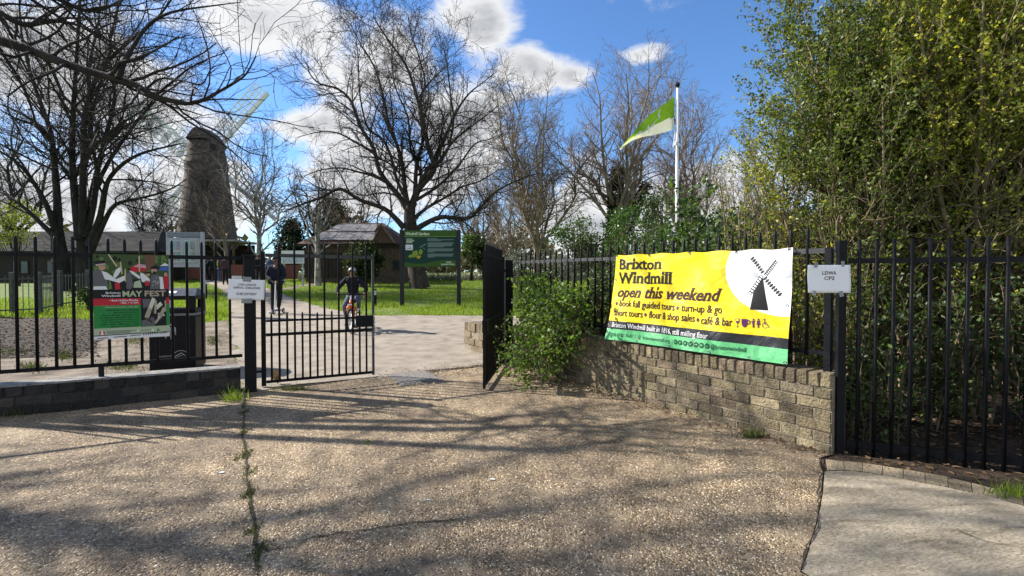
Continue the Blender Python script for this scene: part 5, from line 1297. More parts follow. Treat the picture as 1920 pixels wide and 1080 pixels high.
def person(loc, H, face, label, pose=None, skin=None, top=None, trou=None, shoe=None, hat=None, fingers=False, hood=False, slack=1.0, hair=None, vest=None, grip=None):
    loc = Vector(loc); t = thing('person', loc, label, 'person')
    P = dict(STAND); P.update(pose or {}); k = H/1.70
    R = Matrix.Rotation(face, 3, 'Z')
    W = lambda v: loc + R @ (Vector(v)*k)
    J = {n: (W(p), RAD[n]*k) for n, p in P.items()}; B = list(BON)
    if True:
        for s, sg in (('L', -1), ('R', 1)):
            w = Vector(P['wr'+s]); e = Vector(P['el'+s]); f = (w-e).normalized()
            if grip: f = (f*.4+Vector((0, .5, -.5))).normalized()
            side = Vector((sg, 0, 0)); side = (side-f*side.dot(f)).normalized(); pal = f.cross(side)
            J['pa'+s] = (W(w+f*.07), .030*k); B.append(('wr'+s, 'pa'+s))
            if fingers:
                for i in range(4):
                    o_ = side.cross(f)*(.026-.0175*i) if False else (pal*(.028-.0185*i))
                    ln = (.038, .043, .040, .031)[i]; cl = side*(-sg*.02)
                    a_ = w+f*.095+o_; b_ = a_+f*ln*.9+cl*.5; c_ = b_+f*ln*.25+cl*1.3
                    for q_, v_ in (('a', a_), ('b', b_), ('c', c_)): J['f%s%d%s' % (q_, i, s)] = (W(v_), (.0095 if q_ != 'c' else .008)*k)
                    B += [('pa'+s, 'fa%d%s' % (i, s)), ('fa%d%s' % (i, s), 'fb%d%s' % (i, s)), ('fb%d%s' % (i, s), 'fc%d%s' % (i, s))]
                ta = w+f*.045+pal*.03; tb = w+f*.075+pal*.052-side*sg*.015
                J['ta'+s] = (W(ta), .0115*k); J['tb'+s] = (W(tb), .0095*k); B += [('pa'+s, 'ta'+s), ('ta'+s, 'tb'+s)]
    J['nose'] = (W(Vector(P['head'])+Vector((0, .098, -.022))), .014*k); B.append(('head', 'nose'))
    try: skinmesh('body', J, B, skin or M_skin, t, 2, 'pelvis')
    except Exception as ex: print('person skin', ex)
    # clothes
    tk = ['pelvis', 'waist', 'chest', 'neckb', 'shL', 'elL', 'cuL', 'shR', 'elR', 'cuR']
    P2 = dict(P); P2['neckb'] = tuple(Vector(P['neck'])+Vector((0, 0, -.015)))
    for s in 'LR': P2['cu'+s] = tuple(Vector(P['wr'+s]).lerp(Vector(P['el'+s]), .08))
    RT = dict(pelvis=.150, waist=.145, chest=.152, neckb=.078, shL=.078, elL=.062, cuL=.046, shR=.078, elR=.062, cuR=.046)
    TB = [('pelvis', 'waist'), ('waist', 'chest'), ('chest', 'neckb')]
    for s in 'LR': TB += [('chest', 'sh'+s), ('sh'+s, 'el'+s), ('el'+s, 'cu'+s)]
    skinmesh('jacket', {n: (W(P2[n]), (RT[n]*k*slack, RT[n]*k*slack*.86) if n in ('pelvis', 'waist', 'chest') else RT[n]*k*slack) for n in tk}, TB, top or M_navy, t, 2, 'waist')
    RTr = dict(pelvis=.135, hipL=.098, knL=.074, anL=.056, hipR=.098, knR=.074, anR=.056)
    skinmesh('trousers', {n: (W(P[n]), RTr[n]*k) for n in RTr}, [('pelvis', 'hipL'), ('hipL', 'knL'), ('knL', 'anL'), ('pelvis', 'hipR'), ('hipR', 'knR'), ('knR', 'anR')], trou or M_blackcloth, t, 2, 'pelvis')
    for s in 'LR':
        a, b = Vector(P['an'+s]), Vector(P['to'+s]); fd = (b-a); fd.z = 0; fd.normalize()
        skinmesh('shoe', {'h': (W(a-fd*.03+Vector((0, 0, -.03))), .05*k), 'm': (W(a.lerp(b, .5)+Vector((0, 0, -.012))), .047*k), 't': (W(b+Vector((0, 0, .012))), .042*k), 'e': (W(b+fd*.05+Vector((0, 0, .008))), .030*k)},
                 [('h', 'm'), ('m', 't'), ('t', 'e')], shoe or M_shoe, t, 2, 'h')
    hd = Vector(P['head'])
    def cap(name, m, r, z0, back=0.0, sy=1.12, front=None):
        mb = MB(); n, nv = 20, 9; c = hd+Vector((0, -.006-back, .0))
        for j in range(nv+1):
            th = math.pi*z0*j/nv
            for i in range(n):
                a = 2*math.pi*i/n; rr = r
                p = Vector((rr*.93*math.sin(th)*math.cos(a), rr*sy*math.sin(th)*math.sin(a), rr*1.08*math.cos(th)))
                if front is not None and p.y > 0 and p.z < front: p.y *= .25; p.x *= 1.08
                mb.v.append(tuple(W(c+p)))
        for j in range(nv):
            for i in range(n): mb.f.append((j*n+i, j*n+(i+1) % n, (j+1)*n+(i+1) % n, (j+1)*n+i)); mb.m.append(0)
        return mb.build(name, m, t, smooth=True)
    if hood: cap('hood', top or M_navy, .128, .78, .012, 1.05, .05)
    if hair: cap('hair', hair, .106, .56, .008, 1.1, .045)
    if hat == 'cap' or (hat and hat not in ('helmet',)): cap('hat', hat if hat != 'cap' else M_blackcloth, .116, .47)
    if hat == 'helmet':
        cap('helmet', mat('silver_helmet', [(.015, .015, .017), (.28, .28, .29)], 13, .35, stops=[.49, .53]), .122, .46, .012, 1.22)
    for sx_ in (-1, 1):
        mb = MB(); mb.ball(W(hd+Vector((sx_*.032, .088, .004))), .010*k, 8, 6); mb.build('eye', M_blackcloth, t)
        mb = MB(); mb.ball(W(hd+Vector((sx_*.088, .0, -.015))), .026*k, 8, 6, scale=(.4, .7, 1)); mb.build('ear', skin or M_skin, t)
    mb = MB(); mb.box(W(hd+Vector((0, .085, -.058))), (.04*k, .012*k, .008*k), face); mb.build('mouth', mat('lip', [(.12, .05, .045)], rough=.6), t)
    if vest: skinmesh('vest', {'a': (W((0, 0, 1.0)), .165*k), 'b': (W((0, .0, 1.22)), .168*k), 'c': (W((0, 0, 1.38)), .15*k)}, [('a', 'b'), ('b', 'c')], vest, t, 2, 'a')
    return t, W
PI = math.pi
# person with the scooter
SP = gp(519, 588)
person(SP, 1.60, PI+.05, 'person in a dark navy hooded jacket and black trousers standing with a kick scooter', fingers=True, hood=True, skin=M_skindark, slack=1.13,
       pose=dict(elL=(-.255, .03, 1.13), wrL=(-.16, .215, .985), elR=(.255, .03, 1.13), wrR=(.04, .215, .985), chest=(0, .015, 1.30), anR=(.13, -.03, .09), toR=(.16, .12, .03), anL=(-.07, .04, .17), toL=(-.08, .2, .13)))
sct = thing('kick_scooter', SP, 'white stemmed kick scooter held by the person in the dark hooded jacket', 'scooter')
fx = Vector((-math.sin(PI+.05), math.cos(PI+.05), 0)); rx = Vector((math.cos(PI+.05), math.sin(PI+.05), 0))
sb = SP+fx*.10-rx*.10
m = MB(); m.bar(sb-fx*.22+UP*.10, sb+fx*.24+UP*.10, .11, .02); m.build('deck', M_blackcloth, sct)
m = MB(); m.tube([sb+fx*.28+UP*.10, sb+fx*.26+UP*.22, sb+fx*.19+UP*.93], .017, 8); m.build('stem', M_white, sct)
m = MB(); m.tube([sb+fx*.19+UP*.93-rx*.22, sb+fx*.19+UP*.93+rx*.22], .015, 8); m.build('handlebar', M_black, sct)
for s in (-.30, .31): m = MB(); c = sb+fx*s+UP*.075; m.tube([c-rx*.015, c+rx*.015], .072, 14); w = m.build('wheel', M_rubber, sct); m = MB(); m.tube([c-rx*.018, c+rx*.018], .045, 12); m.build('rim', M_white, w)
# cyclist
CP = gp(661, 619); ca = PI+.20         # facing the camera and slightly to the picture's right
fx = Vector((-math.sin(ca), math.cos(ca), 0)); rx = Vector((math.cos(ca), math.sin(ca), 0))
Bk = lambda f, r, z: CP+fx*f+rx*r+UP*z
bk = thing('bicycle', CP, 'orange framed child bicycle ridden towards the gate', 'bicycle')
WR = .245
def wheel(f, steer=0.0):
    c = Bk(f, 0, WR); R = Matrix.Rotation(steer, 3, 'Z'); d1 = R @ fx; ax = R @ rx
    circ = lambda r, n=32: [c+d1*r*math.cos(2*PI*i/n)+UP*r*math.sin(2*PI*i/n) for i in range(n+1)]
    m = MB(); m.tube(circ(WR-.02), .024, 8, cap=False); w = m.build('wheel', M_rubber, bk, smooth=True)
    m = MB(); m.tube(circ(WR-.052), .015, 6, cap=False); m.build('rim', M_white, w)
    m = MB(); m.tube([c-ax*.04, c+ax*.04], .022, 8)
    for i in range(16): a = 2*PI*i/16; m.tube([c+ax*(.025 if i % 2 else -.025), c+d1*(WR-.06)*math.cos(a)+UP*(WR-.06)*math.sin(a)], .0022, 4)
    m.build('spokes', M_metal, w); return c, d1, ax
cR, _, _ = wheel(-.42); cF, d1, ax = wheel(.42, -.12)
hdT = Bk(.27, 0, .66); hdB = Bk(.31, 0, .53); bbk = Bk(-.05, 0, .25); st = Bk(-.17, 0, .56)
m = MB(); m.tube([hdT, hdB], .026, 8); m.tube([hdB, bbk], .026, 8); m.tube([hdT-UP*.03, st-UP*.05], .022, 8); m.tube([bbk, st], .02, 8)
for s in (-1, 1): m.tube([bbk+rx*s*.03, cR+rx*s*.055], .012, 6); m.tube([st-UP*.04+rx*s*.02, cR+rx*s*.055], .010, 6)
m.build('frame', M_orange, bk, smooth=True)
m = MB()
for s in (-1, 1): m.tube([hdB-UP*.0+ax*s*.055, hdB-UP*.05+ax*s*.062, cF+ax*s*.06], .02, 8)
m.tube([hdB+UP*.03, hdB-UP*.015], .03, 8); m.tube([hdB-ax*.055, hdB+ax*.055], .024, 8); m.build('fork', M_orange, bk, smooth=True)
m = MB(); m.tube([hdB-ax*.06+UP*.035, hdB+ax*.06+UP*.035], .020, 8); m.tube([hdT, hdT+UP*.10-fx*.01], .016, 8); m.build('headset', M_white, bk)
hb = hdT+UP*.11
m = MB(); m.tube([hb-ax*.30-fx*.05+UP*.02, hb-ax*.15+UP*.01, hb+ax*.15+UP*.01, hb+ax*.30-fx*.05+UP*.02], .0125, 8); m.build('handlebar', M_black, bk)
for s in (-1, 1): m = MB(); m.tube([hb+ax*s*.20-fx*.02+UP*.012, hb+ax*s*.305-fx*.052+UP*.02], .017, 8); m.build('grip', M_rubber, bk)
m = MB(); m.ball(st+UP*.05, .1, 12, 8, scale=(.75, 1.2, .35)); m.tube([st, st+UP*.04], .014, 6); m.build('saddle', M_rubber, bk)
for s in (-1, 1):
    ca_ = bbk+rx*s*.07; e = ca_+UP*(-.13*s)+fx*.03; m = MB(); m.tube([ca_, e], .010, 6); m.tube([bbk, ca_], .014, 6); k_ = m.build('crank', M_metal, bk); m = MB(); m.box(e+rx*s*.05, (.09, .08, .022), ca); m.build('pedal', M_rubber, k_)
kk = 1.36/1.70
inv = lambda p: tuple((Matrix.Rotation(-ca, 3, 'Z') @ (Vector(p)-CP))/kk)
hL = inv(hb-ax*.27-fx*.09+UP*.02); hR = inv(hb+ax*.27-fx*.09+UP*.02)
pL = inv(bbk-rx*.12+UP*.16+fx*.0); pR = inv(bbk+rx*.12-UP*.09+fx*.0)
sd = inv(st+UP*.10)
pel = Vector(sd)+Vector((0, 0, .10))
cy = dict(pelvis=tuple(pel), waist=tuple(pel+Vector((0, .05, .15))), chest=tuple(pel+Vector((0, .13, .36))), neck=tuple(pel+Vector((0, .19, .515))), jaw=tuple(pel+Vector((0, .235, .575))), head=tuple(pel+Vector((0, .225, .655))), crown=tuple(pel+Vector((0, .22, .72))),
          shL=tuple(pel+Vector((-.165, .15, .45))), shR=tuple(pel+Vector((.165, .15, .45))), wrL=hL, wrR=hR,
          elL=tuple((pel+Vector((-.165, .15, .45))).lerp(Vector(hL), .5)+Vector((-.13, -.05, -.06))), elR=tuple((pel+Vector((.165, .15, .45))).lerp(Vector(hR), .5)+Vector((.13, -.05, -.06))),
          hipL=tuple(pel+Vector((-.09, .03, -.04))), hipR=tuple(pel+Vector((.09, .03, -.04))),
          anL=tuple(Vector(pL)+Vector((0, -.06, .07))), toL=tuple(Vector(pL)+Vector((0, .09, .03))), anR=tuple(Vector(pR)+Vector((0, -.06, .07))), toR=tuple(Vector(pR)+Vector((0, .09, .03))))
for s, sg in (('L', -1), ('R', 1)):
    h, a = Vector(cy['hip'+s]), Vector(cy['an'+s]); mid = (h+a)/2; L = (a-h).length; up = math.sqrt(max(.005, .44**2-(L/2)**2)); cy['kn'+s] = tuple(mid+Vector((sg*.07, up*.95, up*.3)))
person(CP, 1.36, ca, 'child in a silver helmet and navy jacket riding the orange bicycle', pose=cy, hat='helmet', fingers=True, skin=M_skin, top=M_navy, trou=M_denim, shoe=M_shoe, grip=True)
# group near the pavilion
def far(px, py, H, face, label, **k): return person(gp(px, py), H, face, label, **k)
far(398, 528.5, 1.70, .4+PI, 'person in a pale cap and dark jacket left in the group by the barrier', hat=M_greycl, top=M_navy, trou=M_blackcloth, pose=dict(elR=(.27, .06, 1.18), wrR=(.34, .22, 1.2)))
far(410, 529.5, 1.68, PI-.6, 'person wearing a yellow high visibility vest over dark clothes', hair=M_blackcloth, top=M_navy, trou=M_blue, vest=M_hiviz)
far(423, 534, 1.70, .3, 'person in a plum jacket and loose grey trousers with back turned', hair=M_plum, top=M_plum, trou=M_blackcloth, shoe=M_blackcloth, slack=1.1, pose=dict(wrL=(-.16, .2, 1.15), wrR=(.16, .2, 1.2)))
far(388, 527.5, 1.66, PI, 'person in black half hidden behind the notice board post', hair=M_blackcloth, top=M_blackcloth)
far(486, 533, 1.76, PI+.2, 'tall person in black standing behind the left gate post', hair=M_blackcloth, top=M_blackcloth, skin=M_skindark)
far(507, 536, 1.72, PI-.2, 'person with bright orange hair half hidden behind the person with the scooter', hair=M_orangecl, top=M_blue)
# ------------------------------------------------------------------ trees and shrubs
gs_ = rnd.gauss
def unit(x, y, z):
    l = math.sqrt(x*x+y*y+z*z) or 1e-9; return x/l, y/l, z/l
def kids(pts, rad, L, lvl, S, out):
    """side branches of one branch; lvl is the level of the children"""
    sp = S[lvl]; n = len(pts)-1; k = sp['k']; k = max(0, int(k*L/sp['per']+rnd.random())) if 'per' in sp else k
    az = U(0, 6.28)
    for j in range(k):
        t = sp['t0']+(1-sp['t0'])*(j+rnd.random())/max(1, k); t = min(t, .999); f = t*n; i = int(f); f -= i
        a, b = pts[i], pts[i+1]
        p = (a[0]+(b[0]-a[0])*f, a[1]+(b[1]-a[1])*f, a[2]+(b[2]-a[2])*f); r = rad[i]+(rad[i+1]-rad[i])*f
        d = unit(b[0]-a[0], b[1]-a[1], b[2]-a[2])
        az += 2.4+gs_(0, .5)
        h = (0, 0, 1) if abs(d[2]) < .9 else (1, 0, 0)
        u = unit(d[1]*h[2]-d[2]*h[1], d[2]*h[0]-d[0]*h[2], d[0]*h[1]-d[1]*h[0])
        v = (d[1]*u[2]-d[2]*u[1], d[2]*u[0]-d[0]*u[2], d[0]*u[1]-d[1]*u[0])
        an = sp['ang']+gs_(0, .16); ca, sa = math.cos(an), math.sin(an); cz, sz_ = math.cos(az), math.sin(az)
        q = tuple(d[m]*ca+(u[m]*cz+v[m]*sz_)*sa for m in range(3))
        cl = L*sp['ratio']*(1.15-.55*t)*U(.65, 1.25)
        if 'max' in sp: cl = min(cl, sp['max']*U(.7, 1.1))
        grow(p, q, cl, min(r*sp['rr'], sp.get('rmax', 9)), lvl, S, out)
def grow(p, d, L, r, lvl, S, out):
    sp = S[lvl]; n = sp['n']; st = L/n; x, y, z = p; dx, dy, dz = d; pts = [p]; rad = [r]; w = sp['w']; tip = sp.get('tip', .35)
    for i in range(n):
        dx, dy, dz = unit(dx+gs_(0, w), dy+gs_(0, w), dz+gs_(0, w)+sp['up'])
        x += dx*st; y += dy*st; z += dz*st; pts.append((x, y, z)); rad.append(max(r*(1-(1-tip)*(i+1)/n), sp.get('rmin', .003)))
    out.append((pts, rad, lvl))
    if lvl+1 < len(S): kids(pts, rad, L, lvl+1, S, out)
def plen(p): return sum(math.dist(a, b) for a, b in zip(p, p[1:]))
def smooth_line(pts, k=3):
    """Catmull-Rom through traced points with a little bark-like wander"""
    P = [pts[0]]+list(pts)+[pts[-1]]; out = []
    for i in range(1, len(P)-2):
        p0, p1, p2, p3 = map(Vector, P[i-1:i+3])
        for j in range(k):
            t = j/k; out.append(.5*((2*p1)+(p2-p0)*t+(2*p0-5*p1+4*p2-p3)*t*t+(-p0+3*p1-3*p2+p3)*t**3))
    out.append(Vector(P[-1])); return [tuple(v) for v in out]
def traced(px, Y, dep, r0, r1, k=3):
    """limb traced along the tree's silhouette; `dep` is how far its tip leans away from the viewer"""
    n = len(px)-1
    P = [tuple(at(x, y, Y+dep*(i/n)**1.3)) for i, (x, y) in enumerate(px)]
    pts = smooth_line(P, k); m = len(pts)-1
    r0 = r0*(.74 if r0 < .33 else .9); r1 = r1*.6
    return pts, [r0+(r1-r0)*(i/m)**.7 for i in range(m+1)]
def tree(name, label, base, limbs, S, mt, mw, group=None, trunk_lvl=0, leaves=None, extra=None, cat='tree', lv0=0):
    """limbs: list of (pts, radii); S: levels of side branches grown from every limb"""
    t = thing(name, base, label, cat, group); out = []
    for pts, rad in limbs:
        kids(pts, rad, plen(pts), lv0, S, out)
    big = [(p, r) for p, r in limbs] + [(p, r) for p, r, l in out if l <= trunk_lvl]
    V, Fq = tubes_np(big, 8); np_mesh('trunk', V, Fq, mt, t)
    sm = [(p, r) for p, r, l in out if l > trunk_lvl]
    if sm:
        V, Fq = tubes_np(sm, 3); np_mesh('crown', V, Fq, mw, t)
    if leaves:
        P = np.array([q for p, r, l in out if l >= leaves['lvl'] for q in p[1:]])
        if leaves.get('prob', 1) < 1: P = P[nrg.random(len(P)) < leaves['prob']]
        if leaves.get('zmin') is not None: P = P[(P[:, 2] > leaves['zmin']) | (nrg.random(len(P)) < leaves.get('low', .3))]
        P = np.repeat(P, leaves['n'], axis=0)
        V, Fq, c = leaves_np(P, leaves['size'], leaves.get('asp', .5), leaves.get('up', .3), leaves.get('jit', .01)); np_mesh('foliage', V, Fq, leaves['mat'], t, smooth=False, colr=c)
    return t, out
def flare(P, r, h=.8, n=10):
    """root flare below a trunk"""
    return [(P[0], P[1], P[2]-.15), (P[0], P[1], P[2]+.05), (P[0]+.01, P[1], P[2]+.25*h), (P[0], P[1], P[2]+.7*h)], [r*1.7, r*1.4, r*1.12, r]

# the great bare tree in the middle of the lawn
TY = 24.3; base = gp(786, 541); TY = base.y
S_main = [dict(n=6, w=.16, up=.03, k=1.0, per=.36, t0=.12, ang=.75, ratio=.36, rr=.45, tip=.35, max=2.6, rmax=.05),
          dict(n=5, w=.20, up=.02, k=1.0, per=.27, t0=.15, ang=.72, ratio=.48, rr=.55, rmin=.009, max=1.15),
          dict(n=3, w=.22, up=.02, k=1.0, per=.13, t0=.2, ang=.7, ratio=.55, rr=.6, rmin=.0062, max=.6)]
tr = [(787, 541), (782, 510), (776, 470), (771, 432), (768, 405), (770, 385)]
L_ = [traced(tr, TY, 0, .62, .42, 4)]
limb = lambda px, dep, r0, r1: L_.append(traced(px, TY, dep, r0, r1))
limb([(758, 428), (742, 410), (720, 391), (675, 375), (638, 354), (606, 369), (575, 380), (549, 390), (530, 398)], -2.0, .24, .04)
limb([(780, 430), (800, 418), (826, 407), (855, 409), (883, 407), (903, 387), (932, 358), (980, 334), (1010, 325)], -1.5, .24, .04)
limb([(768, 400), (755, 378), (744, 363), (712, 322), (700, 277), (675, 236), (659, 191), (634, 167), (600, 157), (582, 140), (576, 120)], 1.5, .27, .035)
limb([(770, 392), (785, 354), (814, 318), (803, 277), (794, 228), (781, 179), (761, 122), (732, 81), (708, 45), (700, 30)], -1.2, .27, .03)
limb([(808, 325), (826, 277), (842, 240), (859, 204), (880, 175), (905, 155), (932, 134)], 1.5, .17, .03)
limb([(766, 390), (760, 358), (753, 301), (740, 260), (728, 228), (716, 171), (700, 122), (680, 90), (662, 55), (652, 40)], 2.5, .20, .03)
limb([(772, 395), (778, 363), (781, 310), (793, 261), (787, 196), (797, 155), (785, 105), (770, 60), (765, 25)], 2.8, .20, .03)
limb([(776, 410), (800, 390), (830, 373), (867, 350), (900, 340), (935, 318)], 2.5, .16, .03)
limb([(700, 285), (680, 274), (663, 265), (640, 252), (612, 246), (585, 250), (556, 258)], -1.5, .11, .025)
limb([(812, 322), (832, 290), (850, 265), (880, 240), (907, 220), (935, 198)], -2.2, .13, .025)
limb([(730, 345), (700, 330), (670, 322), (640, 315), (605, 318), (570, 330)], -2.5, .12, .025)
limb([(768, 385), (745, 340), (735, 300), (718, 262), (690, 240), (675, 180), (672, 120), (668, 75)], -3.5, .15, .025)
limb([(772, 380), (800, 320), (835, 290), (850, 230), (845, 180), (838, 120), (830, 80)], -3.5, .15, .025)
limb([(772, 380), (790, 330), (770, 280), (765, 220), (740, 160), (735, 95), (740, 45)], 4.5, .15, .025)
limb([(772, 380), (820, 350), (860, 310), (890, 270), (915, 262), (945, 250)], 4.0, .14, .025)
tree('bare_tree', 'large spreading bare dark tree on the lawn behind the park sign', base, L_, S_main, M_bark, M_twig)
# the many stemmed bare tree on the left
base = gp(140, 545); TY = base.y
S_left = [dict(n=7, w=.15, up=.015, k=1.0, per=.62, t0=.25, ang=.7, ratio=.50, rr=.45, tip=.35, max=4.4, rmax=.055),
          dict(n=5, w=.18, up=.005, k=1.0, per=.30, t0=.12, ang=.7, ratio=.48, rr=.55, rmin=.006, max=1.5),
          dict(n=3, w=.2, up=.0, k=1.0, per=.17, t0=.2, ang=.65, ratio=.55, rr=.6, rmin=.0045, max=.7)]
L_ = []
limb([(120, 548), (116, 500), (110, 460), (108, 430)], 0, .55, .38); limb([(166, 548), (162, 500), (158, 460), (156, 430)], .3, .55, .40)
limb([(108, 455), (100, 420), (85, 380), (55, 330), (25, 300), (-10, 278)], -1.5, .26, .05)
limb([(110, 450), (108, 390), (104, 330), (95, 250), (75, 190), (58, 140), (40, 60), (35, -40)], 2, .30, .05)
limb([(150, 450), (144, 400), (138, 340), (135, 280), (138, 200), (143, 120), (150, 0), (155, -90)], 0, .32, .06)
limb([(156, 440), (155, 380), (157, 300), (160, 210), (190, 130), (240, 80), (290, 40), (335, -20)], -2, .28, .05)
limb([(160, 445), (176, 380), (186, 300), (205, 260), (230, 240), (265, 222), (310, 205)], 2.0, .24, .04)
limb([(166, 460), (188, 405), (200, 345), (225, 312), (260, 290), (300, 278), (345, 268)], -2.5, .24, .04)
limb([(172, 470), (196, 415), (216, 384), (252, 374), (290, 365), (325, 352), (350, 335)], -1.0, .2, .03)
limb([(140, 330), (165, 290), (190, 262), (230, 230), (270, 205), (300, 170)], -3.0, .16, .03)
limb([(95, 260), (65, 235), (30, 222), (-10, 200)], -2.0, .16, .03)
limb([(152, 330), (168, 270), (170, 200), (168, 120), (185, 40), (190, -40)], 1.5, .2, .04)
limb([(165, 440), (150, 370), (125, 320), (80, 285), (40, 262), (0, 240)], 3.5, .18, .03)
limb([(104, 445), (70, 412), (40, 385), (10, 365), (-40, 345)], 1.0, .2, .04)
limb([(158, 430), (175, 350), (200, 250), (215, 180), (205, 90), (225, 0), (240, -80)], 4.0, .22, .04)
limb([(160, 430), (190, 330), (240, 250), (290, 190), (330, 160), (365, 140)], 4.5, .18, .03)
tree('bare_tree', 'dark many stemmed bare tree on the left rising out of the top of the picture', base, L_, S_left, M_barkdark, M_twig)
# the near tree whose limb hangs into the picture from the top left; its trunk stands left of the view
NYt = 5.2
tb = Vector((-10.5, 5.3, 0))
L_ = []
L_.append(([tuple(tb-UP*.2), tuple(tb+UP*1.2), (-10.45, 5.3, 2.0), (-10.4, 5.25, 2.7)], [.36, .28, .25, .2]))
def nlimb(px, Y, dep, r0, r1, root=True):
    pts, rad = traced(px, Y, dep, r0, r1); rad = [q/.74 for q in rad]
    if root: q0 = Vector((-10.42, 5.27, 2.5)); p0 = Vector(pts[0]); pts = [tuple(q0), tuple(q0.lerp(p0, .35)+UP*.15), tuple(q0.lerp(p0, .7)+UP*.12)]+pts; rad = [r0*1.6, r0*1.35, r0*1.15]+rad
    L_.append((pts, rad))
nlimb([(-60, 62), (0, 76), (60, 95), (110, 115), (180, 138), (222, 147), (255, 160), (290, 180), (330, 191), (355, 194), (385, 186), (410, 172), (440, 155), (462, 138), (480, 105)], NYt, -.5, .062, .007)
nlimb([(222, 147), (235, 112), (249, 89), (276, 49), (311, 27), (345, 18), (382, 13), (420, 8), (453, 4)], NYt-.25, .5, .030, .005, False)
nlimb([(-60, 10), (0, 26), (44, 46), (80, 42), (111, 40), (151, 49), (196, 72), (230, 84)], NYt+.4, .5, .05, .008)
nlimb([(275, 166), (295, 150), (311, 147), (345, 152), (378, 158), (391, 137), (400, 126), (425, 118)], NYt-.3, -.3, .014, .004, False)
nlimb([(395, 182), (405, 175), (420, 150), (430, 128), (440, 122), (478, 131)], NYt-.4, -.2, .008, .003, False)
nlimb([(-60, -40), (20, -20), (90, -10), (160, 20), (210, 10), (280, -30)], NYt-.3, .8, .05, .01)
S_near = [dict(n=6, w=.17, up=.02, k=1.0, per=.22, t0=.10, ang=.8, ratio=.34, rr=.5, tip=.35, max=1.1, rmax=.018),
          dict(n=4, w=.2, up=.02, k=1.0, per=.15, t0=.15, ang=.75, ratio=.5, rr=.55, rmin=.0022, max=.45)]
S_hang = [dict(S_near[0], per=.34), dict(S_near[1], per=.19)]
tree('bare_tree', 'nearby bare tree whose dark crooked limb hangs in from the top left corner', tb, L_, S_hang, M_barkdark, M_twig)
# unseen bare tree, added so its upper boughs throw streaky shade on the paving
L_ = []; off = Vector((-3.4, .95, 2.6)); tb = Vector((-13.5, 5.2, 0))
L_.append(([tuple(tb-UP*.2), (-13.5, 5.2, 2.0), (-13.45, 5.2, 3.6), (-13.4, 5.2, 4.6)], [.36, .3, .24, .17]))
for (q, r0) in (([(-7.2, 3.8, 4.2), (-6.0, 5.0, 5.2), (-4.6, 5.0, 5.6), (-3.2, 4.8, 5.7), (-2.0, 4.5, 5.9), (-.8, 4.4, 5.8)], .085),
                ([(-7.2, 3.8, 4.6), (-6.2, 4.8, 5.8), (-5.0, 4.2, 6.6), (-3.8, 3.9, 7.0), (-2.4, 3.6, 7.6)], .075),
                ([(-7.2, 3.8, 4.0), (-6.0, 5.9, 5.0), (-4.6, 6.6, 5.9), (-3.0, 6.8, 6.5), (-1.6, 7.0, 6.9)], .075),
                ([(-7.2, 3.9, 5.4), (-6.4, 4.9, 7.0), (-5.6, 5.4, 8.4), (-4.8, 5.4, 9.6)], .07),
                ([(-7.2, 3.9, 6.0), (-7.8, 4.0, 7.4), (-7.4, 3.4, 8.6), (-6.6, 3.0, 9.6)], .07),
                ([(-7.2, 3.9, 5.2), (-6.3, 4.6, 6.6), (-4.9, 4.5, 7.9), (-3.6, 4.8, 9.0)], .07)):
    pts = smooth_line([(-13.4, 5.2, 4.4), (-12.1, 5.1, 5.9)]+[tuple(Vector(v)+off) for v in q], 3); m_ = len(pts)-1; L_.append((pts, [r0*.55*(1-.85*i/m_) for i in range(m_+1)]))
S_shade = [dict(S_near[0], k=1.0, per=.17, max=1.5, ratio=.42), S_near[1]]
tree('bare_tree', 'unseen bare tree added left of the view to throw branch shadows over the paving', tb, L_, S_shade, M_barkdark, M_twig)
# generic bare trees --------------------------------------------------------------
def bare(label, px, py, top_py, spread, S=None, mt=M_bark, mw=M_twig, stems=7, lean=0.0, r=None, fork=.25, Y=None, dens=1.0, group=None, leaves=None, steep=1.0, name='bare_tree'):
    b = gp(px, py) if Y is None else Vector((at(px, py, Y).x, Y, g(Y)))
    Ht = at(px, top_py, b.y).z-b.z; r = r or Ht*.020
    W = spread/900*b.y*.5
    fz = Ht*fork; limbs = [([(b.x, b.y, b.z-.2), (b.x+gs_(0, .05), b.y, b.z+fz*.5), (b.x+lean*.3, b.y, b.z+fz), (b.x+lean*.5, b.y, b.z+fz*1.35)], [r*1.35, r, r*.88, r*.7])]
    for i in range(stems):
        a = 2*math.pi*(i+U(-.3, .3))/stems; rr = U(.55, 1.0) if i else .15; hh = Ht*U(.80, 1.0) if rr < .8 else Ht*U(.62, .86)
        z0 = fz*U(.75, 1.3); e = (b.x+lean+math.cos(a)*W*rr, b.y+math.sin(a)*W*rr, b.z+hh)
        s = (b.x+lean*.35, b.y, b.z+z0); q = []
        for j in range(7):
            t = j/6; f = t**(1.0/steep*1.0)
            q.append((s[0]+(e[0]-s[0])*(t**.85)+gs_(0, .018*Ht)*(j > 0)*(j < 6), s[1]+(e[1]-s[1])*(t**.85)+gs_(0, .018*Ht)*(j > 0), s[2]+(e[2]-s[2])*(t**1.12)))
        pts = smooth_line(q, 2); m_ = len(pts)-1; limbs.append((pts, [r*.42*(1-.85*k/m_)+.006 for k in range(m_+1)]))
    k = Ht/13
    S = S or [dict(n=5, w=.15, up=.05, k=dens, per=.50*k, t0=.12, ang=.68, ratio=.34, rr=.5, tip=.4, max=2.3*k),
              dict(n=4, w=.18, up=.04, k=dens, per=.30*k, t0=.15, ang=.66, ratio=.5, rr=.55, rmin=.008, max=1.1*k),
              dict(n=3, w=.2, up=.02, k=dens, per=.22*k, t0=.2, ang=.65, ratio=.55, rr=.6, rmin=.006, max=.6*k)]
    return tree(name, label, b, limbs, S, mt, mw, group, leaves=leaves)
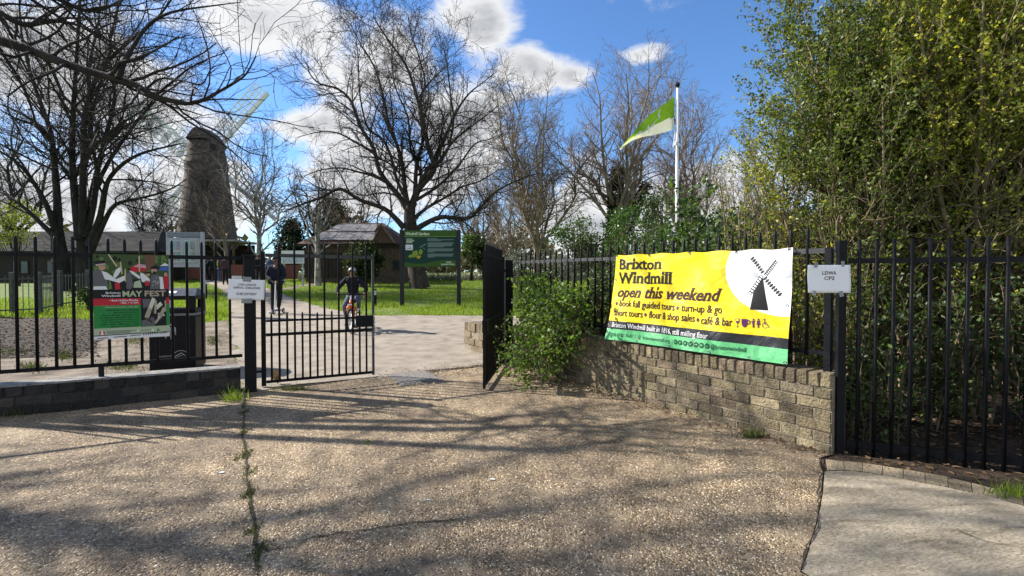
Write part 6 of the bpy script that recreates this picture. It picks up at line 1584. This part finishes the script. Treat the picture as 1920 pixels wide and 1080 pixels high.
bg = 'bare trees behind the park'
bare('pale bare tree with upright twigs rising behind the right gate post', 1008, 500, 148, 245, mt=M_barkpale, mw=M_twigpale, stems=9, Y=29, fork=.17, dens=1.3)
# tree with ivy on its two stems
b5, _ = bare('tall bare tree with a dark ivy covered trunk left of the flag', 1160, 500, 112, 300, mt=M_barkpale, mw=M_twigbud, stems=11, Y=27.5, fork=.30, dens=1.1)
bY = 27.5
P = []
for k in range(2600):
    t = rnd.random()**1.1; px = 1150+t*8+gs_(0, 1); py = 480-t*165; c = at(px, py, bY); rr = .62*(1-.55*t); a = U(0, 6.28); P.append((c.x+rr*math.cos(a)*U(.6, 1.05), c.y+rr*math.sin(a), c.z))
for k in range(1300):
    t = rnd.random(); px = 1168+t*42; py = 440-t*95; c = at(px, py, bY); rr = .42*(1-.5*t); a = U(0, 6.28); P.append((c.x+rr*math.cos(a), c.y+rr*math.sin(a), c.z))
V, Fq, c = leaves_np(np.array(P), .17, .8, -.2, .05); np_mesh('ivy', V, Fq, M_ivy, b5, smooth=False, colr=c)
bare('bare tree with reddish buds filling the sky right of the flag', 1285, 500, 150, 150, mt=M_barkpale, mw=M_twigbud, stems=8, Y=31, fork=.2, dens=1.25)
bare('slender birch with pale stem just right of the windmill', 487, 520, 222, 175, mt=M_birch, mw=M_twig, stems=8, Y=33, fork=.28, r=.17, dens=.95)
bare('thin leaning bare tree standing in front of the windmill tower', 428, 526, 285, 110, mt=M_barkpale, mw=M_twig, stems=6, Y=34, fork=.3, r=.14, lean=-.7, dens=.7)
bare('bare tree between the windmill and the hut with low dark forks', 592, 520, 290, 150, mt=M_bark, mw=M_twig, stems=7, Y=36, fork=.3, dens=.8)
bare('bare tree with a pale stem standing in front of the hut wall', 596, 508, 330, 120, mt=M_birch, mw=M_twig, stems=5, Y=27.6, fork=.45, r=.15, dens=.6)
bare('twiggy bare tree behind the hut roof left of the great tree', 672, 500, 300, 170, mt=M_bark, mw=M_twigpale, stems=8, Y=42, fork=.2, dens=.9)
bare('brownish bare tree behind the right half of the park sign', 900, 500, 262, 190, mt=M_barkpale, mw=M_twigpale, stems=9, Y=40, fork=.15, dens=1.0)
bare('fawn coloured bare thicket tree left of the pale bare tree', 955, 500, 300, 190, mt=M_barkpale, mw=M_twigpale, stems=9, Y=36, fork=.12, dens=1.0)
bare('pale budding tree between the ivy tree and the hedge', 1385, 470, 262, 150, mt=M_barkpale, mw=M_twigpale, stems=8, Y=21, fork=.1, dens=.9, leaves=dict(lvl=2, n=1, size=.07, mat=M_budleaf, prob=.35))
bare('fine twigged bare tree behind the house wall near the hedge', 1445, 470, 235, 150, mt=M_barkpale, mw=M_twigbud, stems=7, Y=30, fork=.1, dens=.9)
bare('bare tree at the far left behind the long building', 20, 480, 150, 250, mt=M_barkdark, mw=M_twig, stems=8, Y=40, fork=.2, dens=.8)
bare('dark bare tree with drooping twigs left of the windmill', 292, 500, 345, 130, mt=M_barkdark, mw=M_twig, stems=9, Y=44, fork=.2, dens=1.3)
# leafy trees and bushes made of leaf sprays -------------------------------------
def blobtree(name, label, px, py, Y, rx, ry, n, size, m, cat='tree', lumps=14, asp=.6, trunk=True, mt=M_bark, group=None, zc=None, gap=.0, up=.2):
    b = Vector((at(px, 500, Y).x, Y, g(Y))); c = at(px, py, Y); k = Y/900; t = thing(name, b, label, cat, group)
    RX, RZ = rx*k, ry*k; P = []
    cl = []
    for i in range(lumps):
        a, e = U(0, 6.28), U(-.9, 1); q = math.sqrt(max(0, 1-e*e))*U(.35, .8); cl.append((c.x+RX*q*math.cos(a), c.y+RX*q*math.sin(a), c.z+RZ*e*.72, U(.28, .5)))
    while len(P) < n:
        x, y, z, r = rnd.choice(cl); d = unit(gs_(0, 1), gs_(0, 1), gs_(0, 1)); f = U(.35, 1.08)*r
        q = (x+d[0]*f*RX, y+d[1]*f*RX, z+d[2]*f*RZ)
        if q[2] > g(Y)-.05: P.append(q)
    V, Fq, cc = leaves_np(np.array(P), size, asp, up, size*.4); np_mesh('foliage', V, Fq, m, t, smooth=False, colr=cc)
    tb_ = MB()
    for i in range(1 if trunk else 4):
        tb_.tube([b+Vector((gs_(0, .1)*(not trunk), 0, -.1)), Vector((b.x, b.y, (b.z+c.z)/2)), c+Vector((gs_(0, .3)*RX, gs_(0, .3)*RX, RZ*.4))], [.03*RZ+.04, .02*RZ+.03, .015], 6)
    for x, y, z, r in cl: tb_.tube([Vector((b.x, b.y, min((b.z+c.z)/2, z))), Vector(((b.x+x)/2, (b.y+y)/2, (b.z+z)/2+RZ*.1)), Vector((x, y, z))], [.03+.008*RZ, .02, .008], 5)
    tb_.build('trunk' if trunk else 'stems', mt, t)
    return t
blobtree('dark_evergreen_bush', 'rounded dark evergreen bush beside the hut behind the cyclist', 683, 492, 26.5, 46, 40, 5200, .17, M_ivy, 'bush', 18, .7, False)
blobtree('conifer', 'dark conifer behind the path right of the birch', 543, 458, 44, 30, 46, 4200, .32, M_conifer, 'tree', 18, .5)
blobtree('conifer', 'dark shaggy evergreen behind the hut left of the great tree', 620, 430, 46, 40, 62, 4200, .32, M_conifer, 'tree', 18, .5)
blobtree('leafy_tree', 'small tree in fresh yellow green leaf at the left edge', 35, 420, 27, 62, 46, 2600, .13, M_budleaf, 'tree', 14, .6, True, M_bark)
blobtree('shrub', 'low dark shrub by the left park railing', 165, 560, 14.3, 34, 24, 1500, .08, M_ivy, 'shrub', 10, .6, False)
blobtree('shrub', 'olive green shrub behind the park sign right post', 885, 468, 33, 26, 30, 2200, .18, M_laurel, 'shrub', 12, .6, False)
blobtree('shrub', 'dark tangled shrub behind the right gate leaf', 905, 482, 32, 32, 26, 2600, .2, M_ivy, 'shrub', 12, .6, False)
# mixed shrubs seen over and through the railing right of the gate
hx = [(975, 500, 15, 40, 34, 'silvery low shrub right behind the gate post railing', M_silver, .06), (1045, 505, 13.5, 50, 36, 'grey green sprawling shrub behind the railing bars', M_silver, .06),
      (1110, 470, 16, 60, 40, 'dark leafy shrub behind the railing left of the banner', M_ivy, .09), (1080, 440, 20, 60, 34, 'light green shrub under the ivy covered tree', M_laurel, .11),
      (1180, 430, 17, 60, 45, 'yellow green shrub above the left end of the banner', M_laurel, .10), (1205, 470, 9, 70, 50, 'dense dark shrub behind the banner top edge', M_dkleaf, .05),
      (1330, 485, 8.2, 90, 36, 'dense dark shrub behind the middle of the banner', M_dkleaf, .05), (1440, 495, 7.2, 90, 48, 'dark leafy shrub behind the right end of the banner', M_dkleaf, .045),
      (1125, 560, 6.4, 60, 62, 'dark shrub behind the railing between the green bush and the banner', M_dkleaf, .045), (1030, 545, 9.5, 60, 45, 'dull green shrub behind the railing right of the gate', M_ivy, .05),
      (1240, 400, 18, 50, 48, 'tangled olive shrub behind the foot of the flagpole', M_dkleaf, .09)]
for px, py, Y, rx, ry, lb_, m_, sz_ in hx:
    blobtree('shrub', lb_, px, py, Y, rx, ry, int(2600*(1.0 if Y > 10 else 1.7)), sz_, m_, 'shrub', 16, .55, False, M_stem)
# laurel with upright shoots in front of the flagpole
def shrub(name, label, base, H, W, stems, S, lf, mt=M_stem, cat='shrub', group=None, lean=(0, 0), zmin=None, tops=(.7, 1.0), up0=.3):
    limbs = []
    for i in range(stems):
        a = 2*math.pi*(i+U(-.4, .4))/stems; rr = math.sqrt(rnd.random()); hh = H*U(*tops)*(1-.18*rr)
        s = (base[0]+math.cos(a)*.12*W+gs_(0, .06), base[1]+math.sin(a)*.12*W+gs_(0, .06), base[2]-.05)
        e = (base[0]+lean[0]+math.cos(a)*W*rr, base[1]+lean[1]+math.sin(a)*W*rr, base[2]+hh)
        q = [(s[0]+(e[0]-s[0])*t**1.3+gs_(0, .03)*H*.25*(0 < t < 1), s[1]+(e[1]-s[1])*t**1.3+gs_(0, .03)*H*.25*(0 < t < 1), s[2]+(e[2]-s[2])*t) for t in [j/7 for j in range(8)]]
        pts = smooth_line(q, 2); m_ = len(pts)-1; r0 = U(.009, .02)*H/3.5; limbs.append((pts, [r0*(1-.8*k/m_)+.002 for k in range(m_+1)]))
    return tree(name, label, Vector(base), limbs, S, mt, mt, group, trunk_lvl=-1, leaves=lf, cat=cat)
S_lau = [dict(n=4, w=.12, up=.10, k=1, per=.22, t0=.2, ang=.75, ratio=.22, rr=.6, max=.5), dict(n=3, w=.15, up=.08, k=1, per=.14, t0=.2, ang=.7, ratio=.5, rr=.6, rmin=.003, max=.22)]
c = at(1290, 400, 8.0); shrub('laurel', 'glossy green laurel with upright shoots in front of the flagpole', (c.x, 8.0, 0), 2.75, .85, 9, S_lau, dict(lvl=0, n=3, size=.10, mat=M_laurel, asp=.5, jit=.03, up=.5, prob=.75), tops=(.72, 1.0))
c = at(1200, 430, 10.5); shrub('laurel', 'smaller glossy laurel left of the flagpole foot', (c.x, 10.5, g(10.5)), 2.25, .8, 8, S_lau, dict(lvl=0, n=3, size=.10, mat=M_laurel, asp=.5, jit=.03, up=.5, prob=.75))
# the tall hedge on the right
S_hed = [dict(n=5, w=.15, up=.10, k=1, per=.10, t0=.18, ang=.62, ratio=.24, rr=.62, max=.75, rmin=.0032), dict(n=4, w=.18, up=.05, k=1, per=.085, t0=.2, ang=.7, ratio=.55, rr=.6, rmin=.0022, max=.30)]
hedge = [((2.95, 4.75), 3.6, .42, 9, 'thin tall hedge shrub with sparse sprays at the hedge left end', (-.25, 0), .40), ((3.15, 4.3), 4.7, .55, 13, 'tall hedge shrub with a dark leaning top beside the blue sky', (-.22, 0), .8),
         ((3.85, 4.1), 5.2, .8, 17, 'tall upright hedge shrub left of the top right corner', (0, 0), .62), ((4.6, 3.9), 5.4, .9, 18, 'tall upright hedge shrub in the top right corner', (0, 0), .62),
         ((4.1, 5.2), 4.6, .9, 12, 'hedge shrub in the second row behind the leaning shrub', (0, 0), .7), ((5.3, 5.0), 5.6, 1.1, 11, 'hedge shrub in the second row at the right edge', (0, 0), .7), ((4.9, 5.7), 5.2, 1.1, 10, 'hedge shrub deep in the second row', (0, 0), .7)]
for i, ((x, y), H, W, ns, lb_, ln, pr_b) in enumerate(hedge):
    shrub('hedge_shrub', lb_, (x, y, 0), H, W, ns, S_hed, dict(lvl=0, n=6, size=.033, mat=M_privet if i not in (1,) else M_privetdk, asp=.6, jit=.02, up=.3, prob=pr_b, zmin=2.1, low=.45), cat='hedge', group='tall hedge shrubs behind the right railing', lean=ln, tops=(.62, 1.0), mt=M_hstem)
c = at(1470, 300, 4.6)
S_sp = [dict(n=4, w=.10, up=.05, k=1, per=.10, t0=.25, ang=.6, ratio=.12, rr=.6, max=.12, rmin=.002)]
shrub('sapling', 'thin budding sapling shoots standing free left of the hedge', (2.32, 4.75, .0), 2.75, .24, 6, S_sp, dict(lvl=0, n=3, size=.032, mat=M_privet, asp=.45, jit=.01, up=.8, prob=.6), lean=(-.05, 0), tops=(.75, 1.0))
# dark low growth behind the hedge so that no daylight shows between the stems
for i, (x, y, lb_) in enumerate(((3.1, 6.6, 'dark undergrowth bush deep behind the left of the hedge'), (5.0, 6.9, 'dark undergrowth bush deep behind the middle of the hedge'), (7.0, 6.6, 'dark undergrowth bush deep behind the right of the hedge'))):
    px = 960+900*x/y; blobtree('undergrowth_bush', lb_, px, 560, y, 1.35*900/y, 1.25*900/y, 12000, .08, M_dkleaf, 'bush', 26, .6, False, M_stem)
# leafy spray inside the right railing
S_spr = [dict(n=4, w=.2, up=.06, k=1, per=.07, t0=.08, ang=.8, ratio=.4, rr=.6, max=.25, rmin=.002)]
shrub('shrub', 'low bright sprays of leaves pushing through the right railing', (2.55, 3.36, 0), .85, .22, 7, S_spr, dict(lvl=0, n=3, size=.036, mat=M_laurel, asp=.55, jit=.012, up=.3, prob=.9))
shrub('shrub', 'leafy shrub behind the taped paper sign', (2.38, 3.75, 0), 1.45, .32, 8, S_spr, dict(lvl=0, n=3, size=.036, mat=M_privet, asp=.55, jit=.012, up=.3, prob=.8))
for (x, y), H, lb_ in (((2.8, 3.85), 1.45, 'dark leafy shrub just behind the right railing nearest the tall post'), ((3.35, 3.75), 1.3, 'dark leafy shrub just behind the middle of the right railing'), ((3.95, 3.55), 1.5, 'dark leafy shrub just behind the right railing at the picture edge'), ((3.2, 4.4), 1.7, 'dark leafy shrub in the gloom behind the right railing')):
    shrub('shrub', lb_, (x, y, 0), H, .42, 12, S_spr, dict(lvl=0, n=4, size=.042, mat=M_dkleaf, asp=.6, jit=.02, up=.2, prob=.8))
# fresh green bush tumbling over the wall
S_bsh = [dict(n=4, w=.25, up=.02, k=1, per=.10, t0=.15, ang=.8, ratio=.5, rr=.6, max=.4, rmin=.0025)]
t = thing('climbing_bush', (.42, 5.55, 0), 'fresh green bush tumbling over the low wall between the gate and the banner', 'bush')
out = []; stems = []
for i in range(46):
    d = U(2.42, 3.45); p, T = wl.at(min(d, wl.L-.02)); nn = Vector((-T.y, T.x, 0))
    s = p-nn*.25+UP*U(.3, .6); f = (d-2.42)/1.03; outw = U(.1, .62)*(1.1-.5*f); hz = U(.05, 1.02)
    e = p+nn*outw*(1.25-hz*.75)+UP*hz+T*gs_(0, .10)
    mid = (s+e)/2+UP*U(.15, .4)
    pts = smooth_line([tuple(s), tuple(mid), tuple(e)], 4); stems.append((pts, [.008-.006*k/(len(pts)-1) for k in range(len(pts))]))
for pts, rad in stems: kids(pts, rad, plen(pts), 0, S_bsh, out)
V, Fq = tubes_np(stems+[(p, r) for p, r, l in out], 4); np_mesh('stems', V, Fq, M_stem, t)
P = np.array([q for p, r, l in out for q in p[1:]] + [q for p, r in stems for q in p[4:]]); P = P[P[:, 2] > .02]; P = np.repeat(P, 4, axis=0)
V, Fq, c = leaves_np(P, .05, .65, .15, .035, D=np.array([[-.35, -.3, -.1]])); V[:, 2] = np.maximum(V[:, 2], .02); np_mesh('foliage', V, Fq, M_bush, t, smooth=False, colr=c)
# far wooded edge behind everything
P = []
for k in range(15000):
    px = U(-500, 1900); Y = U(58, 90); hgt = (2.2+1.6*math.sin(px*.021)+1.1*math.sin(px*.057+1))*1.5
    z = g(Y)+abs(hgt)*U(0, 1)+U(0, .5); P.append((at(px, 500, Y).x, Y, z))
V, Fq, c = leaves_np(np.array(P), 1.0, .7, .1, .2); o = np_mesh('far_woods', V, Fq, M_farfol, None, smooth=False, colr=c); o['kind'] = 'stuff'; o['label'] = 'dim olive belt of far trees and shrubs along the horizon'
# ------------------------------------------------------------------ ground cover
def inside(poly, x, y):
    r = False; j = len(poly)-1
    for i in range(len(poly)):
        (xi, yi), (xj, yj) = poly[i], poly[j]
        if (yi > y) != (yj > y) and x < (xj-xi)*(y-yi)/(yj-yi)+xi: r = not r
        j = i
    return r
pathpoly = [tuple(gp(x, y)[:2]) for x, y in [(1030, 594), (905, 592.5), (800, 592)] + path_px_right + path_px_left] + [(-2.62, 5.02), (-.1, 6.62), (.5, 8.2)]
soilpoly = [(-2.7, 5.0), (-4.3, 4.08), (-9, 1.5), (-16, 4), (-16, 9), (-11, 10.2)] + [tuple(gp(x, y)[:2]) for x, y in ((0, 596), (170, 600), (300, 605), (378, 606), (425, 601), (440, 640), (452, 690))]
sidepoly = [tuple(gp(x, y)[:2]) for x, y in ((512, 544), (560, 535), (612, 527), (648, 521), (700, 520), (650, 523.5), (600, 533), (540, 543))]
def blades(n, fn, h, w, name, label, m=M_blade):
    P = []
    while len(P) < n:
        q = fn()
        if q: P.append(q)
    P = np.array(P); k = len(P); a = nrg.uniform(0, 6.28, k); hh = h*nrg.uniform(.5, 1.4, k)*P[:, 3]; ww = w*nrg.uniform(.7, 1.4, k)*P[:, 3]**.5
    ln = nrg.normal(0, .35, (k, 2))*hh[:, None]; B_ = P[:, :3]; s = np.stack([np.cos(a), np.sin(a), np.zeros(k)], 1)*ww[:, None]*.5
    tip = B_+np.stack([ln[:, 0], ln[:, 1], hh], 1); V = np.stack([B_-s, B_+s, tip], 1).reshape(-1, 3)
    Fq = np.arange(3*k).reshape(-1, 3); o = np_mesh(name, V, Fq, m, None, smooth=False, colr=np.repeat(nrg.uniform(0, 1, k), 3)); o['kind'] = 'stuff'; o['label'] = label; return o
def lawn_pt():
    px = U(180, 1180); Y = 10.8+26*rnd.random()**1.7; x = (px-960)/900*Y
    if inside(pathpoly, x, Y) or inside(soilpoly, x, Y) or inside(sidepoly, x, Y): return None
    n = math.sin(x*1.3+Y*.7)*math.sin(x*.6-Y*1.1)+.6*math.sin(x*3.1+1)*math.sin(Y*2.3+x)
    if n < -.45 and rnd.random() < .75: return None
    return (x, Y, g(Y), (1.15+.45*n)*(.75+Y/40)*(1.25 if Y < 13.6 else 1))
blades(95000, lawn_pt, .060, .013, 'grass', 'green lawn grass beyond the paths')
def left_pt():
    px = U(-60, 432); py = U(560, 606); q = gp(px, py)
    if inside(pathpoly, q.x, q.y) or inside(soilpoly, q.x, q.y): return None
    return (q.x, q.y, q.z, U(.8, 1.6))
blades(22000, left_pt, .075, .013, 'grass', 'longer green grass between the railing, bin and path')
# weeds: countable tufts
M_moss = mat('moss_blade', [(.03, .045, .012), (.07, .09, .022), (.14, .16, .045)], attr=True, rough=.7, transl=.2)
def tuft(px, py, n, h, label, spread=.035, sy=None, m=M_blade, w=.006):
    c = gp(px, py); t = []
    def fn(): return (c.x+gs_(0, spread), c.y+gs_(0, sy or spread), c.z+.012, U(.5, 1.3))
    o = blades(n, fn, h, w, 'weed_tuft', label, m); del o['kind']; o['category'] = 'weed'; return o
tuft(440, 752, 130, .11, 'spiky grass tuft at the foot of the left gate post', .05); tuft(40, 782, 60, .09, 'thin grass tuft under the left end of the dark wall', .07, m=M_moss)
tuft(548, 733, 260, .06, 'mossy grass strip under the hinge end of the left gate leaf', .11, .03, m=M_moss); tuft(1412, 822, 300, .05, 'mossy tuft at the foot of the brick wall', .04, .02, m=M_moss)
tuft(1900, 934, 140, .07, 'grass tuft at the right end of the brick edging', .06, .03); tuft(690, 840 if False else 835, 20, .03, 'tiny sprig growing through the left paving', .02)
for i, (px, py, n, sp, lb_) in enumerate(((458, 775, 120, .03, 'moss tuft at the top of the paving crack'), (459, 815, 90, .03, 'second moss tuft down the paving crack'), (457, 858, 170, .04, 'large leafy tuft in the upper paving crack'), (470, 890, 60, .03, 'sprig leaning right out of the paving crack'),
                          (467, 930, 110, .025, 'tuft in the middle of the paving crack'), (472, 1000, 90, .022, 'low tuft in the lower paving crack'), (486, 1040, 100, .028, 'tuft where the two paving cracks meet'))):
    tuft(px, py, int(n*1.1), .014, lb_, sp*.6, sp*1.5, m=M_moss, w=.006)
def patch_pt():
    cx_, cy_, w_ = rnd.choice(((20, 662, 18), (120, 668, 10), (235, 688, 22), (255, 640, 14), (60, 690, 14), (400, 640, 8), (330, 612, 16)))
    q = gp(cx_+gs_(0, w_), cy_+gs_(0, 5)); return (q.x, q.y, q.z+.005, U(.5, 1.2)) if q.y > 4.6 else None
blades(4200, patch_pt, .035, .009, 'grass', 'ragged grass patches on the bare soil behind the left wall', M_moss)
_cl = Line2([Vector((p.x, p.y, 0)) for p in (gp(x, y) for x, y in crack_px[:-1])])
def seam_pt():
    d = U(0, _cl.L)
    if math.sin(d*9)+math.sin(d*23+1) < -.35: return None
    p, T = _cl.at(d); return (p.x+gs_(0, .011), p.y+gs_(0, .01), .016, U(.5, 1.3))
blades(1000, seam_pt, .009, .005, 'moss', 'thin moss growing along the paving crack', M_moss)
# daffodil bed at the far side of the lawn
def daf():
    px = U(560, 1160); Y = U(33.5, 37)
    x = (px-960)/900*Y
    return (x, Y, g(Y), U(.7, 1.3))
blades(9000, daf, .42, .05, 'flower_bed_leaves', 'pale green daffodil leaves along the far edge of the lawn', M_silver)
P = []
for k in range(700): x, Y, z, s = daf(); P.append((x, Y-.6, z+U(.2, .5)))
V, Fq, c = leaves_np(np.array(P), .12, .9, .2, .05); o = np_mesh('blossom', V, Fq, mat('pale_blossom', [(.62, .6, .45), (.7, .68, .6)], attr=True, transl=.2), None, False, c); o['kind'] = 'stuff'; o['label'] = 'pale flowers among the daffodil leaves'
# fallen leaves and wood chips
def litter(n, fn, size, m, name, label):
    P = []
    while len(P) < n:
        q = fn()
        if q: P.append(q)
    P = np.array(P); V, Fq, c = leaves_np(P, size, .6, 0, 0)
    z0 = np.repeat(P[:, 2], 4); V[:, 2] = z0+np.abs(V[:, 2]-z0)*.35+.002
    o = np_mesh(name, V, Fq, m, None, False, c); o['kind'] = 'stuff'; o['label'] = label
def hedge_l():
    x = U(2.15, 6.5); y = U(2.3, 5.2)
    lim = RA.y+(x-RA.x)*dR.y/dR.x-.12
    return (x, y, .008) if y > lim-abs(gs_(0, .10)) else None
litter(5200, hedge_l, .05, M_brownleaf, 'fallen_leaves', 'brown fallen leaves on the ground under the hedge')
def wall_l():
    d = U(0, wl.L); p, T = wl.at(d); nn = Vector((-T.y, T.x, 0)); q = p+nn*abs(gs_(0, .10+.14*d/wl.L)); return (q.x, q.y, .016)
litter(700, wall_l, .035, M_brownleaf, 'fallen_leaves', 'brown leaf debris along the foot of the brick wall')
def gate_l():
    p = GL.lerp(GRp, U(.45, 1)); q = p+Vector((gs_(0, .25), gs_(-.1, .22), 0)); return (q.x, q.y, .016)
litter(1300, gate_l, .03, mat('straw_chip', [(.16, .11, .06), (.34, .26, .16), (.5, .42, .28)], attr=True, rough=.9), 'wood_chips', 'pale straw and wood chips scattered across the gateway')
def mulch_l():
    px, py = U(-60, 185), U(592, 672); q = gp(px, py); return (q.x, q.y, q.z+.014)
litter(4200, mulch_l, .055, M_chip, 'wood_chips', 'dark brown bark chips on the mulch bed')
def soil_l():
    px, py = U(160, 450), U(600, 700); q = gp(px, py); return (q.x, q.y, q.z+.008) if inside(soilpoly, q.x, q.y) else None
litter(900, soil_l, .035, M_brownleaf, 'fallen_leaves', 'scattered dry leaves on the bare soil behind the left wall')
def drive_l():
    px, py = U(60, 1500), 742+330*rnd.random()**1.6; q = gp(px, py); return (q.x, q.y, .0165) if q.x < 2.0 and not (q.x > 1 and q.y > 3.2) else None
litter(520, drive_l, .018, M_brownleaf, 'leaf_debris', 'small dry leaf scraps scattered over the pebble paving')
def drift_l():
    px, py = U(560, 1500), 715+abs(gs_(0, 70)); q = gp(px, py); return (q.x, q.y, .0165) if q.y < 6.2 and inside(drive, q.x, q.y) else None
litter(3800, drift_l, .016, M_brownleaf, 'leaf_debris', 'brown leaf dust drifted across the paving before the gate and wall')
litter(2600, drive_l, .012, mat('loose_stone', [(.25, .2, .13), (.42, .36, .27), (.6, .55, .47)], attr=True, rough=.6), 'grit', 'loose pale grit on the pebble paving')
# a few countable scraps
for px, py, w, h, lb_ in ((923, 904, .030, .012, 'white paper scrap in the middle of the paving'), (416, 891, .028, .016, 'pale flat chip left of the paving crack'), (803, 943, .02, .008, 'small pale splinter on the right half of the paving')):
    c = gp(px, py); t = MB(); a = U(-.4, .4); t.prism([c+Matrix.Rotation(a, 3, 'Z') @ Vector((x*w, y*h, .016)) for x, y in ((-.5, -.5), (.45, -.4), (.55, .5), (-.4, .6))], (0, 0, .003)); tag(t.build('litter_scrap', M_white, None), lb_, 'litter')
for px, py, L, a, lb_ in ((520, 722, .08, .4, 'curled brown dead leaf against the left gate leaf'), ):
    c = gp(px, py); V, Fq, cc = leaves_np(np.array([[c.x, c.y, .03]]*3), .13, .7, .6, .01); o = np_mesh('dead_leaf', V, Fq, M_brownleaf, None, False, cc); tag(o, lb_, 'leaf')
for px, py, dx, dy, lb_ in ((1150, 800, .16, -.05, 'thin dry twig on the paving below the wall'), (1085, 790, .12, .03, 'short dry twig on the paving right of the gate')):
    c = gp(px, py); m = MB(); m.tube([c+UP*.018, c+Vector((dx*.5, dy*.3, .024)), c+Vector((dx, dy, .018))], [.004, .004, .002], 5); tag(m.build('dry_twig', M_stem, None), lb_, 'twig')
